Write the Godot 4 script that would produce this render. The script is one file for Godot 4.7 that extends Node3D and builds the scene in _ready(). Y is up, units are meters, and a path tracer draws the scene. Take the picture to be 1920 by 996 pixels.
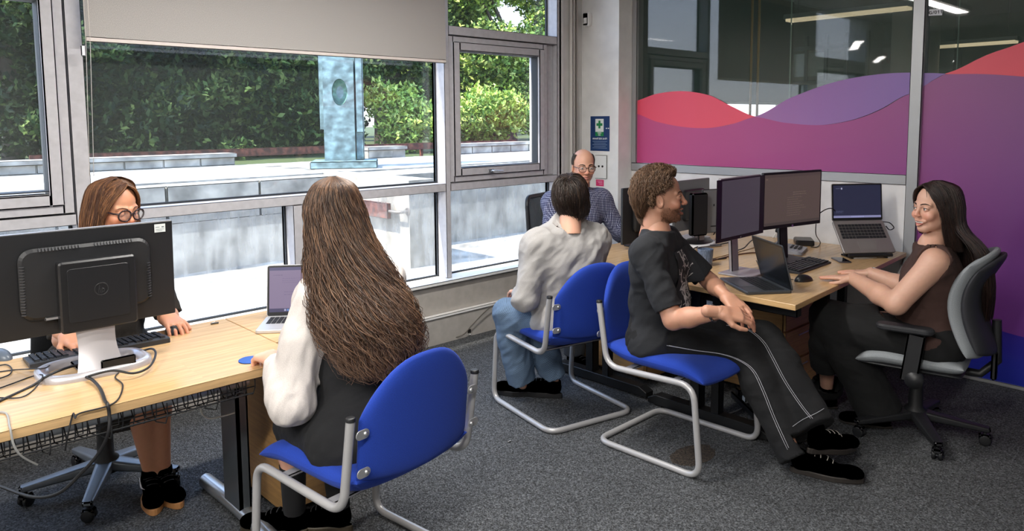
extends Node3D
# An office corner: long window wall (plane z = -4.2), glazed partition (plane x = 5.06), two desk groups, six seated people.
# World: x runs along the window wall, -z points out of the windows, y is up, metres. Camera at (0, 1.6, 0).

const F := 1383.36
var eye := Vector3(0, 1.6, 0)
var cr := Vector3.RIGHT
var cu := Vector3.UP
var cf := Vector3.FORWARD
var mats := {}
var texs := {}
var names := {}
var rng := RandomNumberGenerator.new()
var nz := FastNoiseLite.new()

# ---------------------------------------------------------------- pixels to places
func ray(px: float, py: float) -> Vector3:
	return cf + cr * ((px - 960.0) / F) - cu * ((py - 356.0) / F)
func at_z(px: float, py: float, z: float) -> Vector3:
	var d := ray(px, py)
	return eye + d * ((z - eye.z) / d.z)
func at_x(px: float, py: float, x: float) -> Vector3:
	var d := ray(px, py)
	return eye + d * ((x - eye.x) / d.x)
func at_d(px: float, py: float, depth: float) -> Vector3:
	return eye + ray(px, py) * depth
func at_y(px: float, py: float, y: float) -> Vector3:
	var d := ray(px, py)
	return eye + d * ((y - eye.y) / d.y)

# ---------------------------------------------------------------- mesh builder
class M:
	var v := PackedVector3Array()
	var n := PackedVector3Array()
	var c := PackedColorArray()
	var u := PackedVector2Array()
	var i := PackedInt32Array()
	var col := Color.WHITE
	var use_c := false
	var use_u := false
	func add(p: Vector3, nn: Vector3, uv := Vector2.ZERO) -> int:
		v.append(p); n.append(nn); c.append(col); u.append(uv)
		return v.size() - 1
	func quad(a: Vector3, b: Vector3, d: Vector3, e: Vector3) -> void:
		var nn := (b - a).cross(d - a)
		if nn.length_squared() < 1e-16:
			nn = (d - a).cross(e - a)
		nn = nn.normalized()
		var k := add(a, nn, Vector2(0, 0)); add(b, nn, Vector2(1, 0)); add(d, nn, Vector2(1, 1)); add(e, nn, Vector2(0, 1))
		i.append_array([k, k + 2, k + 1, k, k + 3, k + 2])
	func tri(a: Vector3, b: Vector3, d: Vector3) -> void:
		var nn := (b - a).cross(d - a).normalized()
		var k := add(a, nn); add(b, nn); add(d, nn)
		i.append_array([k, k + 2, k + 1])
	# box with chamfered edges; quads listed counter-clockwise from outside
	func box(ce: Vector3, s: Vector3, b := Basis.IDENTITY, bev := 0.0) -> void:
		var h := s * 0.5
		var e: float = min(bev, min(h.x, min(h.y, h.z)) * 0.95)
		var ax := [Vector3.RIGHT, Vector3.UP, Vector3.BACK]
		for k in 3:
			for sg: float in [-1.0, 1.0]:
				var nn: Vector3 = ax[k] * sg
				var t1: Vector3 = ax[(k + 1) % 3]
				var t2: Vector3 = ax[(k + 2) % 3] * sg
				var hn: float = absf(nn.dot(h)); var h1: float = absf(t1.dot(h)) - e; var h2: float = absf(t2.dot(h)) - e
				quad(ce + b * (nn * hn - t1 * h1 - t2 * h2), ce + b * (nn * hn + t1 * h1 - t2 * h2), ce + b * (nn * hn + t1 * h1 + t2 * h2), ce + b * (nn * hn - t1 * h1 + t2 * h2))
		if e <= 0.0:
			return
		for k in 3:
			var a0: Vector3 = ax[k]; var a1: Vector3 = ax[(k + 1) % 3]; var a2: Vector3 = ax[(k + 2) % 3]
			var H0: float = absf(a0.dot(h)) - e; var H1: float = absf(a1.dot(h)); var H2: float = absf(a2.dot(h))
			for s1: float in [-1.0, 1.0]:
				for s2: float in [-1.0, 1.0]:
					var p := a1 * s1 * H1 + a2 * s2 * (H2 - e)
					var q := a1 * s1 * (H1 - e) + a2 * s2 * H2
					if s1 * s2 > 0:
						quad(ce + b * (p - a0 * H0), ce + b * (p + a0 * H0), ce + b * (q + a0 * H0), ce + b * (q - a0 * H0))
						quad_fix(a1 * s1 + a2 * s2, b)
					else:
						quad(ce + b * (p + a0 * H0), ce + b * (p - a0 * H0), ce + b * (q - a0 * H0), ce + b * (q + a0 * H0))
						quad_fix(a1 * s1 + a2 * s2, b)
		for s1: float in [-1.0, 1.0]:
			for s2: float in [-1.0, 1.0]:
				for s3: float in [-1.0, 1.0]:
					var A := Vector3(s1 * h.x, s2 * (h.y - e), s3 * (h.z - e))
					var B := Vector3(s1 * (h.x - e), s2 * h.y, s3 * (h.z - e))
					var D := Vector3(s1 * (h.x - e), s2 * (h.y - e), s3 * h.z)
					if s1 * s2 * s3 > 0:
						tri(ce + b * A, ce + b * B, ce + b * D)
					else:
						tri(ce + b * A, ce + b * D, ce + b * B)
	func quad_fix(want: Vector3, b: Basis) -> void:
		var k := n.size() - 4
		if n[k].dot(b * want) < 0.0:
			for j in 4: n[k + j] = -n[k + j]
	# sweep of a circle along points
	func tube(p: PackedVector3Array, r: float, sides := 8, r1 := -1.0, caps := true, radii := PackedFloat32Array()) -> void:
		var m := p.size()
		if m < 2: return
		var up := Vector3.UP
		var t := (p[1] - p[0]).normalized()
		if absf(t.dot(up)) > 0.9: up = Vector3.RIGHT
		var base := v.size()
		for k in m:
			var t2: Vector3 = (p[min(k + 1, m - 1)] - p[max(k - 1, 0)]).normalized()
			var sd := t2.cross(up).normalized()
			up = sd.cross(t2).normalized()
			var rr: float = r if r1 < 0.0 else lerpf(r, r1, float(k) / (m - 1))
			if radii.size() > k: rr = radii[k]
			for j in sides:
				var a := TAU * j / sides
				var nn := sd * cos(a) + up * sin(a)
				add(p[k] + nn * rr, nn, Vector2(float(j) / sides, float(k) / (m - 1)))
		for k in m - 1:
			for j in sides:
				var a0 := base + k * sides + j; var a1 := base + k * sides + (j + 1) % sides
				i.append_array([a0, a1, a0 + sides, a1, a1 + sides, a0 + sides])
		if caps:
			for e in [0, m - 1]:
				var nn2: Vector3 = (p[0] - p[1]).normalized() if e == 0 else (p[m - 1] - p[m - 2]).normalized()
				var cc := add(p[e], nn2)
				var st := v.size()
				for j in sides: add(v[base + e * sides + j], nn2)
				for j in sides:
					if e == 0: i.append_array([cc, st + (j + 1) % sides, st + j])
					else: i.append_array([cc, st + j, st + (j + 1) % sides])
	# extrude a polygon lying in the xy plane of xf from z0 to z1, with a chamfer
	func prism(poly: PackedVector2Array, z0: float, z1: float, xf := Transform3D.IDENTITY, bev := 0.0) -> void:
		var pl := poly
		if Geometry2D.is_polygon_clockwise(pl): pl.reverse()
		var inner := pl
		if bev > 0.0:
			var off := Geometry2D.offset_polygon(pl, -bev, Geometry2D.JOIN_MITER)
			inner = PackedVector2Array()
			var m0 := pl.size()
			for k in m0:
				var pa := (pl[k] - pl[(k + m0 - 1) % m0]).normalized(); var pb := (pl[(k + 1) % m0] - pl[k]).normalized()
				var nb := Vector2(-pa.y, pa.x) + Vector2(-pb.y, pb.x)
				var ln: float = max(nb.length_squared() * 0.5, 0.3)
				inner.append(pl[k] + nb / ln * bev)
		var m := pl.size()
		var levels := [[inner, z0], [pl, z0 + bev], [pl, z1 - bev], [inner, z1]] if bev > 0.0 else [[pl, z0], [pl, z1]]
		for l in levels.size() - 1:
			var A: PackedVector2Array = levels[l][0]; var B: PackedVector2Array = levels[l + 1][0]
			for k in m:
				var k2 := (k + 1) % m
				quad(xf * Vector3(A[k].x, A[k].y, levels[l][1]), xf * Vector3(A[k2].x, A[k2].y, levels[l][1]), xf * Vector3(B[k2].x, B[k2].y, levels[l + 1][1]), xf * Vector3(B[k].x, B[k].y, levels[l + 1][1]))
		var tr := Geometry2D.triangulate_polygon(inner)
		for e in 2:
			var zz := z0 if e == 0 else z1
			var nn := (xf.basis * Vector3(0, 0, -1 if e == 0 else 1)).normalized()
			var st := v.size()
			for q in inner: add(xf * Vector3(q.x, q.y, zz), nn, q)
			for k in range(0, tr.size(), 3):
				if e == 0: i.append_array([st + tr[k], st + tr[k + 1], st + tr[k + 2]])
				else: i.append_array([st + tr[k], st + tr[k + 2], st + tr[k + 1]])
	# surface of revolution about the y axis of xf; profile of (radius, height)
	func lathe(pr: PackedVector2Array, xf := Transform3D.IDENTITY, sides := 24) -> void:
		var base := v.size()
		var m := pr.size()
		for k in m:
			var d: Vector2 = pr[min(k + 1, m - 1)] - pr[max(k - 1, 0)]
			var n2 := Vector2(d.y, -d.x).normalized()
			for j in sides + 1:
				var a := TAU * j / sides
				add(xf * Vector3(pr[k].x * cos(a), pr[k].y, pr[k].x * sin(a)), (xf.basis * Vector3(n2.x * cos(a), n2.y, n2.x * sin(a))).normalized(), Vector2(float(j) / sides, float(k) / (m - 1)))
		for k in m - 1:
			for j in sides:
				var a0 := base + k * (sides + 1) + j
				i.append_array([a0, a0 + 1, a0 + sides + 1, a0 + 1, a0 + sides + 2, a0 + sides + 1])
	# grid of points from fn(s, t), s and t in 0..1; normals smoothed, flipped when flip
	func grid(fn: Callable, nu: int, nv: int, flip := false) -> void:
		var base := v.size()
		for b in nv + 1:
			for a in nu + 1:
				add(fn.call(float(a) / nu, float(b) / nv), Vector3.ZERO, Vector2(float(a) / nu, float(b) / nv))
		var w := nu + 1
		for b in nv:
			for a in nu:
				var k := base + b * w + a
				var n0 := (v[k + 1] - v[k]).cross(v[k + w] - v[k]) + (v[k + w] - v[k + w + 1]).cross(v[k + 1] - v[k + w + 1])
				if flip: n0 = -n0
				for q in [k, k + 1, k + w, k + w + 1]: n[q] += n0
				if flip: i.append_array([k, k + 1, k + w, k + 1, k + w + 1, k + w])
				else: i.append_array([k, k + w, k + 1, k + 1, k + w, k + w + 1])
		for k in range(base, v.size()): n[k] = n[k].normalized()
	func mesh() -> ArrayMesh:
		var a := []
		a.resize(Mesh.ARRAY_MAX)
		a[Mesh.ARRAY_VERTEX] = v; a[Mesh.ARRAY_NORMAL] = n; a[Mesh.ARRAY_INDEX] = i
		if use_c: a[Mesh.ARRAY_COLOR] = c
		if use_u: a[Mesh.ARRAY_TEX_UV] = u
		var me := ArrayMesh.new()
		me.add_surface_from_arrays(Mesh.PRIMITIVE_TRIANGLES, a)
		return me

# ---------------------------------------------------------------- signed distance grid -> surface nets
class Fld:
	var o: Vector3
	var h: float
	var nx: int
	var ny: int
	var nq: int
	var d: PackedFloat32Array
	func _init(lo: Vector3, hi: Vector3, cell: float) -> void:
		o = lo; h = cell
		nx = int(ceil((hi.x - lo.x) / cell)) + 1; ny = int(ceil((hi.y - lo.y) / cell)) + 1; nq = int(ceil((hi.z - lo.z) / cell)) + 1
		d = PackedFloat32Array(); d.resize(nx * ny * nq); d.fill(9.0)
	func rangeof(lo: Vector3, hi: Vector3) -> PackedInt32Array:
		return PackedInt32Array([maxi(0, int((lo.x - o.x) / h)), mini(nx - 1, int((hi.x - o.x) / h) + 1), maxi(0, int((lo.y - o.y) / h)), mini(ny - 1, int((hi.y - o.y) / h) + 1), maxi(0, int((lo.z - o.z) / h)), mini(nq - 1, int((hi.z - o.z) / h) + 1)])
	# tapered capsule; mode 1 adds (smooth union), -1 carves
	func cap(a: Vector3, b: Vector3, ra: float, rb: float, k := 0.02, mode := 1) -> void:
		var m: float = max(k, 2.0 * h) + h
		var r := rangeof((a - Vector3.ONE * ra).min(b - Vector3.ONE * rb) - Vector3.ONE * m, (a + Vector3.ONE * ra).max(b + Vector3.ONE * rb) + Vector3.ONE * m)
		var D := d
		d = PackedFloat32Array()
		var ba := b - a
		var l2: float = max(ba.length_squared(), 1e-9)
		var dr := rb - ra
		for z in range(r[4], r[5] + 1):
			for y in range(r[2], r[3] + 1):
				var id := (z * ny + y) * nx + r[0]
				var p := Vector3(o.x + r[0] * h, o.y + y * h, o.z + z * h) - a
				for x in range(r[0], r[1] + 1):
					var t := clampf(p.dot(ba) / l2, 0.0, 1.0)
					var s := (p - ba * t).length() - ra - dr * t
					var e := D[id]
					if mode > 0:
						var g := k - absf(e - s)
						D[id] = minf(e, s) - (g * g / (4.0 * k) if g > 0.0 else 0.0)
					else:
						var g2 := k - absf(e + s)
						D[id] = maxf(e, -s) + (g2 * g2 / (4.0 * k) if g2 > 0.0 else 0.0)
					id += 1
					p.x += h
		d = D
	func ell(c: Vector3, rad: Vector3, k := 0.02, mode := 1, b := Basis.IDENTITY) -> void:
		var m: float = max(k, 2.0 * h) + h
		var ex := Vector3(sqrt(pow(b.x.x * rad.x, 2) + pow(b.y.x * rad.y, 2) + pow(b.z.x * rad.z, 2)), sqrt(pow(b.x.y * rad.x, 2) + pow(b.y.y * rad.y, 2) + pow(b.z.y * rad.z, 2)), sqrt(pow(b.x.z * rad.x, 2) + pow(b.y.z * rad.y, 2) + pow(b.z.z * rad.z, 2))) + Vector3.ONE * m
		var r := rangeof(c - ex, c + ex)
		var D := d
		d = PackedFloat32Array()
		var bi := b.transposed()
		var i1 := Vector3.ONE / rad
		var st := bi * Vector3(h, 0, 0)
		for z in range(r[4], r[5] + 1):
			for y in range(r[2], r[3] + 1):
				var id := (z * ny + y) * nx + r[0]
				var p := bi * (Vector3(o.x + r[0] * h, o.y + y * h, o.z + z * h) - c)
				for x in range(r[0], r[1] + 1):
					var q := p * i1
					var k0 := q.length()
					var s := k0 * (k0 - 1.0) / maxf((q * i1).length(), 1e-6)
					var e := D[id]
					if mode > 0:
						var g := k - absf(e - s)
						D[id] = minf(e, s) - (g * g / (4.0 * k) if g > 0.0 else 0.0)
					else:
						var g2 := k - absf(e + s)
						D[id] = maxf(e, -s) + (g2 * g2 / (4.0 * k) if g2 > 0.0 else 0.0)
					id += 1
					p += st
		d = D
	# keep what lies behind the plane through p with outward normal nn; inside radius R of p only when R > 0
	func cut(p0: Vector3, nn: Vector3, R := 0.0, k := 0.004) -> void:
		var r := PackedInt32Array([0, nx - 1, 0, ny - 1, 0, nq - 1])
		if R > 0.0: r = rangeof(p0 - Vector3.ONE * R, p0 + Vector3.ONE * R)
		var D := d
		d = PackedFloat32Array()
		for z in range(r[4], r[5] + 1):
			for y in range(r[2], r[3] + 1):
				var id := (z * ny + y) * nx + r[0]
				var p := Vector3(o.x + r[0] * h, o.y + y * h, o.z + z * h) - p0
				for x in range(r[0], r[1] + 1):
					if R <= 0.0 or p.length() < R:
						var s := p.dot(nn)
						if s > D[id]: D[id] = s
					id += 1
					p.x += h
		d = D
	func val(p: Vector3) -> float:
		var q := (p - o) / h
		var x := clampi(int(q.x), 0, nx - 2); var y := clampi(int(q.y), 0, ny - 2); var z := clampi(int(q.z), 0, nq - 2)
		var f := q - Vector3(x, y, z)
		var id := (z * ny + y) * nx + x
		var yy := nx; var zz := nx * ny
		var a := lerpf(lerpf(d[id], d[id + 1], f.x), lerpf(d[id + yy], d[id + yy + 1], f.x), f.y)
		var b := lerpf(lerpf(d[id + zz], d[id + zz + 1], f.x), lerpf(d[id + zz + yy], d[id + zz + yy + 1], f.x), f.y)
		return lerpf(a, b, f.z)
	func grad(p: Vector3) -> Vector3:
		var e := h * 0.7
		return Vector3(val(p + Vector3(e, 0, 0)) - val(p - Vector3(e, 0, 0)), val(p + Vector3(0, e, 0)) - val(p - Vector3(0, e, 0)), val(p + Vector3(0, 0, e)) - val(p - Vector3(0, 0, e))).normalized()
	func snap(p: Vector3, off := 0.0) -> Vector3:
		for k in 6:
			p -= grad(p) * (val(p) - off) * 0.9
		return p
	# xf: where the grid's space goes; tint(p, n) gives a vertex colour; push(p, n) a shift along the normal
	func to(out: M, xf := Transform3D.IDENTITY, tint = null, push = null) -> void:
		var sy := nx; var sz := nx * ny
		var ids := PackedInt32Array(); ids.resize(d.size()); ids.fill(-1)
		var D := d
		var lim := h * 1.8
		var offs := PackedInt32Array([0, 1, sy, sy + 1, sz, sz + 1, sz + sy, sz + sy + 1])
		var act := PackedInt32Array()
		for z in nq - 1:
			for y in ny - 1:
				var id := (z * ny + y) * nx
				for x in nx - 1:
					var e := D[id]
					if e < lim and e > -lim:
						var m := 0
						for k in 8:
							if D[id + offs[k]] < 0.0: m |= 1 << k
						if m != 0 and m != 255:
							var sum := Vector3.ZERO
							var cnt := 0
							var va := PackedFloat32Array([D[id], D[id + 1], D[id + sy], D[id + sy + 1], D[id + sz], D[id + sz + 1], D[id + sz + sy], D[id + sz + sy + 1]])
							for k in 8:
								for b in 3:
									if k & (1 << b) == 0:
										var k2 := k | (1 << b)
										if (va[k] < 0.0) != (va[k2] < 0.0):
											var t := va[k] / (va[k] - va[k2])
											var p := Vector3(k & 1, (k >> 1) & 1, (k >> 2) & 1)
											p[b] += t
											sum += p
											cnt += 1
							var lp := sum / cnt
							var g := Vector3(va[1] - va[0] + va[3] - va[2] + va[5] - va[4] + va[7] - va[6], va[2] - va[0] + va[3] - va[1] + va[6] - va[4] + va[7] - va[5], va[4] - va[0] + va[5] - va[1] + va[6] - va[2] + va[7] - va[3]).normalized()
							var wp := o + (Vector3(x, y, z) + lp) * h
							if push != null:
								var h0: float = push.call(wp, g)
								var es := 0.004
								var gr := Vector3(float(push.call(wp + Vector3(es, 0, 0), g)) - h0, float(push.call(wp + Vector3(0, es, 0), g)) - h0, float(push.call(wp + Vector3(0, 0, es), g)) - h0) / es
								wp += g * h0
								g = (g - (gr - g * gr.dot(g))).normalized()
							if tint != null: out.col = tint.call(wp, g)
							ids[id] = out.add(xf * wp, (xf.basis * g).normalized())
							act.append(id)
					id += 1
		for id in act:
			var s0 := D[id] < 0.0
			# edges along x, y, z leaving this cell's first corner
			for b in 3:
				var e1: int = id + (1 if b == 0 else (sy if b == 1 else sz))
				var s1 := D[e1] < 0.0
				if s0 == s1: continue
				var A: int = sy if b == 0 else (sz if b == 1 else 1)
				var B: int = sz if b == 0 else (1 if b == 1 else sy)
				if id - A - B < 0: continue
				var q0 := ids[id]; var q1 := ids[id - A]; var q2 := ids[id - A - B]; var q3 := ids[id - B]
				if q0 < 0 or q1 < 0 or q2 < 0 or q3 < 0: continue
				if s0: out.i.append_array([q0, q3, q2, q0, q2, q1])
				else: out.i.append_array([q0, q1, q2, q0, q2, q3])

# ---------------------------------------------------------------- nodes
func put(m: M, called: String, ma: Material, parent: Node3D = self) -> MeshInstance3D:
	var o := MeshInstance3D.new()
	o.mesh = m.mesh()
	o.material_override = ma
	o.name = called
	o.cast_shadow = GeometryInstance3D.SHADOW_CASTING_SETTING_ON
	if parent == self: o.name = numbered(called)
	parent.add_child(o, true)
	if parent != self and parent.get_meta("category", "") == "person": o.position = -parent.position
	return o
func numbered(called: String) -> String:
	if not names.has(called):
		names[called] = 0
		return called
	names[called] += 1
	return "%s_%03d" % [called, names[called]]
func tag(o: Node3D, label: String, category: String, group := "") -> Node3D:
	o.set_meta("label", label); o.set_meta("category", category)
	if group != "": o.set_meta("group", group)
	return o
func thing(called: String, label: String, category: String, pos := Vector3.ZERO, turn := 0.0, group := "") -> Node3D:
	var o := Node3D.new()
	o.name = numbered(called)
	add_child(o, true)
	o.position = pos; o.rotation.y = turn
	return tag(o, label, category, group)
func struct(m: M, called: String, ma: Material, parent: Node3D = self) -> MeshInstance3D:
	var o := put(m, called, ma, parent)
	if parent == self: o.set_meta("kind", "structure")
	return o

# ---------------------------------------------------------------- materials
func hx(s: String) -> Color:
	return Color.html(s)
func mat(key: String, col: Color, rough := 0.6, metal := 0.0, tex := "", scale := 1.0, bump := 0.0, extra := {}) -> StandardMaterial3D:
	if mats.has(key): return mats[key]
	var m := StandardMaterial3D.new()
	m.albedo_color = col
	m.roughness = rough
	m.metallic = metal
	if tex != "":
		m.albedo_texture = texs[tex][0]
		m.uv1_triplanar = true
		m.uv1_world_triplanar = extra.get("world", true)
		m.uv1_scale = Vector3.ONE * scale if not extra.has("scale3") else extra.scale3
		if bump > 0.0:
			m.normal_enabled = true
			m.normal_texture = texs[tex][1]
			m.normal_scale = bump
	for k in extra:
		if k in ["world", "scale3"]: continue
		m.set(k, extra[k])
	mats[key] = m
	return m
func vmat(key: String, rough := 0.6, extra := {}) -> StandardMaterial3D:
	if mats.has(key): return mats[key]
	var m := mat(key, Color.WHITE, rough, 0.0, "", 1.0, 0.0, extra)
	m.vertex_color_use_as_albedo = true
	return m
func keep(key: String, im: Image, bump := 2.0) -> void:
	im.generate_mipmaps()
	var nm := im.duplicate() as Image
	nm.convert(Image.FORMAT_RGBA8)
	nm.bump_map_to_normal_map(bump)
	nm.generate_mipmaps()
	texs[key] = [ImageTexture.create_from_image(im), ImageTexture.create_from_image(nm)]
func noise_image(size: int, freq: float, oct: int, lo: float, hi: float, sd: int, typ := FastNoiseLite.TYPE_SIMPLEX_SMOOTH) -> Image:
	var f := FastNoiseLite.new()
	f.seed = sd; f.frequency = freq; f.fractal_octaves = oct; f.noise_type = typ
	var im := f.get_seamless_image(size, size)
	im.convert(Image.FORMAT_RGB8)
	for y in size:
		for x in size:
			var g := lerpf(lo, hi, im.get_pixel(x, y).r)
			im.set_pixel(x, y, Color(g, g, g))
	return im
func make_textures() -> void:
	var r := RandomNumberGenerator.new()
	r.seed = 5
	# carpet: loops of light and dark yarn
	var im := Image.create(256, 256, false, Image.FORMAT_RGB8)
	for y in range(0, 256, 2):
		for x in range(0, 256, 2):
			var g := clampf(0.62 + r.randfn(0.0, 0.2), 0.2, 1.0)
			var g2 := clampf(g + r.randfn(0.0, 0.07), 0.15, 1.0)
			im.fill_rect(Rect2i(x, y, 2, 2), Color(g, g, g * 1.01))
			im.set_pixel(x + 1, y, Color(g2, g2, g2))
	keep("carpet", im, 3.0)
	keep("cloth", noise_image(256, 0.16, 3, 0.72, 1.0, 3), 3.0)
	keep("knit", noise_image(256, 0.22, 2, 0.8, 1.0, 11), 4.0)
	keep("concrete", noise_image(512, 0.012, 5, 0.55, 1.0, 21), 3.0)
	keep("patina", noise_image(256, 0.03, 5, 0.4, 1.0, 31), 2.0)
	keep("paint", noise_image(256, 0.02, 4, 0.93, 1.0, 41), 1.0)
	# laminate: long streaks along u
	var f := FastNoiseLite.new()
	f.seed = 8; f.frequency = 0.02; f.fractal_octaves = 4
	im = Image.create(512, 512, false, Image.FORMAT_RGB8)
	for y in 512:
		for x in 512:
			var g := 0.95 + 0.09 * f.get_noise_2d(x * 0.18, y * 3.2) + 0.04 * f.get_noise_2d(x * 0.9 + 900, y * 9.0)
			g = clampf(g, 0.0, 1.0)
			im.set_pixel(x, y, Color(g, g * (0.985 + 0.015 * g), g * (0.95 + 0.05 * g)))
	keep("wood", im, 0.5)
	# small blue and white check of a shirt
	im = Image.create(64, 64, false, Image.FORMAT_RGB8)
	for y in 64:
		for x in 64:
			var a := 1 if x % 16 < 10 else 0
			var b := 1 if y % 16 < 10 else 0
			im.set_pixel(x, y, [Color(0.86, 0.87, 0.92), Color(0.33, 0.35, 0.5), Color(0.1, 0.11, 0.22)][a + b])
	keep("check", im, 0.5)
	# a dirty pane: faint runs of dried rain
	im = Image.create(256, 256, false, Image.FORMAT_RGBA8)
	for y in 256:
		for x in 256:
			var g := clampf(0.2 + 0.22 * f.get_noise_2d(x * 3.0, y * 0.35) + 0.12 * f.get_noise_2d(x * 0.7 + 300, y * 0.7), 0.02, 0.4)
			im.set_pixel(x, y, Color(1, 1, 1, g))
	keep("dirt", im, 0.2)
	# denim
	im = Image.create(128, 128, false, Image.FORMAT_RGB8)
	for y in 128:
		for x in 128:
			var g := 0.8 + 0.12 * sin((x + y) * TAU / 8.0) + r.randf() * 0.1
			im.set_pixel(x, y, Color(g, g, g))
	keep("denim", im, 1.5)

func _ready() -> void:
	rng.seed = 77
	nz.seed = 4; nz.frequency = 1.0; nz.fractal_octaves = 3
	set_camera_and_light()
	make_textures()
	build_room()
	build_windows()
	build_partition()
	build_next_room()
	build_outside()
	build_desks()
	build_chairs()
	build_devices()
	build_small_things()
	build_people()

func set_camera_and_light() -> void:
	var yaw := deg_to_rad(46.5413); var pit := deg_to_rad(5.36145); var rol := deg_to_rad(-0.43235)
	cf = Vector3(cos(yaw) * cos(pit), -sin(pit), -sin(yaw) * cos(pit))
	var r0 := cf.cross(Vector3.UP).normalized()
	var u0 := r0.cross(cf)
	cr = r0 * cos(rol) + u0 * sin(rol)
	cu = -r0 * sin(rol) + u0 * cos(rol)
	var cam := Camera3D.new()
	cam.name = "camera"
	add_child(cam)
	cam.global_transform = Transform3D(Basis(cr, cu, -cf), eye)
	cam.projection = Camera3D.PROJECTION_FRUSTUM
	cam.near = 0.05
	cam.far = 200.0
	cam.size = 996.0 / F * cam.near
	cam.frustum_offset = Vector2(0, -(498.0 - 356.0) / F * cam.near)
	cam.current = true
	var we := WorldEnvironment.new()
	we.name = "environment"
	var en := Environment.new()
	en.background_mode = Environment.BG_SKY
	var sky := Sky.new()
	var sm := ProceduralSkyMaterial.new()
	sm.sky_top_color = Color(0.62, 0.74, 0.92)
	sm.sky_horizon_color = Color(0.93, 0.95, 0.97)
	sm.ground_horizon_color = Color(0.62, 0.62, 0.6)
	sm.ground_bottom_color = Color(0.4, 0.4, 0.38)
	sm.sky_energy_multiplier = 1.5
	sky.sky_material = sm
	en.sky = sky
	en.tonemap_mode = Environment.TONE_MAPPER_LINEAR
	en.tonemap_exposure = 1.95
	en.sdfgi_enabled = true; en.ssao_enabled = true; en.ssil_enabled = true
	we.environment = en
	add_child(we)
	var sun := DirectionalLight3D.new()
	sun.name = "sun"
	add_child(sun)
	sun.look_at_from_position(Vector3.ZERO, -Vector3(-0.62, 0.77, -0.13), Vector3.UP)
	sun.light_energy = 2.2
	sun.light_color = Color(1.0, 0.97, 0.92)
	sun.light_angular_distance = 1.0
	sun.shadow_enabled = true

# ================================================================ the room
const ZW := -4.2
const XP := 5.056
const CEIL := 3.0
func xz(x: float, y: float, z: float) -> Vector3:
	return Vector3(x, y, z)
func slab(called: String, a: Vector3, b: Vector3, ma: Material, parent: Node3D = self, bev := 0.0) -> MeshInstance3D:
	var m := M.new()
	m.box((a + b) * 0.5, (b - a).abs(), Basis.IDENTITY, bev)
	return struct(m, called, ma, parent)

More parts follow.
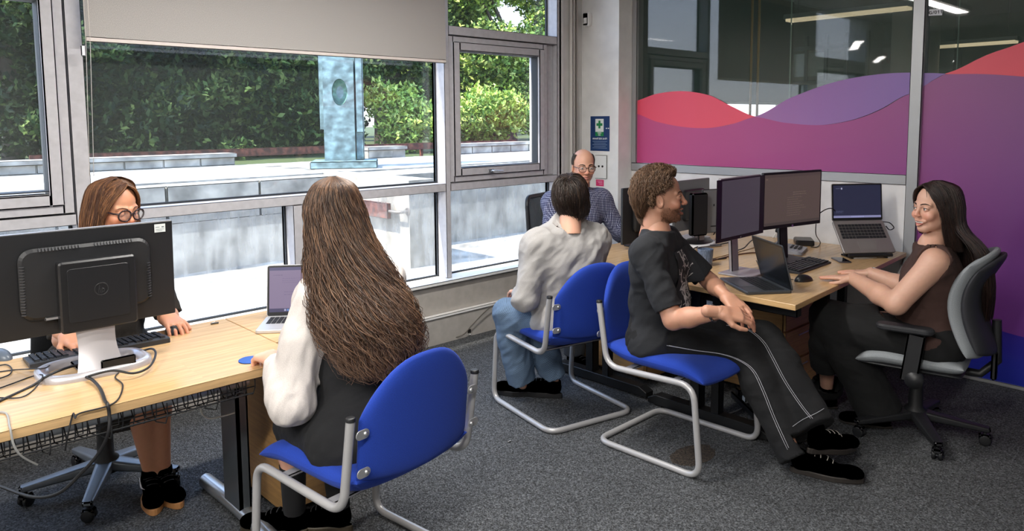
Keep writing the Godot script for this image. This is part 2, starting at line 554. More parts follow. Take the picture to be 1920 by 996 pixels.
func build_room() -> void:
	var carpet := mat("carpet", hx("75787b"), 0.97, 0.0, "carpet", 1.7, 0.8)
	var white := mat("wall_white", hx("e6e4e1"), 0.75, 0.0, "paint", 0.7)
	var fl := slab("floor", Vector3(-3.6, -0.2, -4.45), Vector3(XP + 0.02, 0, 3.2), carpet)
	# coffee stain in the carpet, and two specks of fluff
	var st := M.new()
	var pl := PackedVector2Array()
	var c0 := at_y(1300, 853, 0)
	for k in 26:
		var a := TAU * k / 26
		pl.append(Vector2(cos(a) * (0.145 + 0.04 * nz.get_noise_1d(k * 9.0)), sin(a) * (0.085 + 0.03 * nz.get_noise_1d(k * 7.0 + 50))))
	st.prism(pl, 0.0, 0.0012, Transform3D(Basis(Vector3.RIGHT, Vector3.FORWARD, Vector3.UP), c0))
	put(st, "carpet_stain", mat("stain", hx("5b4e42"), 0.97, 0.0, "carpet", 1.7, 0.8), fl)
	for p: Vector2 in [Vector2(380, 895), Vector2(955, 828)]:
		var fu := M.new()
		fu.box(at_y(p.x, p.y, 0.003), Vector3(0.022, 0.004, 0.009), Basis(Vector3.UP, p.x), 0.002)
		put(fu, "fluff", mat("fluff", hx("b9b8b4"), 0.9), fl)
	slab("ceiling", Vector3(-3.6, CEIL, -4.45), Vector3(XP + 0.02, CEIL + 0.25, 3.2), white)
	slab("wall_back", Vector3(-3.6, 0, 3.0), Vector3(XP, CEIL, 3.2), white)
	slab("wall_left", Vector3(-3.6, 0, -4.45), Vector3(-3.4, CEIL, 3.0), white)
	# window wall: pieces left and right of the glazing, apron, ledge and trunking below the sill
	slab("wall_window", Vector3(-3.4, 0, -4.45), Vector3(-0.75, CEIL, -4.2), white)
	var apron := mat("apron", hx("b7b1aa"), 0.7, 0.0, "paint", 2.0)
	slab("wall_apron", Vector3(-0.75, 0.0, -4.45), Vector3(4.87, 0.425, -4.165), apron)
	var led := slab("trim_1", Vector3(-0.75, 0.192, -4.165), Vector3(4.87, 0.212, -4.118), mat("ledge", hx("f1f0ee"), 0.45), self, 0.003)
	led.set_meta("label", "white ledge strip under the window apron")
	slab("baseboard_window", Vector3(-0.75, 0.0, -4.165), Vector3(4.87, 0.192, -4.13), mat("skirt", hx("b9b4ae"), 0.65, 0.0, "paint", 2.0))
	slab("trim_2", Vector3(-0.75, 0.425, -4.40), Vector3(4.6, 0.45, -4.13), mat("sill", hx("eeeeec"), 0.35), self, 0.004)
	# pillar where the window wall meets the partition
	slab("wall_pillar", Vector3(4.87, 0, -4.45), Vector3(XP + 0.1, CEIL, -3.85), mat("pillar", hx("f6f5f3"), 0.8, 0.0, "paint", 0.7))
	slab("wall_window_end", Vector3(4.62, 0.45, -4.45), Vector3(4.87, CEIL, -4.25), white)
	slab("trim_3", Vector3(4.53, 0.45, -4.33), Vector3(4.56, CEIL, -4.20), mat("ledge", hx("f1f0ee"), 0.45))
	slab("trim_4", Vector3(4.58, 0.45, -4.33), Vector3(4.60, CEIL, -4.22), mat("ledge", hx("f1f0ee"), 0.45))
	# vertical cable trunking beside the pillar
	var tr := thing("cable_trunking", "narrow grey vertical cable trunking beside the white pillar", "trunking", Vector3(4.74, 0.45, -4.22))
	var tm := M.new(); tm.box(Vector3(0, 1.27, 0), Vector3(0.03, 2.54, 0.06), Basis.IDENTITY, 0.004)
	put(tm, "channel", mat("trunk", hx("a7a19b"), 0.6), tr)
	tm = M.new(); tm.box(Vector3(-0.03, 1.27, 0), Vector3(0.025, 2.54, 0.04), Basis.IDENTITY, 0.004)
	put(tm, "cover", mat("trunk2", hx("d8d3ce"), 0.6), tr)
	# long ceiling fittings, out of the frame above
	var k := 0
	for p: Vector3 in [Vector3(-1.3, 2.72, -1.9), Vector3(1.9, 2.72, -2.5), Vector3(-1.9, 2.72, -0.4), Vector3(0.0, 2.72, -0.4)]:
		ceiling_light(p, ["near the left wall in front of the windows", "over the middle of the window wall", "by the left wall away from the windows", "in the middle of the room away from the windows"][k])
		k += 1

func ceiling_light(p: Vector3, where: String) -> void:
	var t := thing("ceiling_light", "long suspended linear ceiling light " + where, "ceiling light", p, 0.0, "linear ceiling lights")
	var m := M.new(); m.box(Vector3(0, 0.03, 0), Vector3(1.6, 0.05, 0.16), Basis.IDENTITY, 0.008)
	put(m, "housing", mat("lamp_house", hx("c9cbcc"), 0.4, 0.6), t)
	m = M.new(); m.box(Vector3(0, 0.0, 0), Vector3(1.54, 0.012, 0.12), Basis.IDENTITY, 0.003)
	put(m, "diffuser", mat("lamp_glow", hx("ffffff"), 0.5, 0.0, "", 1.0, 0.0, {"emission_enabled": true, "emission": Color(1, 0.97, 0.92), "emission_energy_multiplier": 1.2}), t)
	for s: float in [-0.6, 0.6]:
		m = M.new(); m.tube(PackedVector3Array([Vector3(s, 0.05, 0), Vector3(s, CEIL - p.y, 0)]), 0.003, 6)
		put(m, "wire", mat("wire", hx("8a8a8a"), 0.4, 0.8), t)
	var l := AreaLight3D.new()
	l.name = "glow"
	l.area_size = Vector2(1.54, 0.12)
	l.light_energy = LAMP
	l.light_color = Color(1.0, 0.985, 0.96)
	l.area_range = 12.0
	l.shadow_enabled = true
	t.add_child(l)
	l.position = Vector3(0, -0.012, 0)
	l.rotation_degrees = Vector3(-90, 0, 0)
const LAMP := 3.9

# ================================================================ windows
func window_node(called: String) -> Node3D:
	var o := Node3D.new()
	o.name = called
	add_child(o, true)
	o.set_meta("kind", "structure")
	return o
func bars(list: Array, called: String, ma: Material, parent: Node3D, bev := 0.003) -> void:
	for e in list:
		var m := M.new()
		m.box((e[0] + e[1]) * 0.5, (e[1] - e[0]).abs(), Basis.IDENTITY, bev)
		put(m, called, ma, parent)
func ring(x0: float, x1: float, y0: float, y1: float, w: float, z0: float, z1: float) -> Array:
	return [[Vector3(x0, y0, z0), Vector3(x0 + w, y1, z1)], [Vector3(x1 - w, y0, z0), Vector3(x1, y1, z1)], [Vector3(x0 + w, y0, z0), Vector3(x1 - w, y0 + w, z1)], [Vector3(x0 + w, y1 - w, z0), Vector3(x1 - w, y1, z1)]]
func build_windows() -> void:
	var alu := mat("alu_frame", hx("c6c5ca"), 0.45, 0.0, "paint", 3.0)
	var gasket := mat("gasket", hx("23282e"), 0.6)
	var clear := mat("pane", Color(0.9, 0.97, 0.95, 0.02), 0.02, 0.0, "", 1.0, 0.0, {"transparency": BaseMaterial3D.TRANSPARENCY_ALPHA})
	var dirty := mat("pane_dirty", Color(0.95, 0.98, 1.0, 1.0), 0.3, 0.0, "dirt", 0.9, 0.0, {"transparency": BaseMaterial3D.TRANSPARENCY_ALPHA})
	var xm1a := at_z(131, 200, ZW).x; var xm1b := at_z(162, 200, ZW).x
	var xm2a := at_z(834, 200, ZW).x; var xm2b := at_z(843, 200, ZW).x
	var xe := at_z(1045, 200, ZW).x
	var xla := at_z(552, 450, ZW).x; var xlb := at_z(569, 450, ZW).x
	var yr0 := 1.09; var yr1 := 1.148
	var yt0 := 2.217; var yt1 := 2.283
	var top := 2.96
	# carrying frame: mullions and rails
	var fr := window_node("window_1")
	var gz := -4.33
	bars([[Vector3(xm1a, 0.45, gz), Vector3(xm1b, top, ZW)], [Vector3(xm2a, 0.45, gz), Vector3(xm2b, top, ZW)], [Vector3(xe, 0.45, gz), Vector3(xe + 0.05, top, ZW)], [Vector3(xla, 0.45, gz), Vector3(xlb, yr0, ZW)]], "mullion", alu, fr)
	bars([[Vector3(-0.75, yr0, gz), Vector3(xm1a, yr1, ZW)], [Vector3(xm1b, yr0, gz), Vector3(xm2a, yr1, ZW)], [Vector3(xm2b, yr0, gz), Vector3(xe, yr1, ZW)], [Vector3(xm2b, yt0, gz), Vector3(xe, yt1, ZW)], [Vector3(-0.75, top, gz), Vector3(xe + 0.05, CEIL, ZW)]], "rail", alu, fr)
	# gaskets along the left of each pane's right edge and thin beads round the fixed panes
	var lows := [[-0.75, xm1a], [xm1b, xla], [xlb, xm2a], [xm2b, xe]]
	for e in lows:
		bars(ring(e[0], e[1], 0.45, yr0, 0.012, gz, gz + 0.02), "gasket", gasket, fr, 0.0)
		bars([[Vector3(e[1] - 0.012, 0.45, gz), Vector3(e[1], yr0, gz + 0.03)]], "gasket", gasket, fr, 0.0)
	bars(ring(xm1b, xm2a, yr1, top, 0.012, gz, gz + 0.02), "gasket", gasket, fr, 0.0)
	bars([[Vector3(xm2a - 0.012, yr1, gz), Vector3(xm2a, top, gz + 0.03)]], "gasket", gasket, fr, 0.0)
	bars(ring(xm2b, xe, yt1, top, 0.012, gz, gz + 0.02), "gasket", gasket, fr, 0.0)
	# panes
	for e in lows:
		bars([[Vector3(e[0], 0.45, gz - 0.006), Vector3(e[1], yr0, gz)]], "pane", dirty, fr, 0.0)
	bars([[Vector3(xm1b, yr1, gz - 0.006), Vector3(xm2a, top, gz)], [Vector3(xm2b, yt1, gz - 0.006), Vector3(xe, top, gz)]], "pane", clear, fr, 0.0)
	# left casement
	var w2 := window_node("window_2")
	var xs := at_z(110, 200, ZW).x
	var sash := at_z(0, 394, ZW).y
	bars(ring(-0.75, xm1a - 0.006, yr1 + 0.004, 2.32, xm1a - xs, -4.32, ZW + 0.006), "outer_frame", alu, w2, 0.004)
	bars(ring(-0.70, xs - 0.004, sash, 2.27, xs - at_z(84, 200, ZW).x, -4.31, ZW + 0.022), "sash", alu, w2, 0.006)
	bars(ring(-0.62, at_z(84, 200, ZW).x, sash + 0.07, 2.20, 0.006, -4.30, -4.2), "gasket", gasket, w2, 0.0)
	bars([[Vector3(-0.62, sash + 0.05, -4.27), Vector3(at_z(84, 200, ZW).x, 2.21, -4.264)]], "pane", clear, w2, 0.0)
	bars([[Vector3(-0.75, 2.32, -4.33), Vector3(xm1a, 2.38, ZW)]], "rail", alu, w2)
	bars([[Vector3(-0.75, 2.38, gz - 0.006), Vector3(xm1a, top, gz)]], "pane", clear, w2, 0.0)
	# right top-hung vent
	var w3 := window_node("window_3")
	var x3 := at_z(1028, 200, ZW).x
	bars(ring(xm2b + 0.002, x3, yr1 + 0.003, yt0 - 0.003, 0.045, -4.32, ZW - 0.012), "outer_frame", alu, w3, 0.004)
	bars(ring(xm2b + 0.04, x3 - 0.04, yr1 + 0.045, yt0 - 0.045, 0.062, -4.32, ZW + 0.004), "sash", alu, w3, 0.006)
	bars([[Vector3(x3, yr1, -4.31), Vector3(xe, yt0, -4.25)]], "side_panel", alu, w3)
	bars(ring(xm2b + 0.1, x3 - 0.1, yr1 + 0.105, yt0 - 0.105, 0.006, -4.29, -4.22), "gasket", gasket, w3, 0.0)
	bars([[Vector3(xm2b + 0.1, yr1 + 0.1, -4.28), Vector3(x3 - 0.1, yt0 - 0.1, -4.274)]], "pane", clear, w3, 0.0)
	var hp := at_z(925, 320, ZW + 0.02)
	var m := M.new()
	m.box(hp + Vector3(-0.02, 0, 0), Vector3(0.05, 0.024, 0.02), Basis.IDENTITY, 0.005)
	m.tube(PackedVector3Array([hp + Vector3(-0.02, 0.0, 0.01), hp + Vector3(-0.02, 0, 0.035), hp + Vector3(0.03, -0.004, 0.038), hp + Vector3(0.07, -0.006, 0.036)]), 0.008, 8, 0.007)
	put(m, "handle", mat("handle", hx("c9ccd0"), 0.3, 0.7), w3)
	# roller blind over the middle window
	var zb := -4.13
	var bl := at_z(160, 76, zb); var br := at_z(836, 107, zb)
	var yb := (bl.y + br.y) * 0.5
	var rb := thing("roller_blind", "wide pale grey fabric roller blind half lowered over the big window", "blind", Vector3(bl.x, yb, zb))
	var w := br.x - bl.x
	m = M.new()
	m.grid(func(s: float, t: float) -> Vector3: return Vector3(s * w, t * (2.93 - yb), 0.004 * sin(s * 9.0) * (1.0 - t)), 40, 6)
	m.grid(func(s: float, t: float) -> Vector3: return Vector3(s * w, t * (2.93 - yb), 0.004 * sin(s * 9.0) * (1.0 - t) - 0.0015), 40, 6, true)
	put(m, "fabric", mat("blind", hx("d2cecb"), 0.9, 0.0, "cloth", 6.0, 0.15, {"backlight": Color(0.5, 0.5, 0.5)}), rb)
	m = M.new(); m.box(Vector3(w * 0.5, -0.012, 0), Vector3(w, 0.026, 0.012), Basis.IDENTITY, 0.004)
	put(m, "bottom_bar", mat("blind_bar", hx("e2d9d3"), 0.6), rb)
	m = M.new(); m.tube(PackedVector3Array([Vector3(-0.02, 2.93 - yb, 0), Vector3(w + 0.02, 2.93 - yb, 0)]), 0.03, 16)
	put(m, "roller", mat("blind_bar", hx("e2d9d3"), 0.6), rb)
	m = M.new()
	for e in [[161, 168], [169, 176]]:
		var a := at_z(e[0], 75, zb + 0.02) - rb.position; var b := at_z(e[1], 330, zb + 0.02) - rb.position
		var pts := PackedVector3Array(); var rad := PackedFloat32Array()
		for q in 190:
			pts.append(a.lerp(b, q / 189.0)); rad.append(0.0021 if q % 2 == 0 else 0.001)
		m.tube(pts, 0.002, 5, -1.0, true, rad)
		m.tube(PackedVector3Array([a, a + Vector3(0, 2.9 - rb.position.y - a.y, 0)]), 0.0015, 5)
	put(m, "bead_chain", mat("chain", hx("cfc8c0"), 0.35, 0.5), rb)
	m = M.new(); m.box(at_z(156, 95, zb + 0.02) - rb.position, Vector3(0.022, 0.055, 0.014), Basis.IDENTITY, 0.004)
	put(m, "chain_connector", mat("clip", Color(0.93, 0.95, 0.97), 0.15), rb)

# ================================================================ glazed partition
func wave(pts: Array, px: float) -> float:
	for k in pts.size() - 1:
		if px <= pts[k + 1][0]:
			var k0: int = max(k - 1, 0); var k3: int = min(k + 2, pts.size() - 1)
			var t: float = (px - pts[k][0]) / (pts[k + 1][0] - pts[k][0])
			return cubic_interpolate(pts[k][1], pts[k + 1][1], pts[k0][1], pts[k3][1], t)
	return pts[-1][1]
# a sheet of printed film stuck on the pane: between two printed outlines given at positions along the wall
func film(called: String, top: Array, bot: Array, colour: Callable, xoff: float, parent: Node3D, label: String) -> void:
	var m := M.new()
	m.use_c = true
	var x0: float = top[0][0]; var x1: float = top[-1][0]
	var nn := 48
	for k in nn + 1:
		var px := lerpf(x0, x1, float(k) / nn)
		var a := at_x(px, wave(top, px), XP)
		var b := at_x(px, wave(bot, px), XP)
		a.x = XP - xoff; b.x = a.x
		b.z = a.z
		for r in 13:
			var p := a.lerp(b, r / 12.0)
			m.col = (colour.call(p) as Color).srgb_to_linear()
			m.add(p, Vector3.LEFT)
	for k in nn:
		for r in 12:
			var q := k * 13 + r
			m.i.append_array([q, q + 13, q + 1, q + 1, q + 13, q + 14])
	var o := put(m, called, vmat("film", 0.42), parent)
	o.set_meta("label", label)
func build_partition() -> void:
	var alu := mat("alu_part", hx("a9aaac"), 0.4, 0.35)
	var white := mat("part_white", hx("ebe8e6"), 0.6, 0.0, "paint", 1.0)
	var glass := mat("glass_part", Color(0.2, 0.27, 0.24, 0.35), 0.02, 0.0, "", 1.0, 0.0, {"transparency": BaseMaterial3D.TRANSPARENCY_ALPHA})
	var zl := -3.85
	var zp0 := at_x(1706, 200, XP).z; var zp1 := at_x(1729, 200, XP).z
	var yr := 1.236
	slab("wall_partition", Vector3(XP, 0, zl), Vector3(XP + 0.08, yr - 0.065, zp0), white)
	var fr := window_node("window_4")
	bars([[Vector3(XP - 0.02, 0, zp0), Vector3(XP + 0.08, CEIL, zp1)]], "post", alu, fr, 0.004)
	bars([[Vector3(XP - 0.012, yr - 0.065, zl), Vector3(XP + 0.08, yr, zp0)], [Vector3(XP - 0.012, CEIL - 0.05, zl), Vector3(XP + 0.08, CEIL, zp0)]], "rail", alu, fr, 0.003)
	bars([[Vector3(XP - 0.012, yr, zl), Vector3(XP + 0.08, CEIL - 0.05, zl + 0.05)]], "jamb", alu, fr, 0.003)
	bars([[Vector3(XP + 0.012, yr, zl + 0.05), Vector3(XP + 0.02, CEIL - 0.05, zp0)]], "pane", glass, fr, 0.0)
	var w5 := window_node("window_5")
	bars([[Vector3(XP + 0.012, 0.03, zp1), Vector3(XP + 0.02, CEIL, 3.0)]], "pane", glass, w5, 0.0)
	bars([[Vector3(XP - 0.005, 0.0, zp1), Vector3(XP + 0.05, 0.022, 3.0)]], "floor_channel", alu, w5, 0.002)
	# printed film: coral, violet, magenta and navy waves
	var mag := func(p: Vector3) -> Color:
		var t := clampf((p.z + 3.83) / 3.2, 0, 1); var s := clampf((1.8 - p.y) / 1.5, 0, 1)
		return hx("c9487f").lerp(hx("7c4a86"), t).lerp(hx("c4447f").lerp(hx("5b2d83"), t), s)
	var cor := func(p: Vector3) -> Color: return hx("ee4f69").lerp(hx("e14a5a"), clampf((p.z + 3.8) / 3.0, 0, 1))
	var vio := func(p: Vector3) -> Color: return hx("a06aa2").lerp(hx("7f63a8"), clampf((p.z + 2.7) / 1.2, 0, 1))
	var nav := func(p: Vector3) -> Color: return hx("2a1a86").lerp(hx("1c2a9c"), clampf((0.35 - p.y) / 0.3, 0, 1))
	var low := [[1188, 305.0], [1440, 318.0], [1706, 329.0]]
	var mtop := [[1188, 212.0], [1230, 228.0], [1280, 238.0], [1330, 240.0], [1375, 232.0], [1415, 219.0], [1470, 230.0], [1540, 234.5], [1600, 225.0], [1650, 206.0], [1706, 176.0]]
	film("film", mtop, low, mag, 0.0065 - 0.012, fr, "magenta printed film on the lower pane")
	film("film", [[1188, 190.0], [1230, 176.0], [1280, 171.0], [1330, 179.0], [1372, 200.0], [1415, 218.5]], [[1188, 212.0], [1230, 228.0], [1280, 238.0], [1330, 240.0], [1375, 232.0], [1415, 219.0]], cor, 0.007 - 0.012, fr, "coral wave of printed film")
	film("film", [[1415, 218.5], [1480, 184.0], [1560, 155.0], [1640, 140.0], [1706, 136.0]], [[1415, 219.0], [1470, 230.0], [1540, 234.5], [1600, 225.0], [1650, 206.0], [1706, 176.0]], vio, 0.007 - 0.012, fr, "violet wave of printed film")
	film("film", [[1729, 163.0], [1750, 150.0], [1772, 139.0], [1850, 139.0], [1960, 146.0], [2200, 150.0], [2700, 120.0]], [[1729, 690.0], [1800, 706.0], [1900, 728.0], [2000, 752.0], [2300, 830.0], [2450, 880.0], [2700, 960.0]], mag, 0.006 - 0.012, w5, "purple printed film on the tall pane")
	film("film", [[1729, 137.0], [1750, 137.0], [1772, 138.0]], [[1729, 163.0], [1750, 150.0], [1772, 139.0]], vio, 0.007 - 0.012, w5, "violet tip of the printed wave")
	film("film", [[1772, 138.0], [1850, 103.0], [1920, 77.0], [2100, 30.0], [2400, 20.0], [2700, 60.0]], [[1772, 139.0], [1850, 139.0], [1960, 146.0], [2200, 150.0], [2400, 140.0], [2700, 120.0]], cor, 0.007 - 0.012, w5, "coral wave on the tall pane")
	film("film", [[1729, 560.0], [1800, 590.0], [1880, 622.0], [1960, 640.0], [2200, 640.0], [2700, 600.0]], [[1729, 690.0], [1800, 706.0], [1900, 728.0], [2000, 752.0], [2300, 830.0], [2700, 960.0]], nav, 0.008 - 0.012, w5, "navy wave along the floor")
	# room number label, read from the other side of the glass
	var sg := thing("room_number_label", "small white room number label stuck high on the tall pane", "sign", at_x(1754, 23, XP))
	sg.position.x = XP + 0.004
	var m := M.new(); m.box(Vector3.ZERO, Vector3(0.002, 0.038, 0.075), Basis(Vector3.RIGHT, 0.06))
	put(m, "card", mat("label_card", hx("d9d9de"), 0.5), sg)
	text_on(sg, "G/011", 0.021, Vector3(-0.002, 0, 0), Basis(Vector3(0, 0, -1), Vector3.UP, Vector3(-1, 0, 0)), mat("ink", hx("2a2a34"), 0.6), true)

# flat lettering; mirrored when the sign is seen from behind
func text_on(parent: Node3D, words: String, high: float, pos: Vector3, b: Basis, ma: Material, mirrored := false, bold := true) -> MeshInstance3D:
	var tm := TextMesh.new()
	var f := SystemFont.new()
	f.font_names = PackedStringArray(["Droid Sans"])
	if bold: f.font_weight = 700
	tm.font = f
	tm.text = words
	tm.font_size = 32
	tm.pixel_size = high / 24.0
	tm.depth = 0.0006
	var o := MeshInstance3D.new()
	o.name = "lettering"
	o.mesh = tm
	o.material_override = ma
	parent.add_child(o, true)
	o.transform = Transform3D(b * (Basis(Vector3(-1, 0, 0), Vector3.UP, Vector3(0, 0, 1)) if mirrored else Basis.IDENTITY), pos)
	return o

func build_next_room() -> void:
	var grey := mat("next_wall", hx("8d948c"), 0.8, 0.0, "paint", 0.6)
	slab("floor_next_room", Vector3(XP + 0.08, -0.2, -4.45), Vector3(12, 0, 4.5), mat("next_floor", hx("7d7b78"), 0.8))
	slab("ceiling_next_room", Vector3(XP + 0.08, CEIL, -4.45), Vector3(12, CEIL + 0.25, 4.5), mat("next_ceil", hx("b5b8b2"), 0.8))
	slab("wall_next_far", Vector3(11.8, 0, -4.45), Vector3(12, CEIL, 4.5), grey)
	slab("wall_next_back", Vector3(XP + 0.08, 0, 4.3), Vector3(11.8, CEIL, 4.5), grey)
	slab("wall_next_window", Vector3(XP + 0.1, 0, -4.45), Vector3(11.8, 1.2, -4.3), grey)
	slab("wall_next_head", Vector3(XP + 0.08, 2.75, -4.45), Vector3(11.8, CEIL, -4.3), grey)
	slab("wall_next_pier", Vector3(8.75, 1.2, -4.45), Vector3(11.8, 2.75, -4.3), grey)
	# its own blind, drawn down over its window
	var rb := thing("roller_blind", "grey green blind drawn down behind the partition glass", "blind", Vector3(5.16, at_z(1330, 190, -4.25).y, -4.25))
	var m := M.new(); m.box(Vector3(1.8, 0.65, 0), Vector3(3.6, 1.3, 0.004))
	put(m, "fabric", mat("blind_next", hx("4f5651"), 0.9, 0.0, "cloth", 5.0, 0.1), rb)
	m = M.new(); m.box(Vector3(1.8, -0.01, 0), Vector3(3.6, 0.03, 0.02), Basis.IDENTITY, 0.004)
	put(m, "bottom_bar", mat("blind_bar_next", hx("9aa29b"), 0.7), rb)
	# two brass poles of a stand seen through the glass
	var po := thing("brass_stand", "pair of thin brass poles standing behind the partition glass", "stand", Vector3(6.3, 0, -3.45))
	for s: float in [0.0, 0.045]:
		m = M.new(); m.tube(PackedVector3Array([Vector3(s, 0, s), Vector3(s, 2.95, s)]), 0.012, 8)
		put(m, "pole", mat("brass", hx("b58b3f"), 0.3, 0.9), po)
	m = M.new(); m.lathe(PackedVector2Array([Vector2(0.0, 0.03), Vector2(0.15, 0.025), Vector2(0.16, 0.0)]), Transform3D(Basis.IDENTITY, Vector3(0.02, 0, 0.02)), 20)
	put(m, "base", mat("brass", hx("b58b3f"), 0.3, 0.9), po)
	# round column and a tall cabinet with glazed doors
	var co := M.new()
	co.lathe(PackedVector2Array([Vector2(0.24, 0), Vector2(0.24, CEIL)]), Transform3D(Basis.IDENTITY, Vector3(9.0, 0, -2.95)), 28)
	struct(co, "wall_column", mat("column", hx("a8a79d"), 0.7))
	var cb := thing("glazed_screen", "dark framed glazed screen with pale panes behind the partition", "screen", Vector3(8.9, 0, -3.9))
	for q in 5:
		m = M.new(); m.box(Vector3(0, 1.3, q * 0.24 - 0.48), Vector3(0.05, 2.6, 0.035), Basis.IDENTITY, 0.003)
		put(m, "upright", mat("screen_frame", hx("4c5450"), 0.6), cb)
	for q in 6:
		m = M.new(); m.box(Vector3(0, 0.35 + q * 0.42, 0), Vector3(0.05, 0.05, 1.0), Basis.IDENTITY, 0.003)
		put(m, "crossbar", mat("screen_frame", hx("4c5450"), 0.6), cb)
	for q: Vector2 in [Vector2(1.86, -0.2), Vector2(2.2, -0.36), Vector2(2.2, -0.12), Vector2(1.4, -0.2)]:
		m = M.new(); m.box(Vector3(0.01, q.x + 0.05, q.y), Vector3(0.012, 0.28, 0.2))
		put(m, "panel", mat("screen_panel", hx("b9c4bb"), 0.5), cb)
	# frameless glass doors show as bright polished edges
	var gd := thing("glass_door", "frameless glass doors with bright polished edges behind the partition", "door", Vector3(6.9, 0, -2.95))
	for e in [[Vector3(0, 0, -0.42), 2.9], [Vector3(0.3, 0, 0.93), 2.9]]:
		m = M.new(); m.box(e[0] + Vector3(0, 1.45, 0), Vector3(0.012, e[1], 0.008))
		put(m, "polished_edge", mat("glass_edge", hx("d5f0e2"), 0.1), gd)
	m = M.new(); m.box(Vector3(0.15, 1.45, 0.255), Vector3(0.008, 2.9, 1.34), Basis(Vector3.UP, 0.22))
	put(m, "leaf", mat("glass_part2", Color(0.6, 0.75, 0.7, 0.06), 0.02, 0.0, "", 1.0, 0.0, {"transparency": BaseMaterial3D.TRANSPARENCY_ALPHA}), gd)
	# sign on the far wall, seen through the glass
	var sg := thing("department_sign", "long grey sign with dull red capitals on the far wall", "sign", at_x(1655, 110, 11.75))
	m = M.new(); m.box(Vector3.ZERO, Vector3(0.03, 0.32, 2.1), Basis.IDENTITY, 0.004)
	put(m, "board", mat("sign_board", hx("7c827b"), 0.6), sg)
	text_on(sg, "IT SERVICES", 0.17, Vector3(-0.018, -0.0, 0), Basis(Vector3(0, 0, 1), Vector3.UP, Vector3(-1, 0, 0)), mat("sign_red", hx("7c4f52"), 0.6))
	# suspended lights of the next room
	var n := 0
	for e in [[Vector2(1475, 40), Vector2(1712, 14), 7.4], [Vector2(1700, 92), Vector2(1912, 78), 9.5]]:
		var a := at_x(e[0].x, e[0].y, e[2]); var b := at_x(e[1].x, e[1].y, e[2])
		var y := (a.y + b.y) * 0.5
		var t := thing("pendant_light", ["slim suspended light bar nearer behind the partition glass", "slim suspended light bar further behind the partition glass"][n], "ceiling light", Vector3(e[2], y, (a.z + b.z) * 0.5), 0.0, "suspended light bars next door")
		var ln := absf(b.z - a.z)
		m = M.new(); m.box(Vector3(0, 0.035, 0), Vector3(0.16, 0.05, ln), Basis.IDENTITY, 0.006)
		put(m, "housing", mat("lamp_house2", hx("93a09c"), 0.4, 0.4), t)
		m = M.new(); m.box(Vector3(-0.01, 0.0, 0), Vector3(0.14, 0.03, ln - 0.05), Basis.IDENTITY, 0.004)
		put(m, "diffuser", mat("lamp_glow2", hx("d8d5bb"), 0.5, 0.0, "", 1.0, 0.0, {"emission_enabled": true, "emission": Color(1, 0.93, 0.75), "emission_energy_multiplier": 0.55}), t)
		for s: float in [-0.4, 0.4]:
			m = M.new(); m.tube(PackedVector3Array([Vector3(0, 0.05, s * ln), Vector3(0, CEIL - y, s * ln)]), 0.004, 6)
			put(m, "wire", mat("wire", hx("8a8a8a"), 0.4, 0.8), t)
		var l := AreaLight3D.new()
		l.name = "glow"; l.area_size = Vector2(ln - 0.05, 0.14); l.light_energy = 0.3; l.light_color = Color(1, 0.94, 0.82); l.area_range = 12.0; l.shadow_enabled = true
		t.add_child(l)
		l.position = Vector3(0, -0.03, 0)
		l.rotation_degrees = Vector3(-90, 90, 0)
		n += 1

# ================================================================ outside
func leaf_mesh() -> ArrayMesh:
	var m := M.new()
	for k in 3:
		var b := Basis(Vector3(sin(k * 2.1), 1, cos(k * 1.3)).normalized(), k * 2.1) * Basis(Vector3.RIGHT, 0.5 + k * 0.6)
		var o := b * Vector3(0.35, 0.1 * k, 0.15)
		var a := o + b * Vector3(-0.5, 0, 0); var c := o + b * Vector3(0.5, 0, 0)
		var d := o + b * Vector3(0, 0.05, -0.24); var e := o + b * Vector3(0, 0.05, 0.24)
		m.tri(a, e, d)
		m.tri(d, e, c)
	return m.mesh()
var leaf: ArrayMesh
# blobs: [centre offset, radii]; leaves sit in the outer part of each blob
func foliage(parent: Node3D, blobs: Array, count: int, size: float, cols: Array, sd: int) -> void:
	var r := RandomNumberGenerator.new()
	r.seed = sd
	if leaf == null: leaf = leaf_mesh()
	var mm := MultiMesh.new()
	mm.transform_format = MultiMesh.TRANSFORM_3D
	mm.use_colors = true
	mm.mesh = leaf
	var vol := 0.0
	for b in blobs: vol += b[1].x * b[1].y
	mm.instance_count = count
	var k := 0
	for bi in blobs.size():
		var b: Array = blobs[bi]
		var nn: int = int(count * b[1].x * b[1].y / vol) if bi < blobs.size() - 1 else count - k
		for q in nn:
			if k >= count: break
			var d := Vector3(r.randfn(), r.randfn(), r.randfn()).normalized()
			var rad := pow(r.randf(), 0.28)
			var lump := 1.0 + 0.35 * nz.get_noise_3d(d.x * 1.7 + bi * 7.0, d.y * 1.7, d.z * 1.7 + sd)
			var p: Vector3 = b[0] + d * (b[1] as Vector3) * rad * lump
			var s := size * r.randf_range(0.7, 1.35)
			mm.set_instance_transform(k, Transform3D(Basis.from_euler(Vector3(r.randf_range(-0.7, 0.7), r.randf() * TAU, r.randf_range(-0.7, 0.7))).scaled(Vector3.ONE * s), p))
			var c: Color = cols[r.randi() % cols.size()]
			c = c * r.randf_range(0.75, 1.25)
			c.a = 1.0
			mm.set_instance_color(k, c)
			k += 1
	while k < count:
		mm.set_instance_transform(k, Transform3D(Basis.IDENTITY.scaled(Vector3.ONE * size), blobs[0][0]))
		mm.set_instance_color(k, cols[0])
		k += 1
	var o := MultiMeshInstance3D.new()
	o.multimesh = mm
	o.name = "foliage"
	o.material_override = vmat("leaf", 0.6, {"metallic_specular": 0.12, "backlight": Color(0.5, 0.6, 0.25)})
	o.set_meta("kind", "stuff")
	parent.add_child(o, true)
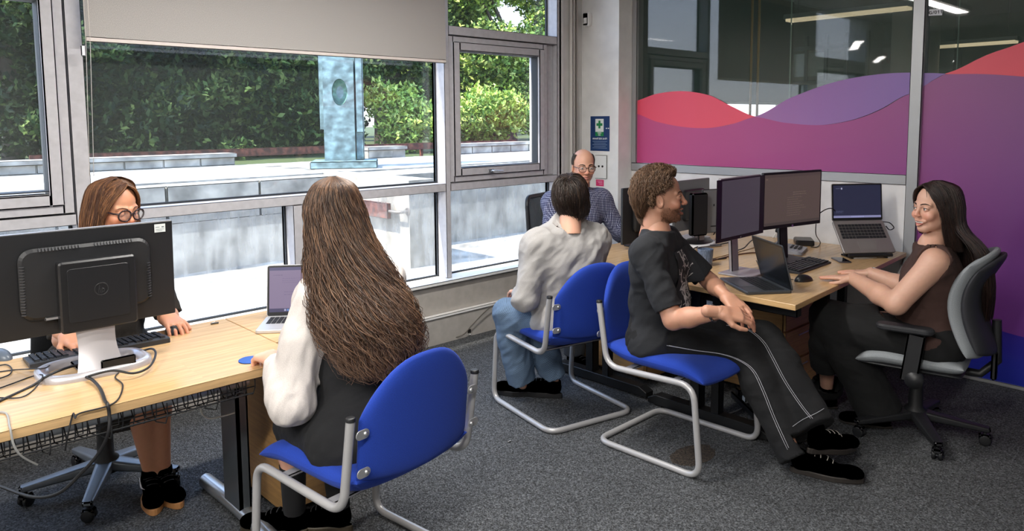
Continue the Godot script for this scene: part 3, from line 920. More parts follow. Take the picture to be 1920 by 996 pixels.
func tree(called: String, label: String, base: Vector3, trunk_h: float, trunk_r: float, blobs: Array, count: int, size: float, cols: Array, sd: int, group := "", sunlit_tufts := [], sunlit_tuft_cols := []) -> void:
	var t := thing(called, label, "tree" if trunk_h > 0.8 else "shrub", base, 0.0, group)
	var r := RandomNumberGenerator.new()
	r.seed = sd
	var bark := mat("bark", hx("4f4238"), 0.9, 0.0, "concrete", 2.0, 0.6)
	var m := M.new()
	var pts := PackedVector3Array(); var rad := PackedFloat32Array()
	for k in 8:
		pts.append(Vector3(0.12 * nz.get_noise_1d(sd + k * 30.0), trunk_h * k / 7.0, 0.12 * nz.get_noise_1d(sd + 400 + k * 30.0)))
		rad.append(trunk_r * (1.25 - 0.6 * k / 7.0))
	m.tube(pts, trunk_r, 9, -1.0, true, rad)
	put(m, "trunk" if trunk_h > 0.8 else "stem", bark, t)
	for q in mini(blobs.size(), 5):
		m = M.new()
		var e: Vector3 = blobs[q][0]
		var s := pts[4 + q % 3]
		m.tube(PackedVector3Array([s, s.lerp(e, 0.4) + Vector3(0, 0.15, 0), s.lerp(e, 0.75), e]), trunk_r * 0.55, 7, trunk_r * 0.12)
		put(m, "branch", bark, t)
	foliage(t, blobs, count, size, cols, sd)
	if sunlit_tufts.size() > 0: foliage(t, sunlit_tufts, sunlit_tufts.size() * 130, size * 0.85, sunlit_tuft_cols, sd + 500)  # paler front clusters; sunlight on the crown is put into their leaf colour
func blobset(n: int, c: Vector3, spread: Vector3, rad: Vector3, sd: int) -> Array:
	var r := RandomNumberGenerator.new()
	r.seed = sd
	var out := []
	for k in n:
		out.append([c + Vector3(r.randf_range(-1, 1), r.randf_range(-1, 1), r.randf_range(-1, 1)) * spread, rad * r.randf_range(0.75, 1.25)])
	return out
func build_outside() -> void:
	var con := mat("concrete", hx("cecbc1"), 0.85, 0.0, "concrete", 0.35, 0.5)
	var yt := 0.96
	var zd := -8.05
	var corner := at_z(633, 325, zd)
	var xc := corner.x
	slab("floor_courtyard", Vector3(-14, -0.2, -14), Vector3(5.0, -0.01, -4.45), con)
	slab("floor_courtyard_far", Vector3(5.0, -0.2, -14), Vector3(24, -0.01, -4.45), con)
	# retaining wall, its top course of large blocks, and the return wall that the sun strikes
	slab("wall_retaining", Vector3(-14, -0.1, -11.0), Vector3(xc, yt - 0.42, zd), con)
	var wr := slab("wall_terrace", Vector3(-14, yt - 0.42, -11.0), Vector3(xc + 0.0, yt - 0.02, zd - 0.05), con)
	var bm := M.new(); bm.box(Vector3.ZERO, Vector3(1.0, 0.4, 0.3), Basis.IDENTITY, 0.008)
	var bmesh := bm.mesh()
	for k in 16:
		var b := MeshInstance3D.new()
		b.mesh = bmesh; b.name = "concrete_block"; b.material_override = con
		wr.add_child(b, true)
		b.position = Vector3(xc - 0.5 - k * 1.012, yt - 0.22, zd - 0.15 + 0.006 * sin(k * 2.3))
	var zf := at_x(768, 420, xc).z
	slab("wall_return", Vector3(xc, -0.1, -11.0), Vector3(xc + 0.35, yt, zf), con)
	slab("wall_shaded", Vector3(xc + 0.35, -0.1, -11.0), Vector3(24, yt - 0.02, -7.6), con)
	slab("floor_terrace", Vector3(-14, yt - 0.05, -11.0), Vector3(24, yt, -8.4), con)
	# low parapets at the back of the terrace, of coursed blocks
	for e in [[-14.0, at_z(440, 300, -11.0).x, 1.13], [at_z(690, 300, -11.0).x, at_z(760, 300, -11.0).x, 1.15], [at_z(846, 300, -11.0).x, 24.0, 1.15]]:
		var par := slab("wall_parapet", Vector3(e[0], yt, -11.3), Vector3(e[1], e[2] - 0.05, -11.0), con)
		if e[0] > -14: par.name = numbered("wall_parapet")
		var cp := M.new(); cp.box(Vector3((e[0] + e[1]) * 0.5, e[2] - 0.02, -11.15), Vector3(e[1] - e[0] + 0.04, 0.06, 0.4), Basis.IDENTITY, 0.006)
		put(cp, "coping", con, par)
		var x: float = max(e[0], 0.0)
		while x + 0.5 < minf(e[1], 14.0):
			var bk := M.new(); bk.box(Vector3(x + 0.26, (yt + e[2]) * 0.5 - 0.02, -11.0), Vector3(0.5, e[2] - yt - 0.06, 0.03), Basis.IDENTITY, 0.004)
			put(bk, "block", con, par)
			x += 0.515
	# rusty flat rail behind the parapet gaps
	var rail := thing("garden_rail", "long flat rust brown rail behind the sculpture terrace", "rail", Vector3(0, 1.12, -11.6))
	var m := M.new(); m.box(Vector3(at_z(620, 306, -11.6).x, 0, 0), Vector3(9.0, 0.13, 0.05), Basis.IDENTITY, 0.005)
	put(m, "bar", mat("rust", hx("8c4f3d"), 0.8, 0.0, "patina", 1.0), rail)
	for k in 5:
		m = M.new(); m.box(Vector3(at_z(620, 306, -11.6).x - 4 + k * 2.0, -0.2, -0.04), Vector3(0.05, 0.4, 0.05))
		put(m, "post", mat("rust", hx("8c4f3d"), 0.8, 0.0, "patina", 1.0), rail)
	# rusty plank on a steel pin, fixed to the sunlit return wall
	var pk := thing("wall_plank", "short rust brown plank fixed to the sunlit wall outside the window", "plank", at_x(715, 394, xc - 0.12))
	m = M.new(); m.box(Vector3(0, 0, -0.42), Vector3(0.05, 0.17, 1.15), Basis.IDENTITY, 0.005)
	put(m, "board", mat("rust", hx("8c4f3d"), 0.8, 0.0, "patina", 1.0), pk)
	m = M.new(); m.tube(PackedVector3Array([Vector3(0, 0, 0.12), Vector3(0, 0, 0.32), Vector3(0.12, 0.0, 0.34)]), 0.018, 8)
	m.lathe(PackedVector2Array([Vector2(0.0, 0.012), Vector2(0.045, 0.012), Vector2(0.045, 0.0)]), Transform3D(Basis(Vector3.BACK, PI / 2), Vector3(0.12, 0, 0.34)), 14)
	put(m, "bracket", mat("pin", hx("77726d"), 0.5, 0.6), pk)
	sculpture(yt)
	slab("ground_lawn", Vector3(-60, 0.6, -80), Vector3(80, 0.9, -11.3), mat("lawn", hx("4c5b2c"), 0.95, 0.0, "cloth", 2.0, 0.5))
	# planting, nearest first
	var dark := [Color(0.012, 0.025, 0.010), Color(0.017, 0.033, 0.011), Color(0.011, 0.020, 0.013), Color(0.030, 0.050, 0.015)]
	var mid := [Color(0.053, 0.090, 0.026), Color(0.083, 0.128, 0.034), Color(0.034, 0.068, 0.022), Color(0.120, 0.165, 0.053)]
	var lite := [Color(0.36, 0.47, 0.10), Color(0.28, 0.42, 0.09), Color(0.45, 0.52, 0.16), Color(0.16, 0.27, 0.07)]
	var g := 0.88
	var p := at_z(765, 300, -13.5); p.y = g
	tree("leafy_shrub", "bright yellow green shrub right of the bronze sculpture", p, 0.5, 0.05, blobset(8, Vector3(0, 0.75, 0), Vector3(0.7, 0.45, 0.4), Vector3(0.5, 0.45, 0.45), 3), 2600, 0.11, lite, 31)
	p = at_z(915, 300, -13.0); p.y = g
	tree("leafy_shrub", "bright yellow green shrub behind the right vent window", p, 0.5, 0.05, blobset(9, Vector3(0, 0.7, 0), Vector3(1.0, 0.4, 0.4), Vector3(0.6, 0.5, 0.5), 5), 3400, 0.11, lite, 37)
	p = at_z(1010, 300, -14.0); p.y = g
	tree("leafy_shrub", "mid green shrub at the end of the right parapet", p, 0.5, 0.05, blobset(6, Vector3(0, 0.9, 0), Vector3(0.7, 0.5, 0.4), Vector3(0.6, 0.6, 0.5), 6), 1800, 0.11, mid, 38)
	var k := 0
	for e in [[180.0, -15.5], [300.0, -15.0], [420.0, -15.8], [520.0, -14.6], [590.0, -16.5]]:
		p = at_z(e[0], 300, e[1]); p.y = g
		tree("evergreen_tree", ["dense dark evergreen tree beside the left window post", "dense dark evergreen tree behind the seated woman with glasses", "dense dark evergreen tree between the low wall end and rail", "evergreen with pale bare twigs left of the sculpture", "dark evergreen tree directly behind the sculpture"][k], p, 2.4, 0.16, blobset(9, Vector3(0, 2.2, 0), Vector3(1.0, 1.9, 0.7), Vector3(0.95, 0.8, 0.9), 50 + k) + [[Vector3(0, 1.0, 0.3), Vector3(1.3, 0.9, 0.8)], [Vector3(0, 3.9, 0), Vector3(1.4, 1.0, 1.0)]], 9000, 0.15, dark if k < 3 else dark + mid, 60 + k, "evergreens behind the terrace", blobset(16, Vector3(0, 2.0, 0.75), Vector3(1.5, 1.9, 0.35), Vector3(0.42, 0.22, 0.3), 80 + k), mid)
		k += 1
	p = at_z(28, 300, -17.0); p.y = g
	tree("garden_tree", "tree with a bare trunk beyond the left casement window", p, 2.6, 0.16, blobset(9, Vector3(-0.2, 2.9, 0), Vector3(1.4, 1.5, 0.8), Vector3(0.9, 0.7, 0.8), 71), 8000, 0.14, mid + dark, 72)
	p = at_z(718, 300, -19.0); p.y = g
	tree("garden_tree", "slender tree with a forked trunk right of the sculpture", p, 3.4, 0.2, blobset(9, Vector3(0.5, 3.4, 0), Vector3(1.5, 1.4, 0.8), Vector3(0.85, 0.65, 0.8), 73), 5500, 0.15, mid, 74)
	k = 0
	for e in [[850.0, -20.0], [960.0, -17.5], [1060.0, -19.0], [640.0, -24.0], [-60.0, -21.0], [90.0, -23.0]]:
		p = at_z(e[0], 300, e[1]); p.y = g
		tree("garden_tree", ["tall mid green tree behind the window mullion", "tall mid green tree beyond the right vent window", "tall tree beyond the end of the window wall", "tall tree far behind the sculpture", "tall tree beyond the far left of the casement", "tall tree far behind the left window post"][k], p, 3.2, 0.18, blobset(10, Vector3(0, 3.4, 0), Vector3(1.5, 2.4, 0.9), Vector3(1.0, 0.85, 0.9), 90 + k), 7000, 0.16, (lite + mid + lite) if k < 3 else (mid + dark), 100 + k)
		k += 1
	# far belt of trees closing the view
	for q in 11:
		p = Vector3(-6 + q * 4.4, g, -30.0 - 3.0 * sin(q * 1.9))
		tree("woodland_tree", "hazy tall tree in the far woodland belt", p, 3.0, 0.2, blobset(8, Vector3(0, 3.4, 0), Vector3(2.2, 2.0, 1.0), Vector3(1.7, 1.2, 1.2), 120 + q), 3600, 0.34, mid, 140 + q, "far woodland belt")

func sculpture(yt: float) -> void:
	var pat := mat("bronze", hx("97b7bb"), 0.7, 0.0, "patina", 0.9, 0.4)
	var c := at_y(650, 318, yt)
	c.x += 0.25; c.z -= 0.45
	var s := 0.0078          # metres in one drawing unit of the sculpture
	var t := thing("bronze_sculpture", "tall green bronze sculpture with an oval hollow on a slab outside", "sculpture", c, deg_to_rad(-34.0))
	var m := M.new()
	m.box(Vector3(0, 0.05, 0), Vector3(128 * s * 0.9, 0.1, 0.72), Basis.IDENTITY, 0.01)
	put(m, "plinth", pat, t)
	# back slab
	m = M.new(); m.box(Vector3(-5 * s, 0.1 + 160 * s, -0.14), Vector3(78 * s, 210 * s, 0.16), Basis.IDENTITY, 0.008)
	put(m, "back_slab", pat, t)
	# front panel with an oval hole
	var out := CSGCombiner3D.new()
	out.name = "front_panel"
	var b := CSGBox3D.new()
	b.name = "panel"; b.size = Vector3(54 * s, 178 * s, 0.16); b.position = Vector3(-8 * s, 0.1 + 89 * s, 0.0)
	out.add_child(b)
	var cy := CSGCylinder3D.new()
	cy.name = "hollow"; cy.radius = 13.5 * s; cy.height = 0.15; cy.sides = 40
	cy.operation = CSGShape3D.OPERATION_SUBTRACTION
	cy.transform = Transform3D(Basis(Vector3(1, 0, 0), Vector3(0, 0, 1.0), Vector3(0, -1.75, 0)), Vector3(-6 * s, 0.1 + 122 * s, 0.06))
	out.add_child(cy)
	out.material_override = pat
	t.add_child(out)
	m = M.new()
	m.lathe(PackedVector2Array([Vector2(0, -0.02), Vector2(6 * s, -0.016), Vector2(11 * s, 0.0), Vector2(13 * s, 0.03)]), Transform3D(Basis(Vector3(1, 0, 0), Vector3(0, 0, 1.0), Vector3(0, -1.75, 0)), Vector3(-6 * s, 0.1 + 122 * s, 0.0)), 36)
	put(m, "oval_dish", mat("bronze_green", hx("86c0ae"), 0.6, 0.1, "patina", 1.4), t)
	m = M.new(); m.box(Vector3(28 * s, 0.1 + 150 * s, -0.04), Vector3(13 * s, 200 * s, 0.3), Basis.IDENTITY, 0.008)
	put(m, "side_block", pat, t)
	m = M.new(); m.box(Vector3(27 * s, 0.1 + 28 * s, -0.06), Vector3(14 * s, 56 * s, 0.2), Basis.IDENTITY, 0.008)
	put(m, "side_foot", pat, t)
	m = M.new(); m.box(Vector3(0, 0.1 + 290 * s, -0.1), Vector3(60 * s, 70 * s, 0.22), Basis.IDENTITY, 0.01)
	put(m, "head_block", pat, t)

# ================================================================ desks
func rrect(w: float, h: float, r: float, n := 5) -> PackedVector2Array:
	var p := PackedVector2Array()
	for q in 4:
		var c := Vector2((w * 0.5 - r) * (1 if q in [0, 3] else -1), (h * 0.5 - r) * (1 if q < 2 else -1))
		for k in n + 1:
			var a := PI / 2 * q + PI / 2 * k / n
			p.append(c + Vector2(cos(a), sin(a)) * r)
	return p
# transform that lays an xy outline flat: x stays x, outline y goes to -z, thickness up
func flat(y: float, pos := Vector3.ZERO) -> Transform3D:
	return Transform3D(Basis(Vector3.RIGHT, Vector3.FORWARD, Vector3.UP), pos + Vector3(0, y, 0))
func poly_top(corners: Array, y0: float, y1: float, bev := 0.002) -> M:
	var m := M.new()
	var p := PackedVector2Array()
	for c: Vector2 in corners: p.append(Vector2(c.x, -c.y))
	m.prism(p, y0, y1, flat(0.0), bev)
	return m
func one_box(called: String, c: Vector3, s: Vector3, ma: Material, parent: Node3D, bev := 0.004, b := Basis.IDENTITY) -> MeshInstance3D:
	var m := M.new()
	m.box(c, s, b, bev)
	return put(m, called, ma, parent)
func one_tube(called: String, pts: Array, r: float, ma: Material, parent: Node3D, sides := 8, r1 := -1.0) -> MeshInstance3D:
	var m := M.new()
	m.tube(PackedVector3Array(pts), r, sides, r1)
	return put(m, called, ma, parent)
func smooth_path(ctrl: Array, per := 8) -> PackedVector3Array:
	var out := PackedVector3Array()
	for k in ctrl.size() - 1:
		var a: Vector3 = ctrl[max(k - 1, 0)]; var b: Vector3 = ctrl[k]; var c: Vector3 = ctrl[k + 1]; var d: Vector3 = ctrl[min(k + 2, ctrl.size() - 1)]
		for q in per:
			out.append(b.cubic_interpolate(c, a, d, float(q) / per))
	out.append(ctrl[-1])
	return out
# polyline with rounded corners
func bend(ctrl: Array, r: float, n := 6) -> PackedVector3Array:
	var out := PackedVector3Array([ctrl[0]])
	for k in range(1, ctrl.size() - 1):
		var p: Vector3 = ctrl[k]
		var d0: Vector3 = (ctrl[k - 1] - p); var d1: Vector3 = (ctrl[k + 1] - p)
		var rr: float = min(r, min(d0.length(), d1.length()) * 0.49)
		var a := p + d0.normalized() * rr; var c := p + d1.normalized() * rr
		for q in n + 1:
			var t := float(q) / n
			out.append(a.lerp(p, t).lerp(p.lerp(c, t), t))
	out.append(ctrl[-1])
	return out
func build_desks() -> void:
	var wood := mat("beech_top", hx("d2ad7c"), 0.25, 0.0, "wood", 1.1, 0.0)
	var wood2 := mat("beech_edge", hx("d2ad7c"), 0.5, 0.0, "wood", 1.6, 0.0)
	var silver := mat("silver_leg", hx("b9bcc0"), 0.28, 0.8)
	var steel := mat("steel_leg", hx("6f757b"), 0.35, 0.7)
	var black := mat("black_leg", hx("17181a"), 0.5, 0.2)
	var wirem := mat("basket_wire", hx("4a4b4d"), 0.5, 0.6)
	# --- desk of the woman with glasses
	var t := thing("office_desk", "beech office desk by the window carrying the big black monitor", "desk", Vector3.ZERO)
	put(poly_top([Vector2(-0.33, -2.44), Vector2(1.268, -2.44), Vector2(1.268, -3.19), Vector2(-0.33, -3.19)], 0.71, 0.74), "desktop", wood, t)
	one_box("edge_band", Vector3(0.469, 0.725, -2.4395), Vector3(1.598, 0.0292, 0.003), wood2, t, 0.001)
	for x: float in [1.16, -0.2]:
		one_box("leg", Vector3(x, 0.37, -2.86), Vector3(0.05, 0.66, 0.17), steel, t, 0.012)
		var lx := M.new()
		lx.tube(bend([Vector3(x, 0.03, -3.2), Vector3(x, 0.045, -2.86), Vector3(x, 0.03, -2.5)], 0.2), 0.032, 12)
		put(lx, "foot", silver, t)
		for z: float in [-3.17, -2.53]:
			one_tube("glide", [Vector3(x, 0, z), Vector3(x, 0.012, z)], 0.018, mat("glide", hx("2a2a2a"), 0.6), t, 10)
		one_box("bracket", Vector3(x, 0.695, -2.82), Vector3(0.06, 0.028, 0.6), black, t)
	one_tube("beam", [Vector3(-0.2, 0.61, -2.72), Vector3(1.16, 0.61, -2.72)], 0.022, silver, t, 12)
	# wire cable basket hung under the front edge
	var m := M.new()
	var prof := [Vector2(-2.50, 0.70), Vector2(-2.50, 0.655), Vector2(-2.52, 0.625), Vector2(-2.62, 0.60), Vector2(-2.66, 0.64), Vector2(-2.66, 0.69)]
	for k in 42:
		var x := -0.28 + k * 0.0335
		var pts := []
		for q: Vector2 in prof: pts.append(Vector3(x, q.y - (0.02 if k % 5 == 2 else 0.0), q.x))
		m.tube(PackedVector3Array(pts), 0.0022, 5)
		if k % 3 == 0:
			m.tube(PackedVector3Array([Vector3(x, 0.69, -2.498), Vector3(x + 0.02, 0.69, -2.498), Vector3(x + 0.02, 0.652, -2.498), Vector3(x, 0.652, -2.498)]), 0.0022, 5)
	for q in [Vector2(-2.50, 0.69), Vector2(-2.50, 0.66), Vector2(-2.505, 0.635), Vector2(-2.56, 0.612), Vector2(-2.62, 0.60), Vector2(-2.66, 0.65)]:
		m.tube(PackedVector3Array([Vector3(-0.28, q.y, q.x), Vector3(1.09, q.y, q.x)]), 0.0026, 5)
	put(m, "cable_basket", wirem, t)
	# --- desk-high pedestal at its end
	t = thing("desk_high_pedestal", "beech desk-high pedestal at the desk end under the silver laptop", "pedestal", Vector3.ZERO)
	put(poly_top([Vector2(1.272, -2.70), Vector2(1.74, -2.70), Vector2(1.74, -3.19), Vector2(1.272, -3.19)], 0.71, 0.74), "top_board", wood, t)
	one_box("carcass", Vector3(1.506, 0.365, -2.945), Vector3(0.44, 0.69, 0.45), mat("ped_wood", hx("c69a63"), 0.5, 0.0, "wood", 1.6), t, 0.002)
	for k in 4:
		var dr := one_box("drawer", Vector3(1.506, 0.11 + k * 0.168, -2.712), Vector3(0.432, 0.162, 0.018), mat("ped_wood2", hx("cba06a"), 0.5, 0.0, "wood", 1.6), t, 0.002)
		one_tube("handle", [Vector3(1.45, 0.15 + k * 0.168, -2.695), Vector3(1.56, 0.15 + k * 0.168, -2.695)], 0.004, silver, dr, 6)
	# --- the two desks by the partition
	var dw := wood
	t = thing("office_desk", "beech office desk by the partition with two monitors and two laptops", "desk", Vector3.ZERO)
	put(poly_top([Vector2(3.25, -1.53), Vector2(5.04, -1.65), Vector2(5.04, -2.43), Vector2(3.28, -2.395)], 0.712, 0.74), "desktop", dw, t)
	desk_black_legs(t, [Vector3(3.36, 0, -2.05), Vector3(4.9, 0, -2.05)], black, 0.72)
	one_box("beam", Vector3(3.40, 0.675, -1.97), Vector3(0.05, 0.06, 0.78), black, t)
	one_box("beam", Vector3(4.15, 0.675, -2.25), Vector3(1.5, 0.06, 0.04), black, t)
	t = thing("office_desk", "beech office desk by the partition nearer the window pillar", "desk", Vector3.ZERO)
	put(poly_top([Vector2(3.285, -2.41), Vector2(5.04, -2.445), Vector2(5.04, -3.2), Vector2(3.29, -3.2)], 0.712, 0.74), "desktop", dw, t)
	desk_black_legs(t, [Vector3(3.40, 0, -2.82), Vector3(4.9, 0, -2.82)], black, 0.74)
	one_box("beam", Vector3(3.42, 0.675, -2.8), Vector3(0.05, 0.06, 0.7), black, t)
	one_box("beam", Vector3(4.15, 0.675, -2.6), Vector3(1.5, 0.06, 0.04), black, t)
	# pedestal under the near partition desk
	t = thing("drawer_pedestal", "wooden drawer pedestal standing under the partition desk", "pedestal", Vector3(4.12, 0, -2.12))
	one_box("carcass", Vector3(0, 0.30, 0), Vector3(0.42, 0.56, 0.42), mat("ped_wood", hx("c69a63"), 0.5), t, 0.003)
	for k in 3:
		var dr := one_box("drawer", Vector3(0, 0.12 + k * 0.185, 0.218), Vector3(0.41, 0.175, 0.016), mat("ped_wood2", hx("cba06a"), 0.5), t, 0.002)
		one_tube("handle", [Vector3(-0.06, 0.17 + k * 0.185, 0.235), Vector3(0.06, 0.17 + k * 0.185, 0.235)], 0.004, silver, dr, 6)
	for q in [Vector3(-0.17, 0.01, -0.17), Vector3(0.17, 0.01, -0.17), Vector3(-0.17, 0.01, 0.17), Vector3(0.17, 0.01, 0.17)]:
		one_tube("glide", [q - Vector3(0, 0.01, 0), q + Vector3(0, 0.012, 0)], 0.02, black, t, 10)
	t = thing("drawer_pedestal", "wooden drawer pedestal under the desk behind the bearded man", "pedestal", Vector3(3.8, 0, -2.86))
	one_box("carcass", Vector3(0, 0.30, 0), Vector3(0.42, 0.56, 0.5), mat("ped_wood", hx("c69a63"), 0.5), t, 0.003)
	for k in 3:
		one_box("drawer", Vector3(-0.218, 0.12 + k * 0.185, 0), Vector3(0.016, 0.175, 0.48), mat("ped_wood2", hx("cba06a"), 0.5), t, 0.002)
	for q in [Vector3(-0.17, 0.01, -0.17), Vector3(0.17, 0.01, -0.17), Vector3(-0.17, 0.01, 0.17), Vector3(0.17, 0.01, 0.17)]:
		one_tube("glide", [q - Vector3(0, 0.01, 0), q + Vector3(0, 0.012, 0)], 0.02, black, t, 10)
func desk_black_legs(t: Node3D, at: Array, ma: Material, ln: float) -> void:
	for p: Vector3 in at:
		one_box("leg", p + Vector3(0, 0.36, -0.06), Vector3(0.06, 0.68, 0.06), ma, t, 0.004)
		one_box("leg", p + Vector3(0, 0.36, 0.06), Vector3(0.05, 0.68, 0.05), ma, t, 0.004)
		var m := M.new()
		var h := ln * 0.5
		m.prism(PackedVector2Array([Vector2(-h, 0.012), Vector2(h, 0.012), Vector2(h, 0.04), Vector2(h - 0.05, 0.065), Vector2(-h + 0.05, 0.065), Vector2(-h, 0.04)]), -0.035, 0.035, Transform3D(Basis(Vector3.BACK, Vector3.UP, Vector3.LEFT), p), 0.003)
		put(m, "foot", ma, t)
		for s: float in [-1, 1]:
			one_tube("glide", [p + Vector3(0, 0, s * (h - 0.04)), p + Vector3(0, 0.014, s * (h - 0.04))], 0.016, ma, t, 10)

# ================================================================ chairs
# soft pad: outline given by half width and a top line, thickness th, bent by curve
func pad(m: M, w: float, bot: Callable, topf: Callable, th: float, curve: Callable, xf: Transform3D, nu := 26, nv := 20) -> void:
	for side: float in [1.0, -1.0]:
		m.grid(func(s: float, t: float) -> Vector3:
			var a := s * 2.0 - 1.0
			var b := t * 2.0 - 1.0
			var aa := sin(a * PI * 0.5); var bb := sin(b * PI * 0.5)
			var x := aa * w
			var y: float = lerpf(bot.call(aa), topf.call(aa), (bb + 1.0) * 0.5)
			var e := sqrt(maxf(0.0, 1.0 - pow(absf(aa), 7.0))) * sqrt(maxf(0.0, 1.0 - pow(absf(bb), 7.0)))
			return xf * Vector3(x, y, side * th * 0.5 * e + float(curve.call(x, y))), nu, nv, side < 0.0)
func cantilever_chair(label: String, pos: Vector3, turn: float) -> Node3D:
	var t := thing("cantilever_chair", label, "chair", pos, turn, "blue cantilever visitor chairs")
	if mats.has("chair_proto"): pass
	var tube := mat("chair_tube", hx("b4b3b4"), 0.36, 0.3)
	var blue := mat("chair_blue", hx("1a44b8"), 0.92, 0.0, "cloth", 7.0, 0.5, {"rim_enabled": true, "rim": 0.25})
	var w := 0.272
	var m := M.new()
	var side := [Vector3(0, 0.715, 0.285), Vector3(0, 0.405, 0.235), Vector3(0, 0.425, -0.245), Vector3(0, 0.0145, -0.285), Vector3(0, 0.0145, 0.29)]
	var path := []
	for p: Vector3 in side: path.append(p + Vector3(-w, 0, 0))
	side.reverse()
	for p: Vector3 in side: path.append(p + Vector3(w, 0, 0))
	m.tube(bend(path, 0.075, 8), 0.0145, 14)
	put(m, "frame", tube, t)
	for s: float in [-1, 1]:
		m = M.new(); m.lathe(PackedVector2Array([Vector2(0.0155, -0.004), Vector2(0.0155, 0.006), Vector2(0.012, 0.009), Vector2(0, 0.009)]), Transform3D(Basis.IDENTITY, Vector3(s * w, 0.715, 0.285)), 14)
		put(m, "end_cap", mat("cap_black", hx("1b1c1f"), 0.4), t)
	# seat: waterfall front, turned-up rear
	m = M.new()
	pad(m, 0.245, func(_a: float) -> float: return -0.285, func(_a: float) -> float: return 0.262, 0.088, func(x: float, y: float) -> float: return 0.006 + 0.018 * (x / 0.24) * (x / 0.24) - (0.04 * pow(clampf((y - 0.12) / 0.15, 0, 1), 2.0)) + 0.028 * pow(clampf((-y - 0.12) / 0.16, 0, 1), 2.0), Transform3D(Basis(Vector3.RIGHT, Vector3.FORWARD, Vector3.UP), Vector3(0, 0.445, -0.015)))
	put(m, "seat", blue, t)
	one_box("seat_bracket", Vector3(0, 0.405, -0.12), Vector3(0.53, 0.012, 0.04), tube, t, 0.003)
	one_box("seat_bracket", Vector3(0, 0.40, 0.14), Vector3(0.53, 0.012, 0.04), tube, t, 0.003)
	# backrest with an arched top
	m = M.new()
	pad(m, 0.238, func(a: float) -> float: return 0.475 + 0.03 * a * a, func(a: float) -> float: return 0.87 - 0.17 * pow(absf(a), 2.6), 0.042, func(x: float, y: float) -> float: return 0.245 - 0.06 * (x / 0.24) * (x / 0.24) * 0.6 + 0.06 + (y - 0.6) * 0.1, Transform3D.IDENTITY)
	put(m, "backrest", blue, t)
	for s: float in [-1, 1]:
		for y: float in [0.545, 0.665]:
			m = M.new()
			m.prism(rrect(0.05, 0.03, 0.0145, 5), 0.0, 0.004, Transform3D(Basis.IDENTITY, Vector3(s * (w - 0.03), y, 0.30)), 0.001)
			var br := put(m, "bracket", mat("zinc", hx("c2c3c6"), 0.3, 0.7), t)
			m = M.new(); m.lathe(PackedVector2Array([Vector2(0.008, 0), Vector2(0.0075, 0.004), Vector2(0.004, 0.0065), Vector2(0, 0.007)]), Transform3D(Basis(Vector3.RIGHT, PI / 2), Vector3(s * (w - 0.04), y, 0.304)), 12)
			put(m, "bolt", mat("bolt", hx("d8d9db"), 0.25, 0.9), br)
	return t
func castor(t: Node3D, p: Vector3, a: float, ma: Material) -> void:
	var m := M.new()
	var b := Basis(Vector3.UP, a)
	for s: float in [-0.014, 0.014]:
		m.lathe(PackedVector2Array([Vector2(0, -0.009), Vector2(0.022, -0.009), Vector2(0.026, -0.005), Vector2(0.026, 0.005), Vector2(0.022, 0.009), Vector2(0, 0.009)]), Transform3D(b * Basis(Vector3.BACK, PI / 2), p + b * Vector3(s, 0.026, 0)), 18)
	m.box(p + Vector3(0, 0.042, 0), Vector3(0.044, 0.026, 0.05), b, 0.008)
	m.tube(PackedVector3Array([p + Vector3(0, 0.05, 0), p + Vector3(0, 0.075, 0)]), 0.008, 8)
	put(m, "castor", ma, t)
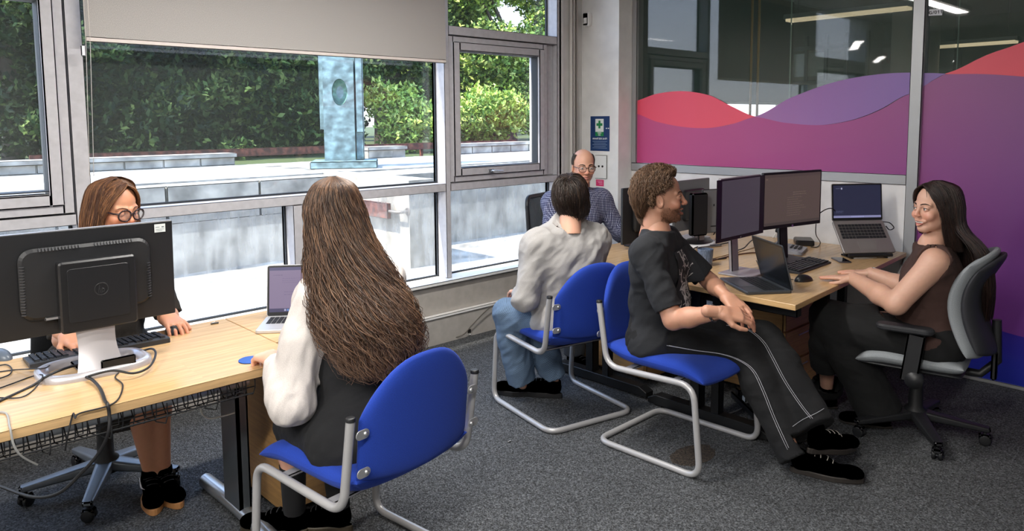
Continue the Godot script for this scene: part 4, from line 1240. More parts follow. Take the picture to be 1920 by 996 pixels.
# front of the chair towards local -z
func office_chair(label: String, pos: Vector3, turn: float, seat_y: float, arms: Material, cushion: Material, base_turn: float, back := "tall", armrest := true) -> Node3D:
	var t := thing("office_chair", label, "chair", pos, turn)
	var black := mat("chair_plastic", hx("1c1d20"), 0.45)
	var m: M
	for k in 5:
		var a := base_turn + TAU * k / 5
		var d := Vector3(sin(a), 0, cos(a))
		m = M.new()
		var sdv := Vector3(d.z, 0, -d.x)
		var n := 8
		m.grid(func(s: float, q: float) -> Vector3:
			var r := lerpf(0.03, 0.315, q)
			var w := lerpf(0.034, 0.02, q)
			var hh := lerpf(0.045, 0.022, q)
			var ang := s * TAU
			var y := lerpf(0.105, 0.078, q)
			return d * r + sdv * (w * clampf(cos(ang) * 1.35, -1, 1)) + Vector3(0, y + hh * 0.5 * clampf(sin(ang) * 1.35, -1, 1), 0), 16, n)
		m.box(d * 0.315 + Vector3(0, 0.078, 0), Vector3(0.036, 0.022, 0.02), Basis(Vector3.UP, a), 0.006)
		put(m, "base_arm", arms, t)
		castor(t, d * 0.302, a + 0.7 * k, black)
	m = M.new()
	m.lathe(PackedVector2Array([Vector2(0, 0.07), Vector2(0.05, 0.07), Vector2(0.052, 0.13), Vector2(0.034, 0.145), Vector2(0.032, seat_y - 0.16), Vector2(0.02, seat_y - 0.15), Vector2(0.02, seat_y - 0.07)]), Transform3D.IDENTITY, 20)
	put(m, "gas_column", black, t)
	one_box("mechanism", Vector3(0, seat_y - 0.075, 0.02), Vector3(0.16, 0.045, 0.24), black, t, 0.012)
	for s: float in [0.06, 0.17]:
		m = M.new(); m.tube(PackedVector3Array([Vector3(0.08, seat_y - 0.08, s - 0.06), Vector3(0.2, seat_y - 0.085, s - 0.06), Vector3(0.235, seat_y - 0.14, s - 0.06)]), 0.006, 8)
		m.box(Vector3(0.24, seat_y - 0.155, s - 0.06), Vector3(0.02, 0.045, 0.035), Basis.IDENTITY, 0.008)
		put(m, "lever", mat("lever", hx("2e2f33"), 0.25, 0.5), t)
	m = M.new()
	pad(m, 0.245, func(_a: float) -> float: return -0.225, func(_a: float) -> float: return 0.24, 0.075, func(x: float, y: float) -> float: return 0.025 * (x / 0.24) * (x / 0.24) - 0.03 * pow(clampf((y - 0.1) / 0.14, 0, 1), 2.0), Transform3D(Basis(Vector3.RIGHT, Vector3.FORWARD, Vector3.UP), Vector3(0, seat_y - 0.03, 0)))
	put(m, "seat", cushion, t)
	m = M.new()
	pad(m, 0.235, func(_a: float) -> float: return -0.215, func(_a: float) -> float: return 0.23, 0.03, func(x: float, y: float) -> float: return -0.03 + 0.02 * (x / 0.24) * (x / 0.24), Transform3D(Basis(Vector3.RIGHT, Vector3.FORWARD, Vector3.UP), Vector3(0, seat_y - 0.035, 0)))
	put(m, "seat_pan", black, t)
	var by := seat_y + 0.1
	if back == "tall":
		var cv := func(x: float, y: float) -> float:
			var q := y - by
			return 0.235 + 0.05 * pow(absf(x) / 0.22, 2.0) * -0.9 + 0.22 * q - 0.10 * sin(clampf(q / 0.5, -0.1, 1.1) * PI) + 0.02
		m = M.new()
		pad(m, 0.222, func(a: float) -> float: return by - 0.08 + 0.03 * a * a, func(a: float) -> float: return by + 0.44 - 0.06 * pow(absf(a), 3.0), 0.075, cv, Transform3D.IDENTITY)
		put(m, "backrest", cushion, t)
		m = M.new()
		pad(m, 0.212, func(a: float) -> float: return by - 0.06 + 0.03 * a * a, func(a: float) -> float: return by + 0.42 - 0.06 * pow(absf(a), 3.0), 0.06, func(x: float, y: float) -> float: return float(cv.call(x, y)) + 0.045, Transform3D.IDENTITY)
		put(m, "back_shell", mat("shell", hx("2b2c31"), 0.55), t)
	else:
		m = M.new()
		var loop := []
		for q in rrect(0.44, 0.52, 0.06, 5): loop.append(Vector3(q.x, by + 0.22 + q.y, 0.25 + 0.06 * (q.y) - 0.03 * pow(absf(q.x) / 0.22, 2.0)))
		loop.append(loop[0])
		m.tube(PackedVector3Array(loop), 0.016, 8)
		put(m, "back_frame", black, t)
		m = M.new()
		pad(m, 0.21, func(_a: float) -> float: return by - 0.03, func(_a: float) -> float: return by + 0.47, 0.006, func(x: float, y: float) -> float: return 0.25 + 0.06 * (y - by - 0.22) - 0.03 * pow(absf(x) / 0.22, 2.0), Transform3D.IDENTITY)
		put(m, "back_mesh", mat("mesh_back", Color(0.05, 0.055, 0.06, 0.72), 0.8, 0.0, "", 1.0, 0.0, {"transparency": BaseMaterial3D.TRANSPARENCY_ALPHA}), t)
	m = M.new(); m.tube(PackedVector3Array([Vector3(0, seat_y - 0.075, 0.1), Vector3(0, seat_y - 0.075, 0.27), Vector3(0, seat_y, 0.335), Vector3(0, by + 0.1, 0.325)]), 0.02, 8)
	m.box(Vector3(0, seat_y - 0.02, 0.325), Vector3(0.07, 0.14, 0.025), Basis.IDENTITY, 0.008)
	put(m, "back_upright", black, t)
	if armrest:
		for s: float in [-1, 1]:
			m = M.new()
			m.tube(PackedVector3Array([Vector3(s * 0.12, seat_y - 0.075, 0.03), Vector3(s * 0.27, seat_y - 0.075, 0.03)]), 0.016, 8)
			m.box(Vector3(s * 0.285, seat_y + 0.03, 0.02), Vector3(0.03, 0.24, 0.075), Basis(Vector3.RIGHT, 0.12), 0.008)
			m.lathe(PackedVector2Array([Vector2(0.04, -0.018), Vector2(0.04, 0.018), Vector2(0, 0.02)]), Transform3D(Basis(Vector3.BACK, -s * PI / 2), Vector3(s * 0.285, seat_y - 0.075, 0.03)), 18)
			put(m, "arm_post", black, t)
			m = M.new()
			m.prism(rrect(0.085, 0.25, 0.04, 6), -0.014, 0.014, Transform3D(Basis(Vector3.RIGHT, Vector3.FORWARD, Vector3.UP), Vector3(s * 0.28, seat_y + 0.165, -0.02)), 0.008)
			put(m, "arm_pad", mat("arm_pad", hx("26272b"), 0.5), t)
	return t
func build_chairs() -> void:
	# nearest: the long-haired woman's
	cantilever_chair("blue cantilever chair under the woman with long brown hair", Vector3(1.345, 0, -2.19), atan2(0.116, 0.993))
	cantilever_chair("blue cantilever chair under the man in the grey sweatshirt", Vector3(2.955, 0, -2.73), -atan2(0.12, 0.57))
	cantilever_chair("blue cantilever chair under the bearded man in black", Vector3(3.02, 0, -2.0), PI + 0.02)
	var sil := mat("chair_silver", hx("7e858d"), 0.4, 0.5)
	var blk := mat("chair_plastic", hx("1c1d20"), 0.45)
	office_chair("office chair with a grey star base under the woman with glasses", Vector3(0.85, 0, -3.52), PI, 0.47, sil, mat("cushion_dark", hx("24262b"), 0.9, 0.0, "cloth", 7.0, 0.5), 0.15, "tall", false)
	office_chair("grey and black swivel armchair under the smiling woman", Vector3(3.98, 0, -1.23), 0.16, 0.44, blk, mat("cushion_grey", hx("a3a9ae"), 0.9, 0.0, "cloth", 7.0, 0.4), 0.15)
	office_chair("black mesh backed office chair under the balding man", Vector3(4.02, 0, -3.63), PI + 0.28, 0.46, blk, mat("cushion_dark", hx("24262b"), 0.9), 0.4, "mesh", false)

# ================================================================ screens, keyboards, cables
func screen_mat(key: String, im: Image) -> StandardMaterial3D:
	if mats.has(key): return mats[key]
	var m := StandardMaterial3D.new()
	var tx := ImageTexture.create_from_image(im)
	m.albedo_color = Color(0.02, 0.02, 0.025)
	m.roughness = 0.22
	m.emission_enabled = true
	m.emission_texture = tx
	m.emission = Color.BLACK
	m.emission_energy_multiplier = 1.0
	mats[key] = m
	return m
func text_lines(im: Image, x0: int, y0: int, n: int, dy: int, w: int, c: Color, sd: int) -> void:
	var r := RandomNumberGenerator.new()
	r.seed = sd
	for k in n:
		var x := x0
		var lim := x0 + int(w * r.randf_range(0.5, 1.0))
		while x < lim:
			var l := r.randi_range(3, 10)
			im.fill_rect(Rect2i(x, y0 + k * dy, mini(l, lim - x), 2), c)
			x += l + 3
# a flat picture on a quad facing local +z
func picture(called: String, w: float, h: float, ma: Material, parent: Node3D, xf: Transform3D) -> MeshInstance3D:
	var m := M.new()
	m.use_u = true
	var n := (xf.basis * Vector3.BACK).normalized()
	var k := m.add(xf * Vector3(-w / 2, h / 2, 0), n, Vector2(0, 0))
	m.add(xf * Vector3(w / 2, h / 2, 0), n, Vector2(1, 0)); m.add(xf * Vector3(w / 2, -h / 2, 0), n, Vector2(1, 1)); m.add(xf * Vector3(-w / 2, -h / 2, 0), n, Vector2(0, 1))
	m.i.append_array([k, k + 1, k + 2, k, k + 2, k + 3])
	return put(m, called, ma, parent)
# L, R: middles of the left and right edges as its user sees them
func monitor(label: String, L: Vector3, R: Vector3, hgt: float, desk_y: float, scr: Material, frame: Material, stand: String, base_shift := 0.0) -> Node3D:
	var c := (L + R) * 0.5
	var w := Vector2(R.x - L.x, R.z - L.z).length()
	var yaw := atan2(-(R.z - L.z), R.x - L.x)
	var t := thing("monitor", label, "monitor", Vector3(c.x, desk_y, c.z), yaw)
	var cy := c.y - desk_y
	var m := M.new()
	m.prism(rrect(w, hgt, 0.006, 3), -0.012, 0.006, Transform3D(Basis.IDENTITY, Vector3(0, cy, 0)), 0.002)
	put(m, "housing", frame, t)
	m = M.new()
	m.prism(rrect(w * 0.62, hgt * 0.62, 0.03, 4), -0.04, -0.011, Transform3D(Basis.IDENTITY, Vector3(0, cy, 0)), 0.01)
	put(m, "back_cover", mat("mon_black", hx("191a1d"), 0.5), t)
	picture("screen", w - 0.024, hgt - 0.034, scr, t, Transform3D(Basis.IDENTITY, Vector3(0, cy + 0.004, 0.0065)))
	var sm := mat("mon_silver", hx("a39fa3"), 0.35, 0.5) if stand == "silver" else mat("mon_black", hx("191a1d"), 0.5)
	m = M.new()
	m.box(Vector3(0, cy * 0.5, -0.055 + base_shift * 0.5), Vector3(0.075, cy + 0.02, 0.022), Basis(Vector3.RIGHT, -0.06), 0.004)
	put(m, "neck", sm, t)
	m = M.new()
	m.prism(rrect(0.24, 0.19, 0.012, 3), 0.0, 0.011, Transform3D(Basis(Vector3.RIGHT, Vector3.FORWARD, Vector3.UP), Vector3(0, 0, base_shift)), 0.003)
	put(m, "base", sm, t)
	return t
# hinge-centre pose: position of the middle of the front edge, facing dir towards its user
func laptop(label: String, front: Vector3, face: Vector2, wid: float, dep: float, tilt: float, lid: float, body: Material, scr: Material, lid_h := -1.0, flipped := false) -> Node3D:
	face = face.normalized()
	var t := thing("laptop", label, "laptop", front, atan2(face.x, face.y))
	# local: +z towards the user, x to the user's right
	var bb := Basis(Vector3.RIGHT, tilt)
	var m := M.new()
	m.prism(rrect(wid, dep, 0.012, 4), 0.0, 0.015, Transform3D(bb * Basis(Vector3.RIGHT, Vector3.FORWARD, Vector3.UP), bb * Vector3(0, 0, -dep * 0.5)), 0.003)
	var base := put(m, "base", body, t)
	var km := mat("key_dark", hx("202226"), 0.6)
	m = M.new()
	for r in 5:
		var nk := 13
		for k in nk:
			if r == 4 and k > 3 and k < 8: continue
			var kw := wid * 0.86 / nk
			m.box(bb * Vector3(-wid * 0.43 + (k + 0.5) * kw, 0.0162, -dep + dep * 0.16 + r * dep * 0.092), Vector3(kw * 0.86, 0.0024, dep * 0.075), bb, 0.0006)
		if r == 4: m.box(bb * Vector3(-wid * 0.43 + 6.0 * wid * 0.86 / nk, 0.0162, -dep + dep * 0.16 + r * dep * 0.092), Vector3(wid * 0.86 / nk * 3.8, 0.0024, dep * 0.075), bb, 0.0006)
	put(m, "keyboard", km, base)
	m = M.new(); m.box(bb * Vector3(0, 0.0152, -dep * 0.22), Vector3(wid * 0.34, 0.001, dep * 0.3), bb)
	put(m, "touchpad", mat("touchpad_" + str(body.get_instance_id()), (body as StandardMaterial3D).albedo_color.darkened(0.12), 0.4), base)
	var lh := dep if lid_h < 0.0 else lid_h
	var hinge := bb * Vector3(0, 0.012, -dep)
	var lb := Basis(Vector3.RIGHT, lid)          # 0 = upright, positive leans away from the user... rotation about x
	m = M.new()
	m.prism(rrect(wid, lh, 0.01, 4), -0.007, 0.0, Transform3D(lb, hinge + lb * Vector3(0, lh * 0.5, 0)), 0.002)
	var ld := put(m, "lid", body, t)
	m = M.new()
	m.prism(rrect(wid - 0.006, lh - 0.006, 0.008, 4), 0.0, 0.0008, Transform3D(lb, hinge + lb * Vector3(0, lh * 0.5, 0)))
	put(m, "bezel", mat("bezel", hx("101116"), 0.3), ld)
	picture("screen", wid - 0.022, lh - 0.03, scr, ld, Transform3D(lb, hinge + lb * Vector3(0, lh * 0.5 + 0.004, 0.0012)))
	return t
func keyboard(label: String, pos: Vector3, yaw: float, w := 0.44, d := 0.145, light := false) -> void:
	var t := thing("keyboard", label, "keyboard", pos, yaw)
	var tl := Basis(Vector3.RIGHT, 0.07)
	var m := M.new()
	m.prism(PackedVector2Array([Vector2(-d / 2, 0.0), Vector2(d / 2, 0.0), Vector2(d / 2, 0.018), Vector2(d / 2 - 0.01, 0.022), Vector2(-d / 2 + 0.012, 0.012), Vector2(-d / 2, 0.008)]), -w / 2, w / 2, Transform3D(Basis(Vector3.FORWARD, Vector3.UP, Vector3.RIGHT), Vector3.ZERO), 0.002)
	put(m, "case", mat("kb_case", hx("2b2d31"), 0.45), t)
	m = M.new()
	for r in 6:
		var nk := 20
		for k in nk:
			if k == 14 or (r == 0 and k in [1, 5, 10]): continue
			if r == 5 and k in [4, 5, 6, 7, 8]: continue
			m.box(Vector3(-w * 0.47 + (k + 0.5) * w * 0.94 / nk, 0.0245 - r * 0.0016 * d / 0.145, d * (-0.38 + r * 0.15)), Vector3(w * 0.94 / nk * 0.82, 0.007, d * 0.12), tl, 0.0015)
	m.box(Vector3(-w * 0.47 + 6.5 * w * 0.94 / 20, 0.0165, d * 0.37), Vector3(w * 0.94 / 20 * 4.8, 0.007, d * 0.12), tl, 0.0015)
	put(m, "keys", mat("kb_keys", hx("303237"), 0.4), t)
func mouse(label: String, pos: Vector3, yaw: float, ma: Material) -> void:
	var t := thing("computer_mouse", label, "mouse", pos, yaw)
	var m := M.new()
	m.grid(func(s: float, q: float) -> Vector3:
		var a := s * TAU
		var ph := q * PI * 0.5
		return Vector3(0.031 * cos(a) * cos(ph) * (1.0 - 0.1 * sin(a)), 0.036 * sin(ph) * (1.0 + 0.15 * -sin(a) * cos(ph)), 0.057 * sin(a) * cos(ph)), 28, 10)
	put(m, "body", ma, t)
	m = M.new(); m.tube(PackedVector3Array([Vector3(-0.003, 0.03, -0.034), Vector3(0.003, 0.03, -0.034)]), 0.007, 10)
	put(m, "wheel", mat("wheel", hx("3a3b3f"), 0.6), t)
func cable(label: String, pts: Array, r: float, ma: Material, per := 8) -> void:
	var m := M.new()
	m.tube(smooth_path(pts, per), r, 6)
	tag(put(m, "cable", ma), label, "cable")

func build_devices() -> void:
	var dy := 0.74
	var black := mat("mon_black", hx("191a1d"), 0.5)
	var silver := mat("mon_silver", hx("a39fa3"), 0.35, 0.5)
	big_monitor()
	# ---- screens
	var im := Image.create(256, 144, false, Image.FORMAT_RGB8)
	im.fill(Color(0.17, 0.16, 0.18))
	var s_dark := screen_mat("scr_dark", im)
	im = Image.create(320, 180, false, Image.FORMAT_RGB8)
	im.fill(Color(0.225, 0.19, 0.175))
	im.fill_rect(Rect2i(0, 0, 320, 10), Color(0.2, 0.17, 0.16))
	im.fill_rect(Rect2i(6, 14, 10, 4), Color(0.3, 0.25, 0.22))
	text_lines(im, 160, 66, 2, 8, 80, Color(0.31, 0.265, 0.235), 4)
	text_lines(im, 128, 84, 9, 8, 110, Color(0.29, 0.245, 0.22), 5)
	im.fill_rect(Rect2i(0, 170, 320, 10), Color(0.19, 0.165, 0.155))
	var s_doc := screen_mat("scr_doc", im)
	im = Image.create(320, 200, false, Image.FORMAT_RGB8)
	im.fill(Color(0.1, 0.105, 0.17))
	text_lines(im, 18, 18, 1, 6, 40, Color(0.36, 0.37, 0.45), 6)
	im.fill_rect(Rect2i(52, 14, 9, 11), Color(0.48, 0.48, 0.55))
	text_lines(im, 16, 158, 2, 8, 70, Color(0.3, 0.32, 0.42), 7)
	im.fill_rect(Rect2i(0, 186, 320, 14), Color(0.37, 0.37, 0.48))
	for k in 8: im.fill_rect(Rect2i(120 + k * 11, 190, 6, 6), Color(0.45, 0.46, 0.6))
	var s_navy := screen_mat("scr_navy", im)
	im = Image.create(320, 200, false, Image.FORMAT_RGB8)
	im.fill(Color(0.4, 0.36, 0.44))
	im.fill_rect(Rect2i(0, 0, 320, 14), Color(0.27, 0.26, 0.36))
	text_lines(im, 20, 34, 1, 6, 60, Color(0.3, 0.27, 0.36), 8)
	text_lines(im, 60, 50, 3, 9, 120, Color(0.35, 0.31, 0.4), 9)
	text_lines(im, 70, 110, 2, 12, 120, Color(0.32, 0.29, 0.38), 10)
	im.fill_rect(Rect2i(0, 184, 320, 16), Color(0.22, 0.21, 0.3))
	for k in 14: im.fill_rect(Rect2i(70 + k * 13, 187, 9, 9), [Color(0.5, 0.5, 0.6), Color(0.32, 0.42, 0.6), Color(0.55, 0.45, 0.45)][k % 3])
	var s_mac := screen_mat("scr_mac", im)
	im = Image.create(64, 40, false, Image.FORMAT_RGB8)
	im.fill(Color(0.015, 0.016, 0.02))
	var s_off := screen_mat("scr_off", im)
	# ---- partition desk
	var t := monitor("slim silver edged monitor turned towards the bearded man", at_d(1349, 398, 3.95), at_d(1424, 381, 4.26), 0.345, dy, s_dark, mat("mon_silver_edge", hx("8f8b90"), 0.35, 0.5), "silver", 0.03)
	one_box("emblem", Vector3(0, at_d(1388, 390, 4.1).y - dy - 0.163, 0.0072), Vector3(0.012, 0.008, 0.001), silver, t, 0.0)
	one_box("front_bezel", Vector3(0, at_d(1388, 390, 4.1).y - dy, 0.0055), Vector3(0.53, 0.338, 0.0015), mat("bezel", hx("101116"), 0.3), t, 0.0)
	t = monitor("black framed monitor showing a document beside the raised laptop", at_d(1429, 379, 4.30), at_d(1538, 368, 4.58), 0.335, dy, s_doc, black, "black", -0.02)
	one_box("emblem", Vector3(0, at_d(1480, 375, 4.4).y - dy - 0.16, 0.0075), Vector3(0.014, 0.014, 0.001), mat("bolt", hx("d8d9db"), 0.25, 0.9), t, 0.0)
	laptop("dark grey laptop half closed on the desk corner beside the bearded man", Vector3(3.375, dy, -1.925), Vector2(-0.8, -0.6), 0.345, 0.235, 0.0, 0.26, mat("lap_dark", hx("4d5258"), 0.4, 0.5), s_off)
	# raised laptop on its stand
	var fr := at_y(1630, 476, dy + 0.028)
	var rl := laptop("silver grey laptop raised steeply on a black stand by the partition", fr, Vector2(-0.62, 0.785), 0.335, 0.235, 0.86, -0.1, mat("lap_grey", hx("8f8a88"), 0.4, 0.4), s_navy)
	for e in [[[at_d(1534, 402, 4.585), at_d(1548, 393, 4.6), at_d(1560, 391, 4.62), at_d(1566, 396, 4.63)], "display_lead"], [[at_d(1656, 416, 4.62), at_d(1668, 418, 4.63), at_d(1676, 427, 4.63), at_d(1668, 431, 4.63), at_d(1661, 424, 4.62)], "power_lead"]]:
		var cm := M.new()
		cm.tube(smooth_path(e[0], 8), 0.0032, 6)
		put(cm, e[1], mat("cable_black", hx("1a1a1c"), 0.5), rl).transform = rl.transform.affine_inverse()
	t = thing("laptop_stand", "black tilted laptop stand under the raised laptop", "laptop stand", Vector3(fr.x, dy, fr.z), atan2(-0.62, 0.785))
	var m := M.new(); m.tube(PackedVector3Array([Vector3(-0.14, 0.02, 0.012), Vector3(0.14, 0.02, 0.012)]), 0.011, 10)
	put(m, "lip", black, t)
	m = M.new(); m.box(Vector3(0, 0.024, -0.02) + Basis(Vector3.RIGHT, 0.86) * Vector3(0, -0.012, -0.085), Vector3(0.27, 0.008, 0.19), Basis(Vector3.RIGHT, 0.86), 0.002)
	put(m, "plate", black, t)
	for s: float in [-1, 1]:
		m = M.new(); m.box(Vector3(s * 0.11, 0.035, -0.09), Vector3(0.012, 0.065, 0.02), Basis(Vector3.RIGHT, -0.2), 0.002)
		m.box(Vector3(s * 0.11, 0.005, -0.055), Vector3(0.012, 0.01, 0.13), Basis.IDENTITY, 0.002)
		put(m, "leg", black, t)
	keyboard("black keyboard lying between the two partition desk laptops", Vector3(4.13, dy, -1.90), 0.03, 0.44, 0.14)
	mouse("black mouse on the partition desk beside the dark laptop", at_y(1507, 527, dy), 1.2, mat("mouse_black", hx("1d1d20"), 0.35))
	# docking box and pale device behind the keyboard
	t = thing("docking_box", "small black docking box on the desk below the document monitor", "dock", at_y(1507, 458, dy), 0.55)
	m = M.new(); m.prism(rrect(0.175, 0.12, 0.02, 4), 0.0, 0.038, Transform3D(Basis(Vector3.RIGHT, Vector3.FORWARD, Vector3.UP), Vector3.ZERO), 0.006)
	put(m, "case", mat("dock_black", hx("1a1b1d"), 0.35), t)
	m = M.new(); m.box(Vector3(0, 0.02, 0.061), Vector3(0.08, 0.012, 0.002), Basis.IDENTITY, 0.0005)
	put(m, "port_strip", mat("port", hx("33353a"), 0.4), t)
	t = thing("desk_phone", "grey desk telephone with a black handset rest behind the keyboard", "telephone", at_y(1478, 472, dy), 0.3)
	m = M.new(); m.prism(PackedVector2Array([Vector2(-0.1, 0), Vector2(0.1, 0), Vector2(0.1, 0.02), Vector2(-0.09, 0.045)]), -0.12, 0.12, Transform3D(Basis(Vector3.BACK, Vector3.UP, Vector3.LEFT), Vector3.ZERO), 0.004)
	put(m, "case", mat("phone_grey", hx("8d8d92"), 0.5), t)
	m = M.new(); m.tube(smooth_path([Vector3(-0.1, 0.055, -0.05), Vector3(0, 0.062, -0.05), Vector3(0.1, 0.045, -0.05)], 6), 0.014, 8)
	put(m, "handset", black, t)
	m = M.new()
	for r in 3:
		for k in 4: m.box(Vector3(-0.03 + k * 0.03, 0.035 - r * 0.003, 0.02 + r * 0.025), Vector3(0.018, 0.006, 0.014), Basis.IDENTITY, 0.001)
	put(m, "buttons", black, t)
	t = thing("mobile_phone", "dark mobile phone lying in front of the raised laptop", "phone", at_y(1577, 489, dy), 0.75)
	m = M.new(); m.prism(rrect(0.15, 0.072, 0.01, 4), 0.0, 0.008, Transform3D(Basis(Vector3.RIGHT, Vector3.FORWARD, Vector3.UP), Vector3.ZERO), 0.002)
	put(m, "case", mat("phone_case", hx("55525a"), 0.3, 0.4), t)
	m = M.new(); m.prism(rrect(0.144, 0.066, 0.008, 4), 0.0, 0.0006, Transform3D(Basis(Vector3.RIGHT, Vector3.FORWARD, Vector3.UP), Vector3(0, 0.008, 0)))
	put(m, "screen", mat("phone_glass", hx("0d0d18"), 0.08), t)
	# ---- window-side partition desk: monitors seen from behind
	monitor("black monitor on the pillar side desk behind the bearded man's head", at_z(1252, 395, -3.0), at_z(1165, 405, -3.0), 0.375, dy, s_off, black, "black", 0.0)
	monitor("grey backed monitor beside the partition on the pillar side desk", at_z(1327, 385, -2.95) + Vector3(0, 0.02, 0), at_z(1262, 392, -2.95) + Vector3(0, 0.02, 0), 0.36, dy, s_off, mat("mon_grey", hx("6a6c6e"), 0.45, 0.2), "silver", 0.0)
	var aio := thing("all_in_one_computer", "small computer with a plain silver back panel beside the grey monitor", "computer", at_z(1318, 420, -2.72) * Vector3(1, 0, 1) + Vector3(0, dy, 0), -0.35)
	one_box("panel", Vector3(0.07, 0.235, 0.0), Vector3(0.16, 0.30, 0.012), mat("aio_silver", hx("8b8d8f"), 0.35, 0.4), aio, 0.004)
	one_box("black_back", Vector3(-0.05, 0.22, 0.012), Vector3(0.13, 0.29, 0.05), black, aio, 0.01)
	one_box("emblem", Vector3(0.085, 0.275, 0.0068), Vector3(0.01, 0.014, 0.001), black, aio, 0.0)
	one_box("lettering_strip", Vector3(0.085, 0.13, 0.0068), Vector3(0.05, 0.007, 0.001), black, aio, 0.0)
	one_box("neck", Vector3(0, 0.06, -0.02), Vector3(0.05, 0.12, 0.02), silver, aio)
	one_box("base", Vector3(0, 0.005, 0.0), Vector3(0.2, 0.01, 0.16), silver, aio, 0.003)
	# ring-shaped monitor base with a black top in front of it
	t = thing("ring_stand", "white rimmed black oval stand on the pillar side desk", "stand", at_y(1310, 458, dy), 0.3)
	m = M.new(); m.lathe(PackedVector2Array([Vector2(0.17, 0.0), Vector2(0.172, 0.012), Vector2(0.165, 0.018), Vector2(0.15, 0.02)]), Transform3D(Basis(Vector3(1, 0, 0), Vector3.UP, Vector3(0, 0, 0.62)), Vector3.ZERO), 36)
	put(m, "rim", mat("white_rim", hx("d6d6d8"), 0.3), t)
	m = M.new(); m.lathe(PackedVector2Array([Vector2(0.152, 0.018), Vector2(0.13, 0.032), Vector2(0.06, 0.036), Vector2(0, 0.036)]), Transform3D(Basis(Vector3(1, 0, 0), Vector3.UP, Vector3(0, 0, 0.62)), Vector3.ZERO), 36)
	put(m, "top", mat("dock_black", hx("1a1b1d"), 0.35), t)
	# mug
	t = thing("mug", "pale blue striped mug between the bearded man and the silver monitor", "mug", at_y(1322, 498, dy))
	m = M.new(); m.lathe(PackedVector2Array([Vector2(0, 0.0), Vector2(0.036, 0.0), Vector2(0.041, 0.01), Vector2(0.046, 0.09), Vector2(0.047, 0.1), Vector2(0.043, 0.1), Vector2(0.04, 0.02), Vector2(0, 0.015)]), Transform3D.IDENTITY, 28)
	put(m, "body", mat("mug", hx("8295b4"), 0.3, 0.0, "patina", 6.0, 0.0, {"scale3": Vector3(22, 3, 22)}), t)
	m = M.new(); m.tube(smooth_path([Vector3(0.042, 0.085, 0), Vector3(0.072, 0.08, 0), Vector3(0.074, 0.04, 0), Vector3(0.04, 0.025, 0)], 6), 0.0055, 8)
	put(m, "handle", mat("mug2", hx("8295b4"), 0.3), t)
	# ---- silver laptop by the long-haired woman
	laptop("slim silver laptop open on the desk-high pedestal", Vector3(1.385, dy, -2.765), Vector2(-0.60, 0.80), 0.315, 0.225, 0.0, -0.22, mat("lap_silver", hx("c9cacd"), 0.35, 0.5), s_mac)
	keyboard("black keyboard on the window desk behind the big monitor", Vector3(0.74, dy, -3.07), PI - 0.03, 0.47, 0.15)
	mouse("grey blue mouse at the edge of the window desk", at_y(2, 672, dy), 0.3, mat("mouse_grey", hx("5c6673"), 0.3))
	mouse("black mouse under the hand of the woman with glasses", Vector3(1.03, dy, -3.13), 2.9, mat("mouse_black", hx("1d1d20"), 0.35))

